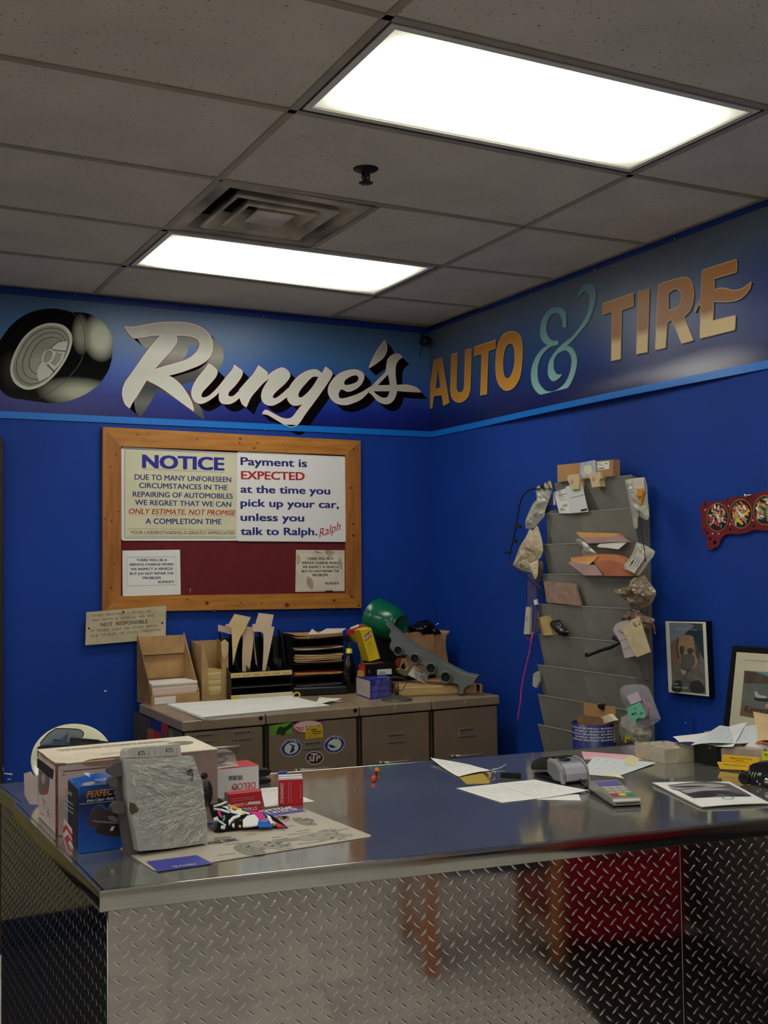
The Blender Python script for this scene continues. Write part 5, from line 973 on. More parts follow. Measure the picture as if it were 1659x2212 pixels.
ob('top_oval', MB().flat(g.off(.016), [pxs(g.off(.016), '1005,990 1080,960 1180,945 1220,965 1160,1000 1060,1010', CW)], 0), mat('oval_grey', (140, 132, 110), .5), t)
OR_ = mat('orange_yellow_ink', (240, 150, 30), .45)
ob('lettering', MB().tpx(f, 'PERFECT', (1088, 1200), (1580, 1140), 100, .0012, 0, .04, .25, crop=CW), OR_, t, label='orange slanted lettering'); ob('lettering', MB().tpx(f, 'STOP', (1600, 1138), (1880, 1104), 92, .0012, 0, .03, .1, crop=CW), WHITE, t)
ob('lettering', MB().tpx(f, 'Brake Caliper • Étrier de frein • Mordaza', (1088, 1270), (1900, 1185), 40, .0012, 0, .03, .25, crop=CW), WHITE, t)
ob('rule_line', MB().ribbon(f, [f.px(40+970/7.373, 1560+1305/7.373), f.px(40+1900/7.373, 1560+1215/7.373)], .0008, .0012, closed=False), WHITE, t)
mb = MB().flat(f, [pxs(f, '1085,1640 1130,1500 1180,1380 1260,1310 1330,1300 1420,1370 1500,1290 1660,1220 1950,1240 1950,1760 1700,1830 1560,1840 1300,1800 1220,1760 1215,1690', CW)], .0009, 0)
mb.flat(f, [pxs(f, '1100,1630 1190,1400 1290,1330 1400,1410 1560,1400 1700,1300 1900,1300 1900,1500 1600,1560 1450,1600 1250,1660', CW)], .0012, 1).flat(f, [pxs(f, '1235,1690 1320,1620 1560,1590 1900,1600 1900,1740 1600,1820 1350,1795 1240,1750', CW)], .0014, 2).flat(f, [pxs(f, '1420,1500 1500,1490 1570,1530 1580,1570 1520,1580 1450,1550', CW)], .0016, 3).flat(f, [pxs(f, crn('1480,1660 1530,1655 1500,1725 1452,1728'), CW)], .0017, 4).flat(f, [pxs(f, '1180,1560 1300,1570 1560,1590 1560,1612 1300,1600 1185,1580', CW)], .0016, 3)
ob('caliper_picture', mb, [mat('glow_blue', (50, 84, 120), .4), mat('caliper_brown_a', (66, 50, 48), .4), mat('caliper_brown_b', (46, 34, 36), .4), mat('caliper_grey', (130, 116, 116), .4), WHITE], t)
ob('side_panel_print', MB().flat(lf, [[(.004, .004), (d-.012, .004), (d-.012, h-.004), (.004, h-.004)]], .0008), mat('side_dark', (34, 34, 48), .4, c2=(22, 26, 44), vs=9), t)
mb = MB()
for k, (a, m_) in enumerate(((0, 1), (.2, 0), (.4, 1), (.62, 0), (.82, 1))): pass
P = lambda s: pxs(lf, crn(s), CW)
mb.flat(lf, [P('738,1525 860,1700 868,1790 790,1690 715,1640')], .0012, 1).flat(lf, [P('700,1780 760,1625 868,1780 865,1690 760,1625 700,1700')[:0] or P('765,1625 868,1790 865,1860 775,1700 705,1780 705,1740')], .0014, 0).flat(lf, [P('775,1700 865,1860 870,1900 790,1790 730,1850 705,1790')], .0012, 1).flat(lf, [P('795,1785 872,1915 876,1985 830,1880 790,1915 735,1870')], .0014, 0).flat(lf, [P('830,1880 882,1980 884,2010 850,2000 790,1930')], .0015, 1)
ob('chevrons', mb, [mat('chevron_red', (196, 36, 44), .4), mat('chevron_white', (214, 204, 200), .4)], t)
mb = MB().tpx(lf, 'Stop', (785, 1130), (862, 1170), 70, .0014, 0, .03, crop=CW)
for k in range(3): mb.flat(lf, [P('725,%d 885,%d 885,%d 725,%d' % (1195+k*70, 1315+k*68, 1330+k*68, 1212+k*70))], .0014)
ob('side_lettering', mb, mat('pale_side_ink', (176, 176, 190), .5), t)
ob('orange_swash', MB().flat(lf, [P('735,1030 790,1075 770,1100 715,1060')], .0016), OR_, t)
# shrink wrapped control module
A = bp(288, 1857, 2, ZC); B = bp(446, 1829, 2, ZC); X = (B-A).normalized(); Nn = V((X.y, -X.x, 0)); Yt = (V((0, 0, 1))-Nn*.10).normalized(); Nt = X.cross(Yt)
f = Fr(A+V((0, 0, .001)), X, Yt, Nt); w = (B-A).length
t = thing('wrapped_control_unit', 'grey control unit wrapped in wrinkled clear film, leaning on the blue box', 'electronic part', f.at(w/2, 0, -.02)); TR = mat('cast_grey', (172, 173, 166), .4, .1, var=.06, vs=12, bump=.1); TRL = mat('light_grey_plastic', (186, 182, 172), .45, var=.03)
Lb = pxs(f, '200,345c 1230,300c 1275,450 1370,700 1400,950 1440,1240c 1450,1600c 880,1680 420,1720c 340,1300 270,980', CX); Lb2 = pxs(f, '140,480c 330,1850c 1420,1640c 1500,1500 1480,1300c 1330,600 1230,320c 200,345c', CX)
ob('unit_housing', MB().prism(f, Lb, -.03, -.004), TR, t); ob('unit_base', MB().prism(f, Lb2, -.055, -.03), mat('dark_base_mauve', (92, 84, 86), .4), t)
ob('red_gasket', MB().prism(f, pxs(f, crn('560,1755 1270,1680 1270,1745 560,1825'), CX), -.03, -.026), mat('dark_red_rubber', (96, 28, 36), .4), t)
for x0_, s in ((255, '255,330c 270,230c 300,190 360,180c 560,165c 620,155 690,150c 700,320c'), (680, '685,310c 680,200c 720,160 760,150c 980,125c 1060,118c 1085,300c')):
    L = pxs(f, s, CX); ob('connector_block', MB().prism(f, L, -.05, -.012), TRL, t)
    for xx in (375, 590) if x0_ == 255 else (780, 1005): P_ = pxs(f, crn('%d,175 %d,172 %d,320 %d,325' % (xx, xx+18, xx+26, xx+8)), CX); ob('connector_rib', MB().prism(f, P_, -.012, -.008), TRL, t)
    xx = 440 if x0_ == 255 else 855; yy = 235 if x0_ == 255 else 190
    ob('connector_socket', MB().prism(f, pxs(f, crn('%d,%d %d,%d %d,%d %d,%d' % (xx, yy, xx+85, yy-8, xx+105, yy+45, xx-5, yy+50)), CX), -.012, -.0113), mat('socket_dark', (60, 58, 54), .5), t)
    for k in range(3): ob('connector_pin', MB().prism(f, pxs(f, crn('%d,%d %d,%d %d,%d %d,%d' % (xx+12+k*26, yy+8, xx+28+k*26, yy+6, xx+30+k*26, yy+42, xx+14+k*26, yy+44)), CX), -.0113, -.009), TRL, t)
for s in ('10,480c 60,440 190,380 250,350c 290,560c 180,620c 60,590 5,540', '20,660 60,620 140,630c 150,760c 60,770 15,720', '60,1050 140,985 260,985c 280,1150c 120,1165 60,1110'): ob('mounting_lug', MB().prism(f, pxs(f, s, CX), -.035, -.018), mat('lug_alloy', (118, 112, 104), .35, .6, var=.1), t)
ob('film_hole', MB().flat(f, [pxs(f, '1180,455c 1215,520 1225,640 1195,680c 1150,620 1085,570c 1140,520', CX)], .0012), mat('hole_dark', (52, 44, 38), .6), t)
ob('film_hole', MB().flat(f, [pxs(f, crn('275,985 350,1010 410,1090 400,1130 300,1175 265,1100'), CX)], .0012), mat('hole_brown', (78, 66, 50), .6), t)
fn = lambda s, q_: f.at(w*(-.03+1.03*s)+(.0 if q_ < .5 else 0), .018+.2*q_*(1-.02*s), .0005+.0025*math.sin(s*9+q_*5)*math.sin(q_*11)+random.uniform(0, .0012))
FILM = mat('shrink_film', (214, 212, 202), .18, alpha=.38, spec=1.0, bump=.9, bs=45, stretch=(.5, 1, 2)); 
L_in = Lb
ob('shrink_film', MB().blob(f, Lb, .0045, .35, 8, 0, 0.0, 21, -.002, sm=False), FILM, t)
mb = MB(); rnd = random.Random(11); RM = mat('film_crease', (236, 234, 224), .2, alpha=.8, spec=1)
def inpoly(p, L):
    c = False; n = len(L)
    for i in range(n):
        a, b = L[i], L[i-1]
        if (a[1] > p[1]) != (b[1] > p[1]) and p[0] < (b[0]-a[0])*(p[1]-a[1])/(b[1]-a[1]+1e-12)+a[0]: c = not c
    return c
for x, y, sx_, sy_, a, l, n_ in ((640, 450, 420, 120, -.10, 420, 150), (500, 640, 280, 160, -.25, 360, 90), (600, 780, 420, 120, -.35, 420, 110), (1150, 420, 170, 90, -.02, 260, 70), (1180, 620, 150, 140, -.2, 220, 50), (820, 1000, 420, 120, .30, 420, 170), (1180, 900, 220, 150, .12, 300, 110), (1000, 1180, 420, 110, .42, 460, 170), (700, 1230, 350, 150, .2, 300, 70), (1050, 1420, 330, 170, .85, 360, 130), (380, 900, 90, 300, -1.25, 200, 30), (600, 1050, 250, 120, -1.3, 120, 50), (900, 1550, 400, 90, .5, 200, 60), (430, 1450, 120, 200, .1, 160, 20)):
    for k in range(n_):
        cx_ = rnd.gauss(x, sx_*.6); cy_ = rnd.gauss(y, sy_*.6); aa = a+rnd.gauss(0, .10); ll = rnd.uniform(.12, .7)*l; pts = []; bw = rnd.gauss(0, 5)
        for e in range(7):
            u_ = e/6-.5; p = f.px(CX[0]+(cx_+math.cos(aa)*u_*ll+math.sin(aa)*bw*math.sin(e*1.1))/CX[2], CX[1]+(cy_-math.sin(aa)*u_*ll+bw*math.sin(e*1.1)+rnd.uniform(-1, 1))/CX[2])
            if inpoly(p, Lb): pts.append(p)
            else: break
        if len(pts) > 2:
            w0_ = rnd.choice((.0003, .0004, .0005, .0007, .0010, .0014)); mb.ribbon(f, pts, [w0_*(.25+rnd.random()) for _ in pts], .0062+rnd.uniform(0, .0008), 0 if rnd.random() < .8 else 1, closed=False)
ob('film_creases', mb, [RM, mat('film_crease_grey', (120, 122, 116), .3)], t, kind='stuff')
# clear case with cable on the red and white box
f, w, d = boxat(-.262, .071, -.082, .161); h = .079; CR = (440, 1590, 6.381)
t = thing('parts_carton', 'white carton with red top and upside-down red lettering and barcode', 'carton', f.at(w/2, 0, -d/2)); ob('carton_body', MB().box(f, 0, 0, -d, w, h, 0, bev=.001), mat('white_print_card', (206, 202, 200), .5, var=.02), t); g = topf(f, h)
RC = mat('red_card_top', (190, 40, 44), .45); ob('red_top', MB().box(g, 0, 0, 0, w, d, .0008), RC, t); ob('cream_stripe', MB().flat(g, [[(w*.3, 0), (w*.42, 0), (w*.36, d), (w*.24, d)]], .0012), mat('cream_strip', (210, 196, 160), .5), t)
mb = MB(); x = 340; rnd = random.Random(6)
while x < 535: wd_ = rnd.choice((3, 5, 8, 11)); mb.flat(f, [pxs(f, crn('%f,%f %f,%f %f,%f %f,%f' % (x, 548-(x-340)*.04, x+wd_, 548-(x-340)*.04, x+wd_, 612-(x-340)*.04, x, 612-(x-340)*.04)), CR)], .0006); x += wd_+rnd.choice((4, 6, 9))
ob('barcode', mb, INK, t, kind='stuff')
mb = MB().tpx(f, 'LED', (712, 628), (475, 652), -95, .0006, 0, .02, crop=CR)
def up_text(mb, f, s, a, b, h_, w_=.0006, m=0, bold=.02, crop=CR):
    q_ = lambda p: f.px(crop[0]+p[0]/crop[2], crop[1]+p[1]/crop[2]); A_, B_ = q_(a), q_(b); mb.text(f, s, A_, B_, h_, w_, m, bold)
mb = MB(); up_text(mb, f, 'DELCO', (712, 632), (395, 660), .017); ob('lettering', mb, mat('red_outline_ink', (196, 44, 60), .5), t); mb = MB(); up_text(mb, f, 'H201T', (480, 690), (380, 696), .008); ob('lettering', mb, INK, t)
fc_ = Fr(f.at(.02, h+.001, -.006), f.X, f.Y, f.N)
t = thing('clear_case', 'clear plastic case with a coiled dark cable on top of the white carton', 'case', fc_.at(.05, 0, -.02)); ob('case_base', MB().box(fc_, 0, 0, -.06, .105, .004, 0, bev=.001), mat('case_white', (196, 192, 184), .4), t)
cs = [(.002, .004), (.102, .004), (.094, .034), (.09, .038), (.006, .040)]; ob('case_cover', MB().prism(fc_, cs, -.056, -.003), CLEAR, t); ob('case_rim', MB().prism(fc_, [(.0, .036), (.09, .034), (.093, .038), (.088, .042), (.002, .043)], -.056, -.002), STEEL, t)
rnd = random.Random(9); pts = [fc_.at(.045+.033*math.cos(k*.62)+rnd.uniform(-.002, .002), .019+.010*math.sin(k*.62), -.012-k*.0012) for k in range(26)]; ob('coiled_cable', MB().tube(pts, .0022, 6), BLKM, t)
ob('black_tray', MB().box(Fr(f.at(-.0, 0, .0), f.X, f.Y, f.N), -.01, 0, .002, .06, .005, .05), BLKM, None, 'edge of a flat black tray beneath the red box', 'tray')
# red boxes
RB = mat('red_card_box', (190, 26, 38), .4, var=.03)
f, w, d = boxat(-.240, -.125, -.151, -.092, -.02); f = Fr(f.at(0, .0, 0), f.X, f.Y, f.N); h = .0525
t = thing('small_parts_box', 'red box with upside-down white lettering, lying behind the colourful pouch', 'box', f.at(w/2, 0, -d/2), 'red spare parts boxes'); ob('box_body', MB().box(f, 0, 0, -d, w, h, 0, bev=.0008), RB, t); ob('grey_end', MB().flat(leftf(f, d), [[(.001, .001), (d-.001, .001), (d-.001, h-.001), (.001, h-.001)]], .0006), mat('grey_card_end', (120, 112, 104), .6), t)
mb = MB(); up_text(mb, f, 'T-SERIES', (600, 912), (410, 938), .0075, bold=.03); up_text(mb, f, 'STANDARD', (733, 965), (400, 1010), .009, bold=.04)
for y in (842, 872): mb.ribbon(f, [f.px(440+(380)/6.381, 1590+(y+28)/6.381), f.px(440+705/6.381, 1590+y/6.381-1.5)], .0005, .0006, closed=False)
mb.flat(f, [pxs(f, crn('620,905 782,892 782,935 596,948'), CR)], .0006); ob('lettering', mb, mat('pale_ink', (214, 200, 190), .5), t)
f, w, d = boxat(-.0885, -.095, -.030, -.060, -.10); f = Fr(bp(602, 1741, 2, ZC)+V((0, 0, .0005)), (bp(655, 1738.5, 2, ZC)-bp(602, 1741, 2, ZC)), (0, 0, 1), (-.35, -.93, 0)); f.N = f.X.cross(f.Y); w = (bp(655, 1738.5, 2, ZC)-bp(602, 1741, 2, ZC)).length; h = .0665; d = .024
t = thing('small_parts_box', 'red box standing upright on a white paper, its lettering running upwards', 'box', f.at(w/2, 0, -d/2), 'red spare parts boxes'); ob('box_body', MB().box(f, 0, 0, -d, w, h, 0, bev=.0008), RB, t); ob('box_flap', MB().box(f, .001, h, -d*.45, w-.001, h+.005, -.001), WHITE, t); ob('box_flap', MB().box(f, .001, h, -d, w-.001, h+.009, -d*.6), WHITE, t); ob('flap_gap', MB().box(f, .002, h, -d*.6, w-.002, h+.003, -d*.45), NAVY, t)
ob('side_card', MB().box(f, -.0006, 0, -d+.001, 0, h, -.001), mat('pinkish_side', (176, 150, 146), .6), t)
mb = MB(); mb.text(f, 'STANDARD', (.0125, .006), (.0125, h-.008), .0075, .0006, 0, .04, .2)
for u, a, b in ((.40, .1, .92), (.50, .1, .92), (.89, .25, .8)): mb.box(f, w*u, h*a, 0, w*u+.0006, h*b, .0006)
ob('lettering', mb, mat('pale_ink'), t)
paper('loose_paper', 'white paper under the upright red box', 'paper', TOP.off(.001), [(571.7, 1743), (680, 1731), (600, 1700), (563, 1703)], PAPER, (0, 0, 0, 0), 7, 31)
# stapler, blue scrap
f = Fr(bp(560, 1700, 2, ZC)+V((-.02, .03, .0005)), (1, .02, 0), (0, 0, 1), (.02, -1, 0)); f.N = f.X.cross(f.Y)
t = thing('stapler', 'black stapler behind the white carton', 'stapler', f.at(.03, 0, 0)); ob('stapler_base', MB().prism(f, [(0, 0), (.068, .002), (.068, .012), (0, .010)], -.04, 0), BLK, t); ob('stapler_arm', MB().prism(f, rrect([(0, .016), (.066, .022), (.071, .038), (0, .044)], .006), -.04, -.002), mat('black_satin', (24, 26, 26), .3), t); ob('stapler_trim', MB().box(f, .0, .044, -.038, .03, .046, -.004), mat('olive_trim', (120, 106, 50), .4), t)
ob('blue_scrap', MB().prism(TOP, [TOP.px(*p) for p in ((600, 1672), (619, 1670), (622, 1666), (603, 1667))], .0005, .003), [mat('blue_white_card', (52, 58, 140), .5)], None, 'tiny blue card lying behind the upright red box', 'card')
# colourful pouch
A = bp(470, 1799, 2, ZC); B = bp(623, 1790, 2, ZC); X = (B-A).normalized(); Y = (V((0, 0, 1))*.42+V((-X.y, X.x, 0))*.9).normalized(); f = Fr(A+V((0, 0, .006)), X, Y)
t = thing('foil_pouch', 'black foil pouch with bright graffiti-style print, lying in front of the red box', 'pouch', A)
L = pxs(f, '60,940c 130,935c 300,905 390,950 500,990 640,1030 820,1050 930,1090 1000,1130c 1090,1200 1170,1272c 900,1268 520,1292 190,1340c 150,1325c 140,1200 100,1080', CR)
ob('pouch_body', MB().blob(f, L, .012, .12, 5, 0, .35, 5, sm=True), mat('foil_black', (12, 12, 14), .16, spec=.7), t); g = f.off(.0128)
PC = [('white', (222, 222, 216), ['340,1170 400,1110 520,1070 500,1110 420,1140 380,1180 350,1230', '130,960 250,925 300,900 330,905 240,950 140,975', '135,995 250,1005 360,1040 350,1065 230,1025 140,1010', '360,1010 460,1040 540,1060 500,1080 380,1060', '540,1160 600,1100 690,1080 720,1100 760,1150 740,1230 640,1245 540,1250', '240,1235 300,1240 290,1275 235,1270', '390,1215 420,1200 425,1250 400,1250', '870,1090 920,1110 960,1200 930,1210 890,1150', '200,1150 310,1225 295,1235 190,1165', '135,1130 190,1110 205,1150 160,1170 135,1160', '440,1030 620,1080 640,1065 460,1012']),
      ('orange', (232, 140, 30), ['370,950 430,955 480,1000 440,1010 380,990', '480,1225 520,1230 510,1255 485,1250']), ('yellow', (222, 206, 40), ['460,985 520,1000 530,1030 480,1030', '500,1060 560,1050 550,1085 510,1085', '960,1170 990,1200 970,1240']),
      ('blue', (30, 90, 180), ['600,1110 680,1090 690,1120 620,1160 560,1190 540,1150', '720,1200 800,1175 880,1190 960,1210 950,1250 760,1255', '540,1020 620,1040 600,1060 545,1040', '840,1060 900,1080 890,1110 850,1100']), ('cyan', (40, 160, 190), ['760,1170 860,1140 880,1180 770,1200', '650,1150 690,1140 700,1170 660,1190']),
      ('magenta', (206, 40, 130), ['600,1040 720,1040 800,1060 850,1110 820,1160 760,1150 700,1080', '840,1150 900,1140 930,1170 880,1180', '190,1040 220,1030 240,1080 260,1110 240,1130 210,1090']), ('teal', (40, 140, 120), ['265,1095 295,1090 300,1140 270,1180 245,1175 265,1140']), ('green', (90, 170, 70), ['555,1150 590,1145 600,1170 570,1180']),
      ('red', (196, 50, 50), ['975,1200 1050,1210 1120,1255 1020,1250']), ('purple', (110, 50, 120), ['1060,1215 1120,1240 1150,1265 1090,1260'])]
for nm, c, SS in PC:
    mb = MB()
    for k, s in enumerate(SS):
        lp = pxs(g, crn(s), CR); mb.prism(g, lp, -.003, .0006 if nm in ('white',) else .0002)
    ob('pouch_print', mb, mat('pouch_'+nm, c, .25, spec=.6), t, kind='stuff')
ob('lettering', MB().tpx(g, 'YOU', (290, 960), (350, 1065), 45, .001, 0, .03, crop=CR), mat('pouch_white'), t)
# placemat with chassis drawings
A, B, C_ = bp(655, 1748, 2, ZC), bp(807, 1808, 2, ZC), bp(335, 1884, 2, ZC); Dq = A+C_-B
FM = TOP.off(.0008); Lm = rrect([(p.x, p.y) for p in (C_, B, A, Dq)], .015); t = thing('counter_mat', 'beige printed counter mat with grey car chassis drawings', 'mat', (C_+A)/2)
ob('mat_sheet', MB().prism(FM, Lm, 0, .0012), mat('mat_beige', (176, 166, 146), .5, var=.02), t); FM = FM.off(.0014)
def qm(a, b): return (C_.x+(B.x-C_.x)*a+(A.x-B.x)*b, C_.y+(B.y-C_.y)*a+(A.y-B.y)*b)
ob('blue_band', MB().flat(FM, [[qm(.2, .90), qm(.985, .90), qm(.985, .985), qm(.2, .985)]], 0), mat('mat_blue', (60, 62, 150), .5), t); ob('blue_band', MB().flat(FM, [pxs(FM, crn('315,1861 425,1847 460,1865 341,1883'))], 0), mat('mat_blue'), t)
CT = (420, 1580, 3.95); mb = MB().tpx(FM, 'SYSTEMS', (600, 708), (884, 668), 34, .0003, 0, .05, crop=CT).tpx(FM, 'Sign of excellence', (1100/3.456*1, 0), (1, 0), 1, crop=(0, 1540, 3.456)) if False else MB().tpx(FM, 'SYSTEMS', (600, 708), (884, 668), 34, .0003, 0, .05, crop=CT)
mb.tpx(FM, 'Sign of excellence', (375, 1873.5), (424, 1867.5), 3.5, .0003, 0, .02); ob('lettering', mb, mat('mat_white', (206, 204, 210), .5), t)
ob('lettering', MB().tpx(FM, 'WHEEL DRIVE', (120, 968), (378, 932), 22, .0003, 0, .06, crop=CT), mat('mat_dark_ink', (60, 54, 46), .6), t)
GA, GB, GC = mat('mat_grey_a', (128, 124, 110), .6), mat('mat_grey_b', (150, 142, 126), .6), mat('mat_red_brown', (168, 124, 104), .6)
mb = MB()
for s, m in (('330,990 420,950 520,945 600,960 560,1000 610,1040 480,1058 390,1035', 0), ('470,960 620,935 760,960 810,975 700,1000 560,1000', 1), ('900,890 1060,858 1180,835 1240,870 1345,880 1335,895 1200,905 1000,930 900,925', 1), ('1060,850 1180,832 1230,865 1180,890 1080,880', 0), ('830,745 900,735 950,765 1045,785 1035,800 940,800 880,780', 0), ('690,722 760,722 820,750 780,770 700,745', 2), ('180,905 300,895 300,920 180,930', 0), ('600,950 700,930 870,905 980,900 960,915 760,945 640,962', 0)): mb.flat(FM, [pxs(FM, s, CT)], .0002 if m != 1 else .0003, m)
rnd = random.Random(12)
for s in ((470, 940, 560), (440, 880, 530), (200, 1055, 350), (660, 905, 740), (660, 925, 800), (800, 880, 990), (870, 850, 990), (1220, 840, 1320), (1220, 920, 1300), (880, 960, 1110), (700, 1010, 840), (760, 985, 840), (260, 965, 400), (1060, 930, 1190), (770, 810, 850)):
    a, y, b = s; mb.flat(FM, [pxs(FM, crn('%d,%d %d,%f %d,%f %d,%d' % (a, y, b, y-(b-a)*.13, b, y-(b-a)*.13+6, a, y+6)), CT)], .0002, 0)
for (x, y, rx, ry) in ((470, 1000, 120, 45), (690, 965, 110, 25), (1150, 880, 180, 38), (930, 765, 90, 25), (740, 735, 50, 12)):
    for k in range(38):
        a = rnd.uniform(0, 6.28); r = rnd.random()**.5; cx_, cy_ = x+rx*r*math.cos(a), y+ry*r*math.sin(a); l_ = rnd.uniform(8, 34); w_ = rnd.uniform(2, 8)
        mb.flat(FM, [pxs(FM, crn('%f,%f %f,%f %f,%f %f,%f' % (cx_, cy_, cx_+l_, cy_-l_*.2, cx_+l_, cy_-l_*.2+w_, cx_, cy_+w_)), CT)], .0004, rnd.choice((0, 1, 3, 3)))
ob('chassis_drawings', mb, [GA, GB, GC, mat('mat_dark_grey', (96, 94, 84), .6)], t, kind='stuff')
# marker on the counter
a, b = bp(806, 1690, 2, ZC), bp(815, 1668, 2, ZC); z5 = V((0, 0, .008)); t = thing('marker_pen', 'short orange and red marker lying on the bare steel counter', 'pen', a); dd = (b-a)
ob('pen_barrel', MB().tube([a+z5+dd*.2, a+z5+dd*.7], .006, 12), mat('marker_dark', (40, 40, 48), .4), t); ob('pen_cap', MB().tube([a+z5+dd*.68, b+z5], .0075, 12), mat('marker_orange', (226, 112, 62), .4), t); ob('pen_tip', MB().tube([a+z5-dd*.05, a+z5+dd*.08, a+z5+dd*.22], [.005, .0085, .0075], 12), mat('marker_red', (210, 48, 30), .4), t)
ob('loose_screw', MB().tube([bp(766, 1708, 2, ZC)+V((0, 0, .002)), bp(771, 1707, 2, ZC)+V((0, 0, .002))], .0018, 6), STEEL, None, 'tiny loose screw on the steel counter left of the marker', 'screw')
# papers in the middle of the counter
paper('order_form', 'yellow backing sheet under the curled white form beside the keys', 'paper', TOP.off(.0008), [(1008, 1694), (1056, 1692), (1062, 1668), (985, 1672)], mat('mustard_sheet', (168, 142, 50), .6), (0, 0, 0, 0), 0, 1)
paper('order_form', 'white form with curling corners, farthest back on the middle of the counter', 'paper', TOP.off(.0016), [(990, 1679), (1062, 1666), (1013, 1651), (930, 1645)], PAPER, (.002, .003, .0, .012), 6, 3, .004)
ob('curled_slip', MB().tube([TOP.at(*TOP.px(1062, 1665), .003), TOP.at(*TOP.px(1080, 1662), .004), TOP.at(*TOP.px(1094, 1659), .012)], [.0015, .001, .0008], 4), PAPER, None, 'thin curled paper strip sticking out beside the keys', 'paper')
paper('order_form', 'white form under the overlapping pair, its corner nearest the card reader', 'paper', TOP.off(.0008), [(1160, 1727), (1255, 1729), (1250, 1716), (1165, 1714)], PAPER, (0, 0, 0, 0), 0, 5)
paper('order_form', 'large white form lying left in the overlapping pair', 'paper', TOP.off(.0016), [(1084, 1734), (1180, 1723), (1083, 1692), (986, 1702.5)], PAPER, (0, 0, 0, 0), 7, 6)
paper('order_form', 'large white form lying right in the overlapping pair', 'paper', TOP.off(.0024), [(1164, 1725), (1272, 1710), (1156, 1684), (1074, 1692)], PAPER, (0, .004, 0, 0), 8, 7)
# keys
kf = TOP.off(.001); k0 = kf.at(*kf.px(1062, 1674), 0)
t = thing('key_ring', 'bunch of keys with a black remote fob', 'keys', k0); ob('split_ring', MB().tube([k0+V((.012*math.cos(k*.5236), .012*math.sin(k*.5236)*.6, .008+.007*math.sin(k*.5236))) for k in range(12)], .0012, 6, closed=True), CHROME, t)
F5 = kf.at(*kf.px(1080, 1679), 0); G5 = kf.at(*kf.px(1122, 1682), 0); X = (G5-F5).normalized(); ff = Fr(F5, X, (-X.y, X.x, 0)); ob('key_fob', MB().prism(ff, rrect([(0, 0), ((G5-F5).length, 0), ((G5-F5).length, .024), (0, .018)], .006), 0, .012), BLK, t)
for a_, b_ in (((1052, 1677), (1062, 1682)), ((1046, 1672), (1060, 1677)), ((1056, 1684), (1068, 1680))): P0 = kf.at(*kf.px(*a_), .004); P1 = kf.at(*kf.px(*b_), .006); ob('key', MB().tube([P0, (P0+P1)/2, P1], [.005, .002, .0015], 6), mat('brass_key', (190, 170, 120), .3, .9), t)
# ------------------------------------------------------------------ payment terminal
P0, P1, P3 = bp(1212, 1696, 2, ZC), bp(1272, 1691, 2, ZC), bp(1150, 1676, 2, ZC); Ld = (P3-P0); Ln = Ld.length; Ld.normalize(); Wd = V((Ld.y, -Ld.x, 0)); Wd = Wd if Wd.dot(P1-P0) > 0 else -Wd; Wn = max(.078, (P1-P0).dot(Wd))
f = Fr(P0+V((0, 0, .0005)), Ld, (0, 0, 1)); 
t = thing('card_terminal', 'grey and black card payment terminal with its paper roll, back of the counter', 'card terminal', P0); sgn = 1 if f.N.dot(Wd) > 0 else -1
SD = Fr(f.O, f.X, f.Y, f.N); GT = mat('terminal_grey', (116, 120, 122), .35, var=.03); GTL = mat('terminal_light', (150, 150, 148), .4); 
prof = [(-.012, .010), (-.010, .030), (-.002, .046), (.02, .060), (.06, .064), (.085, .060), (.12, .040), (.13, .030), (.06, .026), (.03, .008)]
k_ = Ln/.13; prof = [(p[0]*k_, p[1]*.95) for p in prof]
ob('terminal_body', MB().prism(SD, prof, 0, sgn*Wn), GT, t)
for w_ in (-.002*sgn, sgn*(Wn-.004)): ob('side_trim', MB().prism(SD, [(-.014*k_, .004), (-.004*k_, .046), (.02*k_, .062), (.05*k_, .066), (.05*k_, .058), (.02*k_, .052), (.004*k_, .038), (-.002*k_, .004)], w_, w_+sgn*.006), GTL, t)
ob('keypad_hood', MB().prism(SD, [(.062*k_, .063), (.085*k_, .0615), (.128*k_, .042), (.135*k_, .026), (.132*k_, .018), (.06*k_, .03)], -.001*sgn, sgn*(Wn+.001)), BLK, t)
ob('terminal_underside', MB().prism(SD, [(.0, .0), (.13*k_, .002), (.13*k_, .008), (.05*k_, .012), (.0, .022)], sgn*.006, sgn*(Wn-.006)), BLKM, t)
RLf = Fr(SD.at(0, 0, 0), SD.X, SD.Y, SD.N); ob('paper_roll_cover', MB().prism(SD, [(-.0125*k_, .012), (-.0115*k_, .030), (-.003*k_, .046), (.012*k_, .0555), (.012*k_, .053), (-.002*k_, .043), (-.009*k_, .028), (-.010*k_, .012)], sgn*.010, sgn*(Wn-.008)), mat('roll_pale', (168, 164, 168), .45), t)
ob('terminal_badge', MB().lathe(Fr(SD.at(.04*k_, .0615, sgn*Wn*.5), SD.X, SD.N, SD.Y), [(.001, .0012), (.017, .001), (.018, 0)], 20), BLK, t)
ca = [bp(1240, 1690, 2, ZC)+V((0, 0, .018)), bp(1252, 1692, 2, ZC)+V((0, 0, .012)), bp(1262, 1700, 2, ZC)+V((0, 0, .006)), bp(1268, 1706, 2, ZC)+V((0, 0, .005))]; ob('cable', MB().tube(ca, .0045, 8), BLK, t)
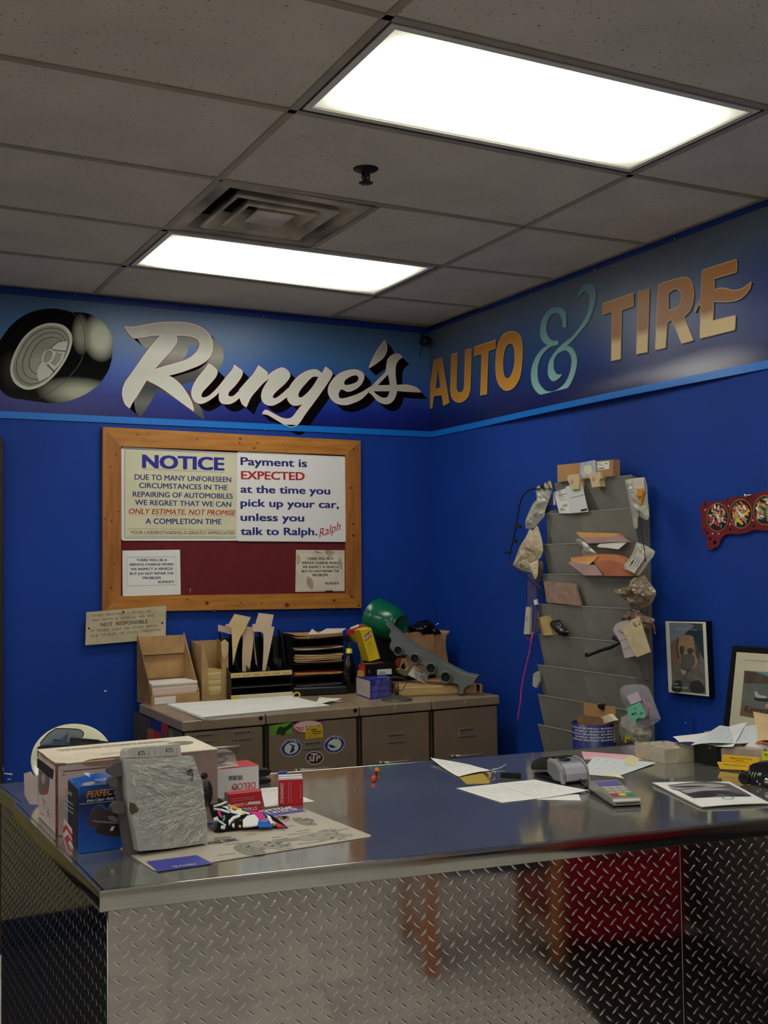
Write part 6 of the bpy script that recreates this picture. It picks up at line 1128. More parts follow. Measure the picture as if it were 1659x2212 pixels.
# pin pad
P0, P1, P3 = bp(1325, 1745, 2, ZC), bp(1383, 1741, 2, ZC), bp(1273, 1713, 2, ZC); Ld = (P3-P0); Ln = Ld.length; Ld.normalize(); Wd = V((Ld.y, -Ld.x, 0)); Wd = Wd if Wd.dot(P1-P0) > 0 else -Wd; Wn = max(.07, (P1-P0).dot(Wd))
Zt = (V((0, 0, 1))-Ld*0).normalized(); f = Fr(P0+V((0, 0, .001)), Wd, Ld, (0, 0, 1))
t = thing('pin_pad', 'silver pin pad with grey keys and red, yellow and green buttons', 'card reader', P0); SDp = Fr(P0+V((0, 0, .001)), Ld, (0, 0, 1)); sg = 1 if SDp.N.dot(Wd) > 0 else -1
ob('pad_body', MB().prism(SDp, [(0, .004), (0, .014), (.004, .020), (Ln*.9, .034), (Ln, .032), (Ln, .008), (Ln*.5, .0)], 0, sg*Wn), mat('pad_silver', (150, 146, 140), .3, .3), t)
ob('pad_base', MB().prism(SDp, [(.006, -.0008), (Ln-.006, -.0008), (Ln, .012), (Ln*.4, .006), (0, .006)], sg*-.001, sg*(Wn+.001)), BLK, t)
ft = Fr(SDp.at(.004, .0202, 0), Wd, (Ld*Ln*.9+V((0, 0, .014))).normalized()); ft.N = ft.X.cross(ft.Y); 
if ft.N.z < 0: ft = Fr(ft.O, ft.X, ft.Y, -ft.N)
Lt = Ln*.9
ob('pad_screen', MB().box(ft, Wn*.08, Lt*.70, .0, Wn*.92, Lt*.92, .0012), mat('screen_violet', (96, 92, 170), .2), t)
ob('pad_face', MB().box(ft, Wn*.05, Lt*.10, -.001, Wn*.95, Lt*.66, .0006), mat('pad_face_grey', (134, 130, 122), .4), t)
KG = mat('key_grey', (168, 162, 148), .5)
for r in range(4):
    for c in range(3):
        m_ = (mat('key_red', (190, 50, 60), .4), mat('key_yellow', (220, 190, 60), .4), mat('key_green', (40, 150, 80), .4))[c] if r == 0 else KG
        ob('key_button', MB().box(ft, Wn*(.09+.28*c), Lt*(.12+.13*r), .0006, Wn*(.09+.28*c+.25), Lt*(.12+.13*r+.10), .0028, bev=.0006), m_, t)
ob('card_slot', MB().box(Fr(SDp.at(0, .008, 0), Wd, (0, 0, 1), -Ld), Wn*.08, 0, -.001, Wn*.92, .002, .0008), BLKM, t)
ob('receipt_slip', MB().prism(TOP, [TOP.px(*p) for p in ((1300, 1693), (1349, 1702), (1332, 1690), (1302, 1688))], .026, .0265), PAPER2, t)
# pink, white and yellow papers at the back
paper('invoice', 'pink sheet lying behind the card terminal', 'paper', TOP.off(.0008), [(1262, 1640), (1389, 1641), (1366, 1631), (1256, 1623)], PINKP, (0, 0, 0, 0), 0, 1)
paper('invoice', 'white sheet with a yellow note, right of the card terminal', 'paper', TOP.off(.0018), [(1330, 1678), (1418, 1649), (1283, 1634), (1252, 1672)], mat('cool_paper', (208, 212, 208), .7), (0, .003, 0, 0), 5, 9)
o = ob('sticky_note', MB().prism(TOP.off(.0028), [TOP.off(.0028).px(*p) for p in ((1350, 1651), (1369, 1655), (1380, 1643), (1366, 1631), (1350, 1637))], 0, .0006), mat('pale_yellow_note', (214, 210, 150), .6), None, 'pale yellow note on the white sheet behind the terminal', 'note')
# bagged bundle
f6 = TOP; Q = [f6.px(*p) for p in ((1436, 1651), (1500, 1646), (1455, 1626), (1372, 1634))]; Q = [(1.1586, -.1675), (1.262, -.19), (1.34, .10), (1.05, .13)]
P_ = [bp(x, y, 2, ZC) for x, y in ((1436, 1651), (1500, 1645))]; Xd = (P_[1]-P_[0]).normalized(); Bd = bp(1372, 1634, 2, ZC)-P_[0]; hB = zat(P_[0], 1619)-ZC
t = thing('bagged_bundle', 'block of printed forms wrapped in cloudy plastic, back right of the counter', 'package', P_[0]); FB_ = Fr(P_[0], (1, 0, 0), (0, 1, 0), (0, 0, 1)); lp = [(0, 0), ((P_[1]-P_[0]).x, (P_[1]-P_[0]).y), ((P_[1]-P_[0]).x+Bd.x*.9, (P_[1]-P_[0]).y+Bd.y*.9), (Bd.x, Bd.y)]
ob('form_block', MB().prism(FB_, [(p[0]*.96+.001, p[1]*.96+.002) for p in lp], .001, hB*.86), mat('bundle_tan', (158, 138, 104), .7, c2=(176, 130, 112), vs=9), t)
mb = MB(); rnd = random.Random(8)
def wrapf(s, q_, z, j): 
    a = [lp[0][i]*(1-s)*(1-q_)+lp[1][i]*s*(1-q_)+lp[2][i]*s*q_+lp[3][i]*(1-s)*q_ for i in (0, 1)]; return FB_.at(a[0]+rnd.uniform(-j, j), a[1]+rnd.uniform(-j, j), z+rnd.uniform(-j, j))
mb.grid(lambda s, q_: wrapf(s, q_, hB*(1-.25*(q_ > .9)), .004 if 0 < s < 1 and 0 < q_ < 1 else .001), 12, 12, sm=False); 
for a_ in range(4):
    c0_, c1_ = lp[a_], lp[(a_+1) % 4]; mb.grid(lambda s, q_: FB_.at(c0_[0]+(c1_[0]-c0_[0])*s+rnd.uniform(-.001, .001), c0_[1]+(c1_[1]-c0_[1])*s+rnd.uniform(-.001, .001), .0005+(hB-.0005)*q_), 8, 3, sm=False)
ob('cloudy_wrap', mb, mat('cloudy_wrap', (198, 190, 166), .3, alpha=.72, spec=.7, bump=.5, bs=50), t)
# black box, dish, card holder
a, b = bp(1549, 1657, 2, ZC), bp(1500, 1646, 2, ZC); X = (a-b).normalized(); f = Fr(b+V((0, 0, .0005)), X, (0, 0, 1)); wv = (a-b).length; hh = zat(a, 1614)-ZC
if f.N.dot(CAMP-a) < 0: f = Fr(f.O, f.X, f.Y, -f.N)
t = thing('display_back', 'small black box standing behind the yellow card holder', 'box', f.at(wv/2, 0, 0)); ob('box_body', MB().prism(f, rrect([(0, 0), (wv, 0), (wv, hh), (0, hh+.002)], .004), -.05, 0), BLK, t); ob('rivet', MB().lathe(Fr(f.at(*f.px(1532.5, 1616), 0), f.X, f.Y, f.N), [(.003, 0), (.002, .001), (.001, .0012)], 10), CHROME, t); ob('box_recess', MB().box(f, wv*.2, hh*.2, .0, wv*.85, hh*.7, .0008), BLKM, t)
fH = Fr(bp(1551, 1662, 2, ZC)+V((0, 0, .0005)), bp(1622, 1668, 2, ZC)-bp(1551, 1662, 2, ZC), (0, 0, 1)); lH = (bp(1622, 1668, 2, ZC)-bp(1551, 1662, 2, ZC)).length
if fH.N.dot(CAMP-fH.O) < 0: fH = Fr(fH.O, fH.X, fH.Y, -fH.N)
px_ = lambda s: [fH.px(1480+float(a_)/9.268, 1560+float(b_)/9.268) for a_, b_ in (p.split(',') for p in s.split())]
t = thing('card_holder_stand', 'rusty perforated strip holding a tray of yellow business cards', 'card holder', fH.at(lH/2, 0, 0))
ob('perforated_strip', MB().prism(fH, px_('600,910 1140,960 1140,1075 605,1020'), -.02, .01), mat('rusty_strip', (110, 96, 70), .6, .4, c2=(74, 60, 44), vs=30), t)
for k in range(8): u_, v_ = px_('%d,%d' % (650+k*85, 955+k*8))[0]; ob('strip_hole', MB().lathe(Fr(fH.at(u_, v_, .0103), fH.X, fH.Y, fH.N), [(.001, .0004), (.0032, .0004), (.0034, 0)], 10), BLKM, t)
YC = mat('yellow_card_stock', (236, 190, 40), .5, var=.02); ob('card_tray', MB().prism(fH, px_('660,790 1290,855 1280,950 720,925'), -.0, .012), YC, t)
t2 = thing('business_cards', 'yellow business cards standing in the holder beside the toy truck', 'business cards', fH.at(lH/2, .02, -.01)); c_ = fH.off(-.012)
for k in range(4): ob('card', MB().prism(c_.off(-k*.002), [(p[0]+k*.001, p[1]) for p in [c_.px(1480+a_/9.268, 1560+b_/9.268) for a_, b_ in ((740, 650), (1483, 715), (1478, 900), (735, 880))]], -.001, 0), YC, t2)
mb = MB()
for s, a_, b_, h_ in (("Runge's Auto & Tire Ltd", (890, 725), (1330, 755), 28), ('Tim Runge', (1010, 770), (1175, 782), 18)): mb.tpx(c_, s, a_, b_, h_, .0005, 0, .01, crop=(1480, 1560, 9.268))
ob('lettering', mb, mat('brown_card_ink', (84, 50, 24), .6), t2); ob('lettering', MB().tpx(fH.off(.012), "Runge's Auto & Tire Ltd", (770, 850), (1215, 885), 22, .0005, 0, .01, crop=(1480, 1560, 9.268)), mat('brown_card_ink'), t)
# cloudy tub behind the cards
fT = fH.off(-.05); L = [fT.px(1480+a_/9.268, 1560+b_/9.268) for a_, b_ in ((640, 510), (1560, 560), (1540, 800), (1480, 880), (700, 860))]
t = thing('plastic_tub', 'cloudy plastic tub behind the yellow business cards', 'tub', fT.at(L[3][0], 0, -.03)); ob('tub_wall', MB().prism(fT, [L[0], L[1], (L[2][0], .001), (L[4][0], .001)], -.06, 0), mat('cloudy_tub', (186, 168, 152), .3, alpha=.85, var=.06, vs=30), t)
# toy truck
ta = bp(1601, 1694, 2, ZC); fU = Fr(ta+V((0, 0, .001)), bp(1659, 1702, 2, ZC)-ta, (0, 0, 1))
if fU.N.dot(CAMP-ta) < 0: fU = Fr(fU.O, fU.X, fU.Y, -fU.N)
pu = lambda s: [fU.px(1480+float(a_)/9.268, 1560+float(b_)/9.268) for a_, b_ in (p.split(',') for p in s.split())]
t = thing('toy_truck', 'small black toy truck with green claw stripes at the right edge', 'toy', fU.at(.03, 0, 0)); PBK = mat('toy_purple_black', (30, 20, 34), .2)
ob('truck_body', MB().prism(fU, pu('1215,1080 1240,1010 1300,990 1290,870 1370,830 1659,800 1900,800 1900,1290 1500,1270 1240,1240'), -.045, 0), PBK, t)
ob('truck_roof', MB().prism(fU, pu('1290,870 1370,825 1659,795 1900,795 1900,860 1659,870 1300,890'), -.047, .002), BLK, t)
ob('claw_stripes', MB().flat(fU, [pu('1300,995 1320,1000 1270,1060 1255,1080 1275,1030')], .0006).flat(fU, [pu('1350,1000 1375,1003 1345,1060 1325,1110 1330,1050')], .0006).flat(fU, [pu('1405,1005 1430,1008 1400,1070 1380,1120 1385,1050')], .0006).flat(fU, [pu('1460,1010 1540,1015 1500,1090 1480,1050 1440,1080')], .0006), mat('claw_green', (150, 190, 130), .4), t)
for x, y, r, dz in ((1190, 1120, .017, .004), (1640, 1170, .017, .006)): u_, v_ = pu('%d,%d' % (x, y))[0]; wf = Fr(fU.at(u_, max(v_, .016), dz), fU.X, fU.Y, fU.N); ob('wheel', MB().lathe(wf, [(.009, -.018), (.016, -.018), (.017, -.012), (.017, .0), (.014, .004), (.010, .004), (.009, .001), (.001, .002)], 22), BLKM, t)
u_, v_ = pu('1650,1175')[0]; ob('wheel_hub', MB().lathe(Fr(fU.at(u_, max(v_, .016), .0075), fU.X, fU.Y, fU.N), [(.001, .003), (.005, .002), (.009, .0)], 14), CHROME, t)
for x, y in ((1248, 1160), (1445, 1190), (1497, 1240)): u_, v_ = pu('%d,%d' % (x, y))[0]; ob('headlamp', MB().lathe(Fr(fU.at(u_, v_, .0), fU.X, fU.Y, fU.N), [(.003, 0), (.0025, .002), (.001, .003)], 10), mat('toy_lamp', (196, 176, 186), .2), t)
# yellow price tag, papers, folder
fP = fT.off(.0); L = [fP.px(1480+a_/9.268, 1560+b_/9.268) for a_, b_ in ((1540, 580), (1900, 585), (1900, 800), (1550, 775))]
t = thing('yellow_note_card', 'bright yellow card with black writing at the right edge of the counter', 'card', fP.at(L[3][0], 0, 0)); ob('card_sheet', MB().prism(fP, [L[0], L[1], (L[2][0], .0), (L[3][0], .0)], .0, .002), mat('lime_yellow', (214, 210, 40), .5), t); ob('lettering', MB().tpx(fP, 'YOU', (1585, 680), (1800, 690), 55, .0026, 0, .03, crop=(1480, 1560, 9.268)), INK, t)
# paper heap held up by the tub: tilted sheets
def heap(name, label, cat, quad, zz, m, rows, seed, group=None):
    W = [V(bp(x, y, 2, z_)) for (x, y), z_ in zip(quad, zz)]; O = W[0]; X = (W[1]-W[0]).normalized(); nn = X.cross(W[3]-W[0]).normalized(); nn = nn if nn.z > 0 else -nn; f_ = Fr(O, X, nn.cross(X)); 
    Qs = [((p-O).dot(f_.X), (p-O).dot(f_.Y)) for p in W]; old = Fr.px
    fn = lambda s, t_: W[0]*(1-s)*(1-t_)+W[1]*s*(1-t_)+W[2]*s*t_+W[3]*(1-s)*t_+V((0, 0, .004*math.sin(s*6+t_*2)))
    o = ob(name, MB().grid(fn, 10, 8), m, None, label, cat, group); mb = MB(); rnd = random.Random(seed)
    for k in range(rows):
        s = .12+k*.76/max(1, rows)
        for e in range(6):
            t0 = .15+e*.12
            if rnd.random() < .8: mb.add([fn(s, t0)+nn*.0006, fn(s+.012, t0)+nn*.0006, fn(s+.012, t0+.06)+nn*.0006, fn(s, t0+.06)+nn*.0006], [(0, 1, 2, 3)])
    if rows: ob('printed_lines', mb, GREYINK, o)
    return o
CP = (1320, 1460, 4.894)
qq = lambda s: [(1320+float(a_)/4.894, 1460+float(b_)/4.894) for a_, b_ in (p.split(',') for p in s.split())]
heap('document_sheet', 'large tilted manila folder, highest in the heap at the right edge', 'folder', qq('1560,690 1900,700 1900,400 1500,388'), (ZC+.075, ZC+.08, ZC+.10, ZC+.10), MANILA, 0, 1)
heap('document_sheet', 'white printed sheet on top of the paper heap at the right', 'papers', qq('840,735 1560,690 1550,530 1150,535'), (ZC+.066, ZC+.072, ZC+.085, ZC+.078), mat('cool_paper'), 7, 2)
heap('document_sheet', 'long white sheet reaching left out of the paper heap', 'papers', qq('720,700 1290,745 1440,500 650,655'), (ZC+.062, ZC+.066, ZC+.082, ZC+.066), PAPER, 0, 3)
heap('document_sheet', 'slanting white sheet at the right end of the paper heap', 'papers', qq('1400,750 1900,830 1900,760 1500,700'), (ZC+.055, ZC+.05, ZC+.07, ZC+.072), PAPER, 0, 4)
heap('document_sheet', 'orange folder edge under the manila folder at the right', 'folder', qq('1520,712 1900,790 1900,690 1560,698'), (ZC+.07, ZC+.066, ZC+.078, ZC+.072), mat('orange_folder', (180, 96, 56), .6), 0, 5)
bx = V(bp(1560, 1620, 2, ZC)); t = thing('paper_tray', 'low cardboard tray carrying the paper heap', 'tray', bx+V((.16, .12, 0))); ob('tray_body', MB().box(Fr(V((1.50, -.06, ZC+.0005)), (1, 0, 0), (0, 0, 1), (0, -1, 0)), 0, 0, -.08, .28, .045, .10, bev=.002), mat('tray_card', (150, 120, 90), .8), t)
# magazine
MG = TOP.off(.0008); Qm = [(1515, 1743), (1662, 1735), (1575, 1690.5), (1410, 1693)]; t = thing('calendar_booklet', 'white booklet with a grey car photo on its cover, front right of the counter', 'booklet', MG.at(*MG.px(1515, 1743), 0))
for k in range(3): paper('booklet_sheet', None, None, MG.off(k*.0022+.0008), [(x+(k-1)*.8, y-k*.3) for x, y in Qm], PAPER, (0, 0, .002, .003), 0, 1, .002, parent=t, th=.0018)
CM = (1120, 1560, 3.078); MM = MG.off(.0085); mb = MB().flat(MM, [pxs(MM, '990,418c 1130,402 1260,396 1400,408c 1550,488c 1160,500c', CM)], 0, 0)
for s, m in (('1010,425 1150,410 1300,412 1380,425 1300,435 1150,440 1050,450', 1), ('1080,455 1200,440 1330,440 1420,450 1300,455 1180,470 1110,470', 1), ('1150,490 1250,470 1330,480 1260,496', 2), ('1020,430 1160,424 1250,428 1120,436', 3), ('1130,478 1230,458 1380,462 1500,484 1420,490 1320,470 1230,470 1160,492', 3)): mb.flat(MM, [pxs(MM, s, CM)], .0003+.0002*m, m)
mb.ribbon(MM, pxs(MM, '1360,495 1400,490 1430,502 1400,512 1365,508', CM), .003, .0004, 4); ob('cover_picture', mb, [mat('mag_grey', (104, 98, 92), .35), mat('mag_light', (170, 162, 158), .35), mat('mag_dark', (52, 48, 46), .35), mat('mag_mid', (66, 62, 64), .35), mat('mag_green', (90, 160, 130), .4)], t)
# round white disc behind the carton; dark shapes stand in for its mirrored image
xc = bp(155, 1600, 1, .36).x; base = V((xc, .36, ZC)); dist = (V((xc, .36, 1.15))-CAMP).dot(FW); rt = 86*dist/FPX; ztop = zat((xc, .40), 1567.5)
hv = V((base.x-CAMP.x, base.y-CAMP.y, 0)).normalized(); ca_ = min((abs(prow(base+(hv*math.sqrt(1-c*c)+V((0, 0, c)))*2*rt)-1567.5), c) for c in [k/100 for k in range(20, 100)])[1]; up_ = hv*math.sqrt(1-ca_*ca_)+V((0, 0, ca_)); xx = V((hv.y, -hv.x, 0)); fR = Fr(base+up_*(rt+.002)+V((0, 0, .001)), xx, up_); t = thing('round_disc', 'large round white disc standing on edge behind the white carton', 'disc', base); rc = base
ob('disc_shell', MB().lathe(fR, [(rt, -.004), (rt*1.005, .0), (rt, .004), (rt*.97, .005), (rt*.8, .010), (rt*.4, .014), (.001, .015)], 64).lathe(fR, [(rt, -.004), (.001, -.004)], 64), mat('ivory_enamel', (206, 204, 172), .22), t)
RFf = fR.off(.03); mb = MB()
t = thing('mirrored_shapes', 'dark and blue-grey stand-in shapes for the image mirrored in the white disc', 'machine', V((rc.x-.04, .33, ZC))); gq = lambda s: pxs(RFf, s, CW)
ob('mirrored_body', MB().prism(RFf, gq(crn('300,430 400,380 540,370 555,300 690,290 800,190 820,270 980,290 1050,300 1290,320 1480,345 1480,520 300,520')), -.012, .01), mat('mirrored_black', (34, 34, 30), .4, c2=(20, 20, 18), vs=30), t)
ob('mirrored_pane', MB().prism(RFf, gq('345,380c 470,230 600,140c 900,150 1000,175 1035,225 1010,300c 820,268c 820,400c 345,420c'), .011, .013), mat('mirrored_blue_grey', (70, 88, 110), .12, alpha=.6, spec=.8), t)
ob('mirrored_pane_rim', MB().ribbon(RFf, gq('345,380c 470,230 600,140c 900,150 1000,175 1035,225 1010,290c')[:-5], .003, .0135, closed=False), mat('rim_dark', (24, 24, 22), .3), t)
ob('mirrored_bar', MB().prism(RFf, gq(crn('790,190 825,170 830,260 800,380 775,370')), .014, .017), STEEL, t)
for s in ('555,305 680,315 680,328 560,318', '400,370 425,365 425,415 400,420', '478,345 500,340 500,410 478,415', '1000,300 1290,325 1290,335 1000,312'): ob('mirrored_part', MB().prism(RFf, gq(crn(s)), .0105, .016), GREYP, t)
# ------------------------------------------------------------------ grey wall pocket organizer on the right wall
GF = mat('grey_fabric_board', (132, 130, 120), .9, c2=(118, 117, 108), vs=6, bump=.3, bs=300)
po = thing('wall_pocket_organizer', 'tall grey wall pocket organizer in two columns, hung with bags and papers', 'wall organizer', (XW, .95, .85))
yc = .972
tops = [2.033, 1.900, 1.766, 1.633, 1.499, 1.363, 1.226, 1.093, .959]; yl = [1.15, 1.205, 1.238, 1.25, 1.282, 1.283, 1.295, 1.296, 1.30]; yr = .633
ob('backing_board', MB().box(RIGHT, -1.30, .82, .0, -yr+.002, 1.92, .02), GF, po)
for k, z in enumerate(tops):
    zb_ = z-.150 if k < 8 else z-.13; zb_ = max(zb_, .80)
    for a, b in ((-yl[k], -yc-.001), (-yc+.001, -yr)):
        a2 = max(a, -1.30)
        w1 = .092 if k else .085
        # front panel leaning out at its top, plus side gussets
        P = [RIGHT.at(a, z, w1), RIGHT.at(b, z+.0015, w1), RIGHT.at(b, zb_, w1-.035), RIGHT.at(a, zb_, w1-.035)]; n_ = V((-1, 0, -.2)).normalized()*.003
        mb = MB(); vs = P+[p-n_ for p in P]; mb.add(vs, [(0, 1, 2, 3), (7, 6, 5, 4), (0, 4, 5, 1), (1, 5, 6, 2), (2, 6, 7, 3), (3, 7, 4, 0)])
        for u_ in (a+.0015, b-.0015):
            mb.add([RIGHT.at(u_, z, w1-.003), RIGHT.at(u_, zb_, w1-.038), RIGHT.at(u_, zb_, .02), RIGHT.at(u_, z-.02, .02)], [(0, 1, 2, 3)])
        o = ob('pocket', mb, GF, po); ob('pocket_lip', MB().box(RIGHT, a, z-.0015, w1-.003, b, z+.0012, w1+.001), mat('lip_grey', (160, 158, 148), .8), o)
C7b = (1080, 960, 4.484); C8b = (1080, 1280, 4.484); CL = (1090, 980, 7.375); CRr = (1220, 1120, 6.914); CBb = (1230, 1480, 6.144)
F1 = RIGHT.off(.10); F2 = RIGHT.off(.115); F3_ = RIGHT.off(.13)
def flatthing(name, label, cat, fr, s, crop, m, th=.0015, group=None, kids=()):
    o = ob(name, MB().prism(fr, pxs(fr, s, crop), -th, 0), m, None, label, cat, group)
    for kn, ks, km in kids: ob(kn, MB().flat(fr, [pxs(fr, ks, crop)], .0008), km, o)
    return o
# box on top
L = [F1.px(1080+a/4.484, 960+b/4.484) for a, b in ((555, 200), (1092, 145), (1096, 312), (557, 352))]; zb_ = 2.036
L[3] = (L[3][0], zb_); L[2] = (L[2][0], zb_+.0)
t = thing('long_carton', 'long brown cardboard box lying on top of the grey wall organizer', 'carton', F1.at((L[0][0]+L[1][0])/2, zb_, -.02)); ob('carton_body', MB().prism(F1, L, -.036, 0), mat('kraft_box', (172, 132, 84), .7, var=.04), t)
ob('address_label', MB().flat(F1, [pxs(F1, crn('945,172 1058,160 1060,236 948,250'), C7b)], .0008), PAPER, t)
mb = MB().flat(F1, [pxs(F1, crn('955,232 1015,224 1015,232 955,240'), C7b)], .0012)
for s in ('952,186 975,184 975,188 952,190', '955,200 1000,196 1000,200 955,204', '1022,182 1042,180 1042,188 1022,190'): mb.flat(F1, [pxs(F1, crn(s), C7b)], .0012)
ob('label_print', mb, INK, t); ob('tape_patch', MB().flat(F1, [pxs(F1, crn('780,178 924,150 928,300 782,332'), C7b)], .0008), mat('bluish_paper', (188, 196, 204), .5, c2=(150, 168, 200), vs=30), t); ob('yellow_scribble', MB().flat(F1, [pxs(F1, '815,215 880,205 885,270 830,285', C7b)], .0011), PAPER2, t)
CLP = mat('beige_clip', (206, 186, 140), .5)
for k, (s, c) in enumerate((('655,300c 700,290c 765,288c 768,340c 760,432c 685,437c 680,395c 652,340c', (697, 357)), ('855,285c 905,280c 972,262c 978,330c 960,350c 968,408c 890,418c 880,360c', (905, 330)))):
    t = thing('paper_clamp', ('beige clamp holding the papers on the top pocket', 'beige clamp right of the paper clamp on the top pocket')[k], 'clamp', F2.at(*F2.px(1080+c[0]/4.484, 960+c[1]/4.484), 0)); ob('clamp_jaw', MB().prism(F2, pxs(F2, s, C7b), -.03, 0), CLP, t)
    u_, v_ = F2.px(1080+c[0]/4.484, 960+c[1]/4.484); ob('clamp_disc', MB().lathe(Fr(F2.at(u_, v_, 0), F2.X, F2.Y, F2.N), [(.001, .001), (.011, .001), (.012, 0)], 16), mat('clamp_pink', (196, 150, 120), .5), t)
o = flatthing('clipped_paper', 'white sheet with printed lines clipped left on the top pocket', 'paper', F1.off(.001), crn('520,462 640,425 660,400 690,668 575,668'), C7b, PAPER, .001)
mb = MB()
for s in ('572,490 648,472 648,482 574,500', '576,515 640,500 640,505 577,520', '580,540 650,524 650,529 581,545', '605,590 655,575 655,600 608,604', '578,640 600,610 640,640'): mb.flat(F1, [pxs(F1, crn(s), C7b)], .0018)
ob('printed_lines', mb, GREYINK, o)
o = flatthing('clipped_paper', 'white sheet clipped over the first on the top pocket', 'paper', F1.off(.004), crn('635,410 790,360 856,652 680,668'), C7b, mat('cool_paper'), .001)
ob('printed_block', MB().flat(F1, [pxs(F1, crn('790,632 850,620 852,640 792,650'), C7b)], .0048).ribbon(F1, [F1.px(1080+a/4.484, 960+b/4.484) for a, b in ((690, 520), (830, 485))], .0015, .0048, closed=False), INK, o)
# hanging papers and bags on the left edge
BAGP = mat('crumpled_bag_paper', (196, 182, 150), .6, c2=(170, 154, 124), vs=12, bump=.5, bs=40); BAGC = mat('film_bag', (190, 186, 168), .25, alpha=.8, var=.06, vs=25, bump=.7, bs=60, spec=.8)
def bag(name, label, fr, s, crop, m, th, seed, cat='bag', noise=.45, rings=5, kids=()):
    o = ob(name, MB().blob(fr, pxs(fr, s, crop), th, noise, rings, 0, .5, seed), m, None, label, cat)
    for kn, ks, km in kids: ob(kn, MB().flat(fr, [pxs(fr, ks, crop)], th*1.25), km, o)
    return o
bag('parts_bag', 'crumpled clear bag hanging from the top left corner of the organizer', F2, '490,590c 540,510 650,560 762,572c 730,680 690,790 650,900 635,1000c 560,1080 470,1180 395,1200c 340,1190c 330,1080 400,900 450,800 510,720', CL, BAGC, .02, 3)
bag('paper_wrapper', 'large crumpled paper wrapper hanging below the clear bag, left edge', F2, '395,1200c 450,1225c 520,1150 560,1250 600,1400 615,1540c 580,1640 540,1690c 420,1900c 280,1860 130,1780c 200,1600 240,1480 340,1320', CL, BAGP, .022, 5)
bag('paper_wrapper', 'small pale folded paper flap at the tip of the paper wrapper', F3_, crn('385,1755 540,1690 530,1930 500,1990 475,2000'), CL, mat('pale_flap', (206, 192, 158), .6), .006, 6, 'paper')
bag('brown_wrapper', 'narrow brown paper twist below the large paper wrapper', F2.off(-.01), '560,1700c 600,1720 615,1830 570,1980 500,2110c 440,2300 450,2450c 400,2300 440,2000 470,1900', CL, mat('brown_twist', (112, 92, 66), .7, var=.1), .012, 7)
for k, (s, c) in enumerate((('620,505 640,460 690,500 700,550 650,560', (176, 160, 124)), ('680,450 722,430 768,560 735,548', (196, 168, 118)), ('755,480 780,480 775,560 760,555', (60, 44, 34)))):
    flatthing('card_tag', ('grey-beige card tag at the top left corner', 'tan card strip pointing up at the top left corner', 'dark brown card edge beside the tan strip')[k], 'tag', F2.off(.02), crn(s), CL, mat('tag_%d' % k, c, .7), .004)
for k, s in enumerate(('690,640 735,620 740,810 690,812', '770,620 790,640 808,812 778,815')): flatthing('card_tag', ('grey vertical card in the top left pocket', 'pale narrow card in the top left pocket')[k], 'tag', F1, crn(s), CL, (GREYP, PAPER2)[k], .002)
flatthing('dark_cloth', 'dark blue scrap under the clear bag in the top pocket', 'scrap', F1, '640,940 690,820 760,850 740,890 680,940', CL, mat('dark_blue_scrap', (44, 44, 80), .7), .004)
ob('black_clip', MB().box(Fr(F3_.at(*F3_.px(1090+595/7.375, 980+530/7.375), .0), F3_.X, F3_.Y, F3_.N), -.012, -.008, -.03, .012, .010, .004, bev=.003), BLK, None, 'black clip at the top left corner holding the clear bag', 'clip')
wr_ = [(1090+a/7.375, 980+b/7.375) for a, b in ((560, 560), (500, 562), (400, 575), (340, 620), (280, 700), (245, 800), (215, 950), (190, 1120), (160, 1280), (120, 1450), (85, 1600), (80, 1680), (110, 1760), (190, 1840), (300, 1920), (420, 2020), (520, 2090), (580, 2150), (620, 2260))]
t = thing('sensor_harness', 'black wire loop with three clips hanging left of the organizer', 'cable', F3_.at(*F3_.px(*wr_[10]), 0)); ob('wire', MB().tube([F3_.at(*F3_.px(*p), 0) for p in wr_], .0032, 8), BLK, t)
for a, b, c, d in ((165, 1135, 255, 1190), (135, 1362, 196, 1424), (10, 1562, 120, 1590)): u_, v_ = F3_.px(1090+a/7.375, 980+d/7.375); u2, v2 = F3_.px(1090+c/7.375, 980+b/7.375); ob('wire_clip', MB().box(F3_, u_, v_, -.006, u2, v2, .006, bev=.002), BLK, t)
t = thing('plastic_sleeve', 'narrow violet-grey plastic sleeve hanging at the left edge of the organizer', 'sleeve', F2.at(*F2.px(1143, 1380), 0)); ob('sleeve', MB().prism(F2, pxs(F2, '270,-180c 345,-190c 350,0c 352,200 340,380 290,475c 245,450c 262,200', C8b), -.006, 0), mat('violet_film', (84, 84, 130), .25, alpha=.6, spec=.8), t)
t = thing('door_chime', 'slim white plastic remote hanging at the left edge of the organizer', 'remote', F3_.at(*F3_.px(1138, 1368), 0)); ob('remote_body', MB().prism(F3_, pxs(F3_, crn('252,140 292,140 285,405 230,402'), C8b), -.012, 0), mat('remote_white', (190, 188, 172), .4), t); ob('remote_window', MB().flat(F3_, [pxs(F3_, crn('254,230 280,230 277,280 250,280'), C8b)], .0006), mat('remote_grey', (168, 164, 150), .4), t)
u_, v_ = F3_.px(1157, 1300); ob('small_tag', MB().prism(F3_, pxs(F3_, crn('325,75 350,65 358,115 335,120'), C8b), -.008, 0), WHITE, None, 'tiny white tag above the remote', 'tag')
pts = [F3_.at(*F3_.px(1080+a/4.484, 1280+b/4.484), 0) for a, b in ((320, 380), (300, 480), (285, 580), (255, 700), (225, 830), (205, 960), (200, 1050), (180, 1170), (168, 1250))]
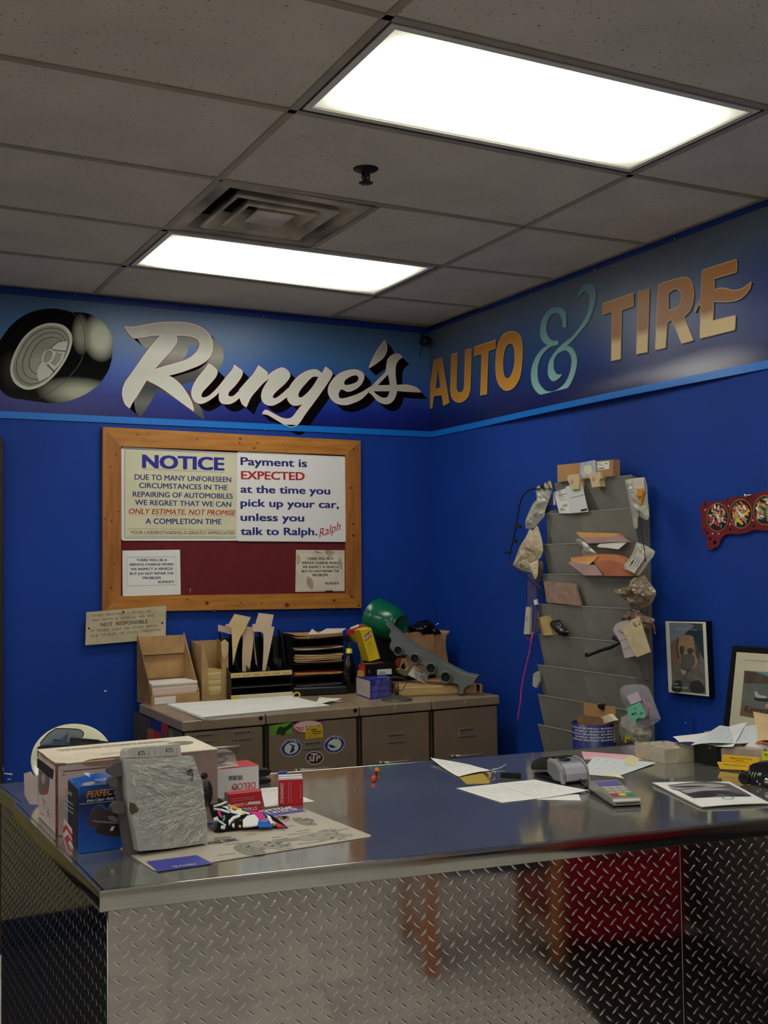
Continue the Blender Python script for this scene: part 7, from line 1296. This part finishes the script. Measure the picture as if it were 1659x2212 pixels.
t = thing('pink_cord', 'bright pink cord hanging down the blue wall left of the organizer', 'cord', pts[-1]); ob('cord', MB().tube(pts, [.003]*5+[.0035, .0035, .003, .002], 8), mat('hot_pink', (220, 60, 150), .5, var=.1, vs=60), t); ob('cord_tail', MB().tube([pts[-1], F3_.at(*F3_.px(1112, 1590), 0), F3_.at(*F3_.px(1104, 1640), 0)], .0013, 6), BLK, t)
# things in the pockets
o = flatthing('open_box_end', 'open yellowed cardboard box in the fifth pocket at the left', 'box', F1, crn('360,245 445,225 515,412 425,418'), C8b, mat('yellowed_box', (186, 162, 102), .7, var=.08), .03, kids=(('box_inside', crn('365,250 385,250 425,415 405,412'), KRAFT_D),))
bag('rubber_bulb', 'black rubber bulb beside the yellowed box', F1, '490,285 540,265 590,268 600,300 655,360 662,400 630,425 570,405 520,350', C8b, mat('black_rubber', (22, 22, 22), .3), .022, 9, 'rubber part', .15)
flatthing('clear_bag_end', 'small crumpled clear bag sticking out at the sixth pocket, left', 'bag', F1, '320,790c 365,765 382,850 350,925c 315,905c', C8b, BAGC, .01)
ob('bracket_tag', MB().prism(F1, pxs(F1, '330,190c 360,175 365,350 330,410c 340,280', C8b), -.006, 0), mat('tan_tag', (168, 152, 110), .6), None, 'thin tan strap beside the yellowed box', 'strap')
o = flatthing('bubble_packet', 'pinkish brown padded packet in the third pocket at the left', 'packet', F1, '425,-112c 700,-85 735,-60 745,0c 780,128c 450,95c', C8b, mat('packet_pink_brown', (152, 124, 108), .6, var=.08, vs=40), .012)
def tilt(dz, w0): return Fr(RIGHT.at(0, dz, w0), (0, -1, 0), V((-.55, 0, .83)).normalized(), V((-.83, 0, -.55)).normalized())
OE = mat('orange_envelope', (206, 130, 88), .6, var=.05); OEY = mat('amber_envelope', (214, 160, 90), .6, var=.05)
t1 = tilt(1.64, .092)
def px_on(fr, s, crop): return pxs(fr, s, crop)
t = thing('envelope_bundle', 'thin bundle of amber envelopes jutting from the second pocket', 'envelopes', F2.at(*F2.px(1290, 1172), 0)); ob('envelope', MB().prism(F2, px_on(F2, crn('165,205 330,212 760,220 830,262 500,300 240,290'), CRr), -.02, 0), OEY, t); ob('envelope', MB().prism(F2.off(.004), px_on(F2.off(.004), crn('250,285 560,275 820,262 962,352 700,350 480,368 330,370'), CRr), -.01, 0), mat('mauve_envelope', (176, 142, 138), .6, var=.06), t); ob('envelope', MB().prism(F2.off(.001), px_on(F2.off(.001), crn('760,222 800,228 962,355 900,340 820,265'), CRr), -.01, 0), OE, t)
flatthing('white_envelope', 'white paper tucked under the amber envelopes', 'paper', F2, crn('480,412 520,378 900,348 935,352 800,460 640,440 510,430'), CRr, PAPER, .002)
t = thing('envelope_bundle', 'thick bundle of orange envelopes jutting from the third pocket', 'envelopes', F2.at(*F2.px(1300, 1240), 0)); F25 = F2.off(.004)
ob('envelope', MB().prism(F2, px_on(F2, '90,585c 500,535 750,540c 850,590 900,640c 1060,862c 600,860c 430,650c 95,640c', CRr), -.03, 0), OE, t)
ob('envelope', MB().prism(F25, px_on(F25, crn('90,610 420,570 500,560 430,640 100,650'), CRr), -.002, 0), OEY, t); ob('envelope', MB().prism(F25.off(.002), px_on(F25.off(.002), crn('110,652 380,632 420,640 370,688 200,676'), CRr), -.001, 0), mat('amber_light', (220, 180, 110), .6), t)
ob('envelope', MB().prism(F25.off(.004), px_on(F25.off(.004), crn('45,660 95,640 360,692 450,690 570,852 290,850'), CRr), -.002, 0), mat('mauve_envelope'), t)
ob('envelope_crease', MB().prism(F25.off(.001), px_on(F25.off(.001), crn('440,640 700,620 880,690 1040,858 600,856'), CRr), -.001, 0), mat('rust_envelope', (176, 104, 74), .6, var=.06), t)
bag('clear_scrap', 'twist of clear plastic between the two envelope bundles', F2.off(-.004), '135,325c 200,300 250,312 350,400 400,450 500,535c 380,540 260,550c 262,480 275,430c 200,380', CRr, mat('clear_scrap', (170, 170, 160), .2, alpha=.55, spec=.9, bump=.5, bs=50), .008, 12)
# right edge bags
WC_ = mat('white_card_label', (200, 192, 176), .6)
bag('hanging_bag', 'clear bag with an orange pick, top right corner of the organizer', F2, '1205,345c 1285,330 1400,318c 1425,400 1432,520 1446,700c 1420,735 1340,700 1335,812c 1300,810 1285,720c 1250,560 1230,450', C7b, BAGC, .012, 13)
o = flatthing('hook_pick', 'orange handled pick in the top right bag', 'tool', F3_.off(.006), crn('1320,430 1380,428 1384,470 1374,520 1366,580 1350,568 1335,500'), C7b, mat('orange_handle', (214, 136, 40), .4), .01, kids=(('dark_band', crn('1336,505 1374,500 1374,506 1336,512'), INK), ('dark_band', crn('1338,520 1372,515 1372,521 1340,527'), INK)))
ob('pick_card', MB().prism(F3_, pxs(F3_, crn('1288,336 1390,325 1402,458 1300,460'), C7b), -.001, 0).prism(F3_.off(.001), pxs(F3_.off(.001), crn('1250,455 1415,440 1415,446 1250,463'), C7b), -.001, 0), WC_, None, 'off-white card behind the orange pick', 'card')
o = bag('hanging_bag', 'clear bag with a white printed label beside the orange envelopes', F3_, '1070,355c 1200,400 1355,490c 1320,570 1260,640 1180,760 1100,862c 980,800 850,745c 930,640 1000,540', CRr, BAGC, .009, 14, noise=.3)
g = F3_.off(.013); o2 = ob('bag_label', MB().prism(g, pxs(g, crn('1085,490 1215,560 1040,820 905,745'), CRr), -.001, 0), WC_, o); mb = MB()
for s in ('1060,560 1075,568 970,730 958,722', '1100,580 1112,588 1030,720 1018,712', '1130,600 1140,606 1075,720 1062,712', '1010,620 1030,630 1000,690 985,680'): mb.flat(g, [pxs(g, crn(s), CRr)], .0008)
ob('label_print', mb, GREYINK, o2)
BR3 = mat('brownish_film', (136, 118, 92), .25, alpha=.85, var=.15, vs=22, bump=.8, bs=45, spec=.9); BR4 = mat('brown_film', (116, 92, 74), .25, alpha=.88, var=.15, vs=22, bump=.8, bs=45, spec=.9)
bag('hanging_bag', 'crumpled brownish clear bag at the fourth pocket, right edge', F2.off(.01), '722,1070c 860,1040 960,990 1010,895 1100,870 1190,850 1250,930 1360,1090 1340,1190 1290,1270 1150,1352c 1060,1300 1000,1330 940,1250 860,1190', CRr, BR3, .03, 15, noise=.6, rings=6)
bag('hanging_bag', 'dark brown clear bag behind the folded notes, right edge', F2, '830,1510c 900,1420 990,1340 1100,1370 1200,1450 1330,1500 1315,1600 1200,1745c 1050,1650 940,1560', CRr, BR4, .022, 16, noise=.6, rings=6)
o = flatthing('folded_note', 'lavender folded note with handwriting on the right edge of the organizer', 'note', F3_.off(.004), crn('722,1672 740,1605 790,1558 940,1508 990,1535 1045,2055 895,2088 830,1850'), CRr, mat('lavender_note', (184, 170, 168), .65, var=.03), .003)
g = F3_.off(.004); mb = MB().tpx(g, '5/17', (800, 1690), (870, 1740), 38, .0006, 0, .0, crop=CRr)
for a, b in (((800, 1830), (930, 1800)), ((860, 1960), (980, 1920))): mb.ribbon(g, [g.px(1220+p[0]/6.914, 1120+p[1]/6.914) for p in (a, b)], .001, .0007, closed=False)
ob('handwriting', mb, INK, o)
flatthing('folded_note', 'cream stained folded card over the lavender note', 'note', F3_.off(.012), crn('845,1640 985,1535 985,1510 1105,1470 1125,1520 1278,1992 1080,2070 1050,2050'), CRr, mat('cream_stained', (206, 190, 152), .7, c2=(190, 170, 130), vs=30), .004)
a = [F3_.at(*F3_.px(1080+x/4.484, 1280+y/4.484), 0) for x, y in ((1150, 485), (1080, 530), (980, 560), (880, 600), (840, 605))]
t = thing('hose_piece', 'short black corrugated hose sticking out left from the sixth pocket', 'hose', a[-1]); ob('hose_tube', MB().tube([a[0]+V((.03, 0, .01)), a[0], a[1], a[2], a[3]], [.007, .007, .0075, .007, .006], 10), mat('black_rubber'), t); ob('hose_end', MB().tube([a[3], a[4]], [.006, .010], 10), mat('black_rubber'), t)
ob('hose_stub', MB().tube([F2.at(*F2.px(1326, 1378), 0), F2.at(*F2.px(1340, 1384), 0)], .009, 10), mat('black_rubber'), None, 'black rubber stub above the corrugated hose', 'hose')
t = thing('pencil', 'short orange pencil stuck on the blue wall', 'pencil', RIGHT.at(*RIGHT.px(1416, 1370), .004)); ob('pencil_body', MB().tube([RIGHT.at(*RIGHT.px(1414.5, 1349), .006), RIGHT.at(*RIGHT.px(1417, 1366), .006)], .0035, 6), mat('pencil_orange', (216, 140, 60), .5), t); ob('pencil_point', MB().tube([RIGHT.at(*RIGHT.px(1417, 1366), .006), RIGHT.at(*RIGHT.px(1418, 1370), .006)], [.0035, .0008], 6), PAPER2, t)
ob('thin_wire', MB().tube([F3_.at(*F3_.px(1220+x/6.914, 1120+y/6.914), .016) for x, y in ((1150, -120), (1190, 80), (1200, 200), (1230, 430), (1245, 560), (1258, 650))], .0014, 6), BLKM, None, 'thin black wire hanging down the right edge of the organizer', 'wire')
ob('wire_rod', MB().tube([RIGHT.at(*RIGHT.px(1502, 1530), .012), RIGHT.at(*RIGHT.px(1504, 1595), .014)], .0016, 6), mat('dark_wire', (34, 40, 50), .4), None, 'short dark upright wire on the blue wall beneath the dog picture', 'wire')
# lower right bags
bag('hanging_bag', 'cloudy plastic bag with a yellow tag, low at the right of the organizer', F2.off(.015), '680,425c 760,390 790,330 880,470 1050,560 1100,620c 1080,700 1000,780 960,830c 700,840 615,830c 640,700 650,600', CBb, mat('cloudy_bag', (190, 184, 166), .3, alpha=.85, var=.08, vs=22, bump=.7, bs=45, spec=.8), .022, 17, noise=.22, rings=5)
g = F2.off(.045); t = ob('yellow_tag', MB().prism(g, pxs(g, crn('725,680 812,685 800,740 735,775'), CBb), -.002, 0), mat('tag_yellow', (222, 200, 40), .5), None, 'yellow tag with a black mark in the cloudy bag', 'tag'); ob('tag_mark', MB().flat(g, [pxs(g, crn('760,722 800,722 780,745 765,745'), CBb)], .0006), INK, t)
g2 = F2.off(.05); bg = bag('hanging_bag', 'clear bag holding a mint green gasket, right of the blue tub', g2, '665,60c 720,10 790,-5 960,-10 1050,40 1100,150 1215,450c 1100,530 920,570 870,470 790,330 700,220', CBb, mat('clear_bag_film', (176, 172, 176), .2, alpha=.45, spec=.9, bump=.6, bs=50), .012, 18, noise=.3)
g3 = g2.off(.0); ob('mint_gasket', MB().prism(g2, pxs(g2, crn('795,300 880,265 975,220 1000,280 1030,330 1058,400 1040,436 960,430 925,450 920,492 885,490 850,440'), CBb), .013, .016, holes=[pxs(g2, '850,380 905,365 900,400', CBb), pxs(g2, '905,350 940,365 925,395', CBb), pxs(g2, '965,385 1010,350 1015,375', CBb), pxs(g2, '900,300 930,310 915,330', CBb)]), mat('mint_green', (110, 196, 160), .5), bg)
ob('white_card', MB().prism(g2, pxs(g2, crn('800,140 940,82 1004,200 862,256'), CBb), .014, .017), mat('lilac_card', (206, 188, 198), .6), bg); ob('pink_rod', MB().tube([g2.at(*g2.px(1230+x/6.144, 1480+y/6.144), .014) for x, y in ((1020, 170), (1060, 260), (1080, 350), (1075, 440))], .003, 6), mat('rod_pink', (206, 110, 160), .4), bg)
# blue tub behind the counter on a side desk
sdk = thing('side_desk', 'low dark desk hidden behind the counter under the organizer', 'desk', (1.5, .8, 0)); ob('desk_top', MB().box(W0, 1.28, .36, .73, XW-.005, 1.33, .76, bev=.003), BRN, sdk)
for x, y in ((1.3, .38), (1.3, 1.28), (1.76, .38), (1.76, 1.28)): ob('leg', MB().box(W0, x, y, 0, x+.03, y+.03, .73), BLKM, sdk)
tc0 = V((1.575, bp(1284, 1600, 0, 1.575).y, .7605)); TBf = Fr(tc0, (0, -1, 0), (1, 0, 0), (0, 0, 1)); zr = zat(tc0+V((-.1, .0, 0)), 1564)-.7605
t = thing('print_tub', 'dark blue round tub with rows of white lettering and torn cardboard inside', 'tub', tc0); rT = .088
ob('tub_wall', MB().lathe(TBf, [(rT*.84, 0), (rT, zr), (rT*.975, zr), (rT*.82, .004), (.001, .004)], 40, sm=True), mat('tub_navy', (16, 30, 100), .4), t)
mb = MB(); va = math.atan2((CAMP-tc0).y, (CAMP-tc0).x)
for r in range(5):
    z_ = zr-.017-r*.0115
    for k in range(4):
        for ci_, ch in enumerate('BROOMPALEY'):
            a_ = va-1.3+k*.80+ci_*.074+(r % 2)*.3; rr2 = rT*(.84+.16*z_/zr)+.0008; o_ = tc0+V((math.cos(a_)*rr2, math.sin(a_)*rr2, z_)); fx = Fr(o_, V((-math.sin(a_), math.cos(a_), 0)), (0, 0, 1)); mb.text(fx, ch, (0, 0), (.0056, 0), .0065, 0, 0, .04)
ob('tub_lettering', mb, WHITE, t, kind='stuff')
fk3 = Fr(tc0+V((.03, 0, 0)), (0, -1, 0), (0, 0, 1), (-1, 0, 0)); ob('cardboard_piece', MB().prism(fk3, [(p[0], p[1]) for p in pxs(fk3, crn('190,228 612,290 604,480 600,760 200,700'), CBb)], -.004, 0), mat('kraft_box'), None, 'tan cardboard piece standing in the blue tub', 'cardboard')
fk4 = fk3.off(.05); ob('cardboard_piece', MB().prism(fk4, pxs(fk4, '70,460c 190,385c 250,410 430,440 430,600c 120,560c', CBb), -.003, 0), KRAFT_D, None, 'brown curved cardboard inside the front of the blue tub', 'cardboard')
fk5 = fk3.off(.03); ob('paper_cube', MB().prism(fk5, pxs(fk5, crn('415,425 520,385 600,470 440,520'), CBb), -.02, 0), PAPER2, None, 'crumpled beige packet in the blue tub', 'packet')
t = thing('binder_clip', 'black binder clip on the tan cardboard in the tub', 'clip', fk3.at(*fk3.px(1300, 1527), 0)); ob('clip_body', MB().prism(fk3, pxs(fk3, crn('390,255 470,258 465,330 405,300'), CBb), -.008, .008), BLK, t)
for x in ((385, 215, 410, 255), (470, 200, 455, 255)): ob('clip_wire', MB().tube([fk3.at(*fk3.px(1230+x[0]/6.144, 1480+x[1]/6.144), .004), fk3.at(*fk3.px(1230+x[2]/6.144, 1480+x[3]/6.144), .004)], .001, 6), STEEL, t)
# ------------------------------------------------------------------ red head gasket art
CG = (1480, 1040, 9.268); Gk = RIGHT.off(.012); RD = mat('dark_red_plate', (104, 10, 22), .7, var=.08, vs=10)
GO = '300,520 350,420 410,385 430,405 600,395 800,375 850,325 900,315 1200,290 1350,250 1500,220 1680,160c 1900,100c 1900,1000c 1620,985 1450,970 1350,980 1230,1030 1080,1055 900,1050 800,1070 720,1150 690,1240 640,1310 570,1325 560,1355 480,1360 440,1310 430,1200 430,1110 350,1030 330,900 320,700'
holes = []; 
def circ(x, y, rx, ry=None, n=14): ry = ry or rx; return ' '.join('%.1f,%.1f' % (x+rx*math.cos(6.28319*k/n), y+ry*math.sin(6.28319*k/n)) for k in range(n))
HL = [(400, 462, 33, 40), (860, 378, 20, 28), (385, 965, 18, 26), (437, 1030, 22, 30), (500, 1148, 22, 30), (592, 1225, 34, 42), (903, 960, 20, 28), (1375, 895, 20, 28)]
t = thing('gasket_artwork', 'dark red engine head gasket with painted round art panels on the wall', 'wall art', RIGHT.at(*RIGHT.px(1560, 1186), 0))
ob('gasket_plate', MB().prism(Gk, pxs(Gk, GO, CG), -.004, 0, holes=[pxs(Gk, circ(*h), CG) for h in HL]), RD, t)
PALS = [[(214, 196, 60), (190, 40, 60), (206, 170, 150), (30, 130, 130), (226, 220, 216), (120, 20, 50), (230, 40, 100), (40, 30, 60)], [(226, 110, 40), (200, 60, 50), (110, 110, 116), (230, 210, 60), (214, 140, 120), (220, 220, 216), (60, 20, 30), (170, 200, 70)], [(40, 110, 100), (226, 130, 50), (210, 220, 216), (60, 60, 50), (190, 100, 60), (150, 160, 60), (30, 60, 100), (200, 190, 150)]]
for ci_, (x, y, rx, ry) in enumerate(((655, 718, 215, 278), (1122, 645, 222, 288), (1600, 575, 222, 290))):
    lp = pxs(Gk, circ(x, y, rx, ry, 30), CG); mb = MB().flat(Gk, [lp], .0012, 0); rnd = random.Random(30+ci_); pal = PALS[ci_]; mb.ribbon(Gk, lp, .0025, .0016, 1)
    for k in range(110):
        a_ = rnd.uniform(0, 6.28); r_ = rnd.uniform(.05, .84); cx_, cy_ = x+rx*r_*math.cos(a_), y+ry*r_*math.sin(a_); th_ = rnd.choice((.3, .9, 1.5, 2.2))+rnd.uniform(-.2, .2); l_ = rnd.uniform(30, 85)*(1-r_*.4); w_ = rnd.uniform(14, 38)*(1-r_*.3)
        c_, s_ = math.cos(th_), math.sin(th_); q4 = [(cx_+c_*a*l_-s_*b*w_, cy_+s_*a*l_+c_*b*w_) for a, b in ((-1, -1), (1, -.6), (.7, 1), (-1, .5))]
        q4 = [p for p in q4 if ((p[0]-x)/rx)**2+((p[1]-y)/ry)**2 < .97]
        if len(q4) > 2: mb.flat(Gk, [[Gk.px(1480+p[0]/9.268, 1040+p[1]/9.268) for p in q4]], .0018+k*.00002, 2+k % 8)
    ob('art_disc', mb, [mat('art_black', (26, 18, 22), .5), mat('art_rim', (190, 130, 70), .5)]+[mat('art_%d_%d' % (ci_, k), c, .5) for k, c in enumerate(pal)], t)
for x, y in ((405, 572), (872, 495), (903, 860), (550, 1050), (672, 1050), (1360, 780)): u_, v_ = Gk.px(1480+x/9.268, 1040+y/9.268); ob('pale_rivet', MB().lathe(Fr(Gk.at(u_, v_, 0), Gk.X, Gk.Y, Gk.N), [(.0045, 0), (.004, .0015), (.001, .002)], 10), mat('rivet_pink', (206, 140, 150), .5), t)
u_, v_ = Gk.px(1480+1300/9.268, 1040+280/9.268); ob('chrome_hook', MB().tube([Gk.at(u_+.012, v_+.002, .0), Gk.at(u_-.004, v_, .012)], .003, 8).lathe(Fr(Gk.at(u_-.010, v_, .014), Gk.X, Gk.Y, Gk.N), [(.001, .004), (.0065, .003), (.007, 0), (.005, -.002)], 14), CHROME, t)
# ------------------------------------------------------------------ framed dog photo
CD_ = (1400, 1040, 4.255); Pn = RIGHT.off(.028)
t = thing('framed_photo', 'narrow framed photo of a tan mastiff dog on the blue wall', 'picture', RIGHT.at(*RIGHT.px(1490, 1505), 0)); L = [Pn.px(1400+a/4.255, 1040+b/4.255) for a, b in ((155, 1276), (535, 1284), (568, 1982), (187, 1942))]
ob('picture_frame', MB().prism(Pn, L, -.026, 0), BLK, t); ob('white_mount', MB().prism(Pn, [Pn.px(1400+a/4.255, 1040+b/4.255) for a, b in ((160, 1284), (530, 1292), (562, 1976), (190, 1936))], 0, .0008), mat('mount_white', (214, 212, 196), .4), t)
g = Pn.off(.001); PZ = lambda s: pxs(g, s, CD_); mb = MB().flat(g, [PZ(crn('193,1298 500,1306 533,1957 225,1926'))], 0, 0)
for s, m in (('193,1298c 350,1300c 420,1330 340,1400 300,1440 205,1500c', 1), ('205,1500c 280,1440 300,1700 222,1730c', 2), ('340,1400c 400,1350 505,1380c 515,1640c 470,1620 440,1480', 3), ('470,1560c 515,1640c 533,1957c 225,1926c 222,1740c 300,1700 340,1780 400,1720', 4), ('255,1490 290,1430 350,1410 410,1425 440,1480 460,1560 450,1680 400,1715 330,1710 300,1660 270,1600', 5), ('258,1500 285,1435 275,1520 290,1620 272,1620', 6), ('410,1430c 445,1480 470,1570 468,1640 440,1600 430,1500', 6), ('290,1530 320,1510 330,1570 300,1590', 6), ('360,1550 395,1530 420,1560 380,1600', 6), ('300,1600 350,1590 420,1600 430,1680 390,1715 320,1700', 7), ('300,1730 350,1740 345,1770 320,1775', 8), ('230,1850 300,1830 310,1930 225,1926', 9), ('390,1850 470,1830 520,1900 500,1945 400,1930', 9)): mb.flat(g, [PZ(s)], .0002+m*.00006, m)
ob('photo_print', mb, [mat('dp0', (66, 72, 70), .2), mat('dp_sky', (120, 128, 140), .2), mat('dp_brown', (124, 98, 82), .2), mat('dp_teal', (40, 58, 66), .2), mat('dp_fur_grey', (112, 108, 98), .2, c2=(88, 88, 84), vs=30), mat('dp_fur', (160, 134, 104), .2, c2=(136, 110, 86), vs=30), mat('dp_dark', (74, 64, 56), .2), mat('dp_muzzle', (88, 84, 78), .2), mat('dp_tongue', (176, 140, 130), .2), mat('dp_black', (52, 52, 50), .2)], t)
ob('caption', MB().tpx(g, 'Diesel', (235, 1865), (278, 1868), 14, .001, 0, .02, crop=CD_).tpx(g, 'October 6, 2003', (233, 1893), (365, 1906), 15, .001, 0, .02, crop=CD_).tpx(g, 'Thanks for the memories', (255, 1355), (450, 1370), 10, .001, 0, .0, crop=CD_), mat('caption_white', (206, 206, 200), .5), t)
# large framed picture leaning at the right edge
Pn = RIGHT.off(.05); t = thing('framed_photo', 'large black framed lake photo with cream mount at the right edge', 'picture', RIGHT.at(*RIGHT.px(1590, 1600), 0)); q2 = lambda L_: [(p[0], max(p[1], 1.073)) for p in [Pn.px(1400+a/4.255, 1040+b/4.255) for a, b in L_]]
def rowp(xa, ya, xb, yb): return [(xa, ya), (xa+900, ya+60), (xb+900, yb+90), (xb, yb)]
ob('picture_frame', MB().prism(Pn, q2(rowp(775, 1512, 690, 2420)), -.03, 0), BLK, t); ob('cream_mount', MB().prism(Pn, q2([(815, 1568), (1640, 1622), (1600, 2400), (745, 2340)]), 0, .0008), mat('mount_cream', (206, 200, 172), .5), t)
g = Pn.off(.0012); mb = MB().flat(g, [g.px(1400+a/4.255, 1040+b/4.255) for a, b in ((885, 1738), (1600, 1790), (1560, 2280), (845, 2150))] and [[g.px(1400+a/4.255, 1040+b/4.255) for a, b in ((885, 1738), (1600, 1790), (1560, 2280), (845, 2150))]], 0, 0)
for s, m in (('885,1738c 1000,1755 1102,1790c 1102,1860c 885,1855c', 1), ('960,1742c 1102,1790c 1600,1850c 1600,1790c', 2), ('880,1860c 1102,1870c 1600,1900c 1600,2200c 1000,2090 860,2060c', 3), ('850,2090c 900,2060 1000,2080 1102,2110 1600,2180c 1560,2280c 845,2150c', 4), ('980,1940 1000,1930 1020,1960 1090,1975 1080,1990 1000,1985', 5), ('980,1990 1100,2000 1100,2025 1000,2015', 6), ('1080,2050 1102,2045 1110,2080 1080,2075', 7)): mb.flat(g, [pxs(g, s, CD_)], .0002+m*.00006, m)
mb.ribbon(g, [g.px(1400+a/4.255, 1040+b/4.255) for a, b in ((890, 1641), (1600, 1690))], .001, .0002, 6, closed=False)
ob('photo_print', mb, [mat('lk0', (120, 112, 98), .3), mat('lk_hill', (98, 84, 76), .3, c2=(80, 70, 62), vs=20), mat('lk_sky', (110, 146, 158), .3), mat('lk_water', (112, 118, 112), .3, c2=(96, 106, 100), vs=20), mat('lk_sand', (120, 96, 78), .3), mat('lk_white', (180, 184, 180), .3), mat('lk_dark', (60, 56, 54), .3), mat('lk_pink', (196, 150, 130), .3)], t)
ob('caption', MB().tpx(g, 'Kenora', (890, 2120), (1110, 2140), 60, .001, 0, .0, .2, crop=CD_), mat('caption_brown', (50, 36, 28), .5), t)
# ------------------------------------------------------------------ customer side: unseen, approximate stand-ins for what the counter mirrors
WOOD = mat('honey_wood', (206, 128, 74), .4, var=.08, stretch=(1, 1, 6)); NAVF = mat('navy_vinyl', (34, 38, 70), .5); REDF = mat('red_vinyl', (170, 18, 48), .45)
def waiting_chair(x, y, m, lab, low):
    t = thing('waiting_chair', lab, 'chair', (x+.28, y, 0), None)
    ob('seat', MB().box(W0, x+.04, y-.26, .40, x+.54, y+.24, .50, bev=.02), m, t); ob('backrest', MB().box(W0, x+.04, y-.32, low, x+.54, y-.26, .98, bev=.02), m, t)
    for xx in (x, x+.54):
        for yy in (y-.30, y+.20): ob('leg', MB().box(W0, xx, yy, 0, xx+.045, yy+.045, .62, bev=.004), WOOD, t)
        ob('armrest', MB().box(W0, xx-.01, y-.30, .62, xx+.055, y+.26, .65, bev=.004), WOOD, t)
        ob('side_rail', MB().box(W0, xx+.01, y-.26, .10, xx+.035, y+.20, .15), WOOD, t)
waiting_chair(.48, -3.02, NAVF, 'waiting chair with navy cushions and honey wood arms, behind the camera', .42)
t = thing('red_stand_in', 'red stand-in cabinet behind the camera, added for the red reflection in the diamond plate', 'tool cabinet', (1.38, -3.2, 0)); ob('cabinet_body', MB().box(W0, 1.12, -3.5, .05, 1.66, -2.88, 1.0, bev=.006), REDF, t)  # unseen red mass added where the plate mirrors red
for k in range(5): ob('drawer', MB().box(W0, 1.14, -2.88, .09+k*.18, 1.64, -2.868, .255+k*.18, bev=.003), REDF, t); ob('drawer_pull', MB().box(W0, 1.2, -2.868, .235+k*.18, 1.58, -2.856, .247+k*.18), CHROME, t)
for x_, y_ in ((1.16, -3.45), (1.6, -3.45), (1.16, -2.93), (1.6, -2.93)): ob('caster', MB().lathe(Fr((x_, y_, .025), (0, 1, 0), (0, 0, 1)), [(.001, -.012), (.025, -.012), (.025, .012), (.001, .012)], 14), BLKM, t)
mt = ob('floor_mat', MB().box(W0, -3.2, -.9, .0005, -.76, 2.365, .012, bev=.003), mat('black_rubber_mat', (14, 14, 15), .7, bump=.2), None, 'black rubber floor mat left of the counter', 'mat')
ob('dark_door_band', MB().box(BACK, dx-1.25, .013, .02, dx-.09, .14, .024), BLKM, dr)  # unseen dark band added for the reflection in the counter side
ob('floor_mat', MB().box(W0, .99, -3.0, .0005, XW-.02, -1.05, .012, bev=.003), mat('black_rubber_mat'), None, 'black floor mat added on the customer side, behind the camera, for a dark reflection', 'mat')  # unseen mat added to darken the plate's reflection
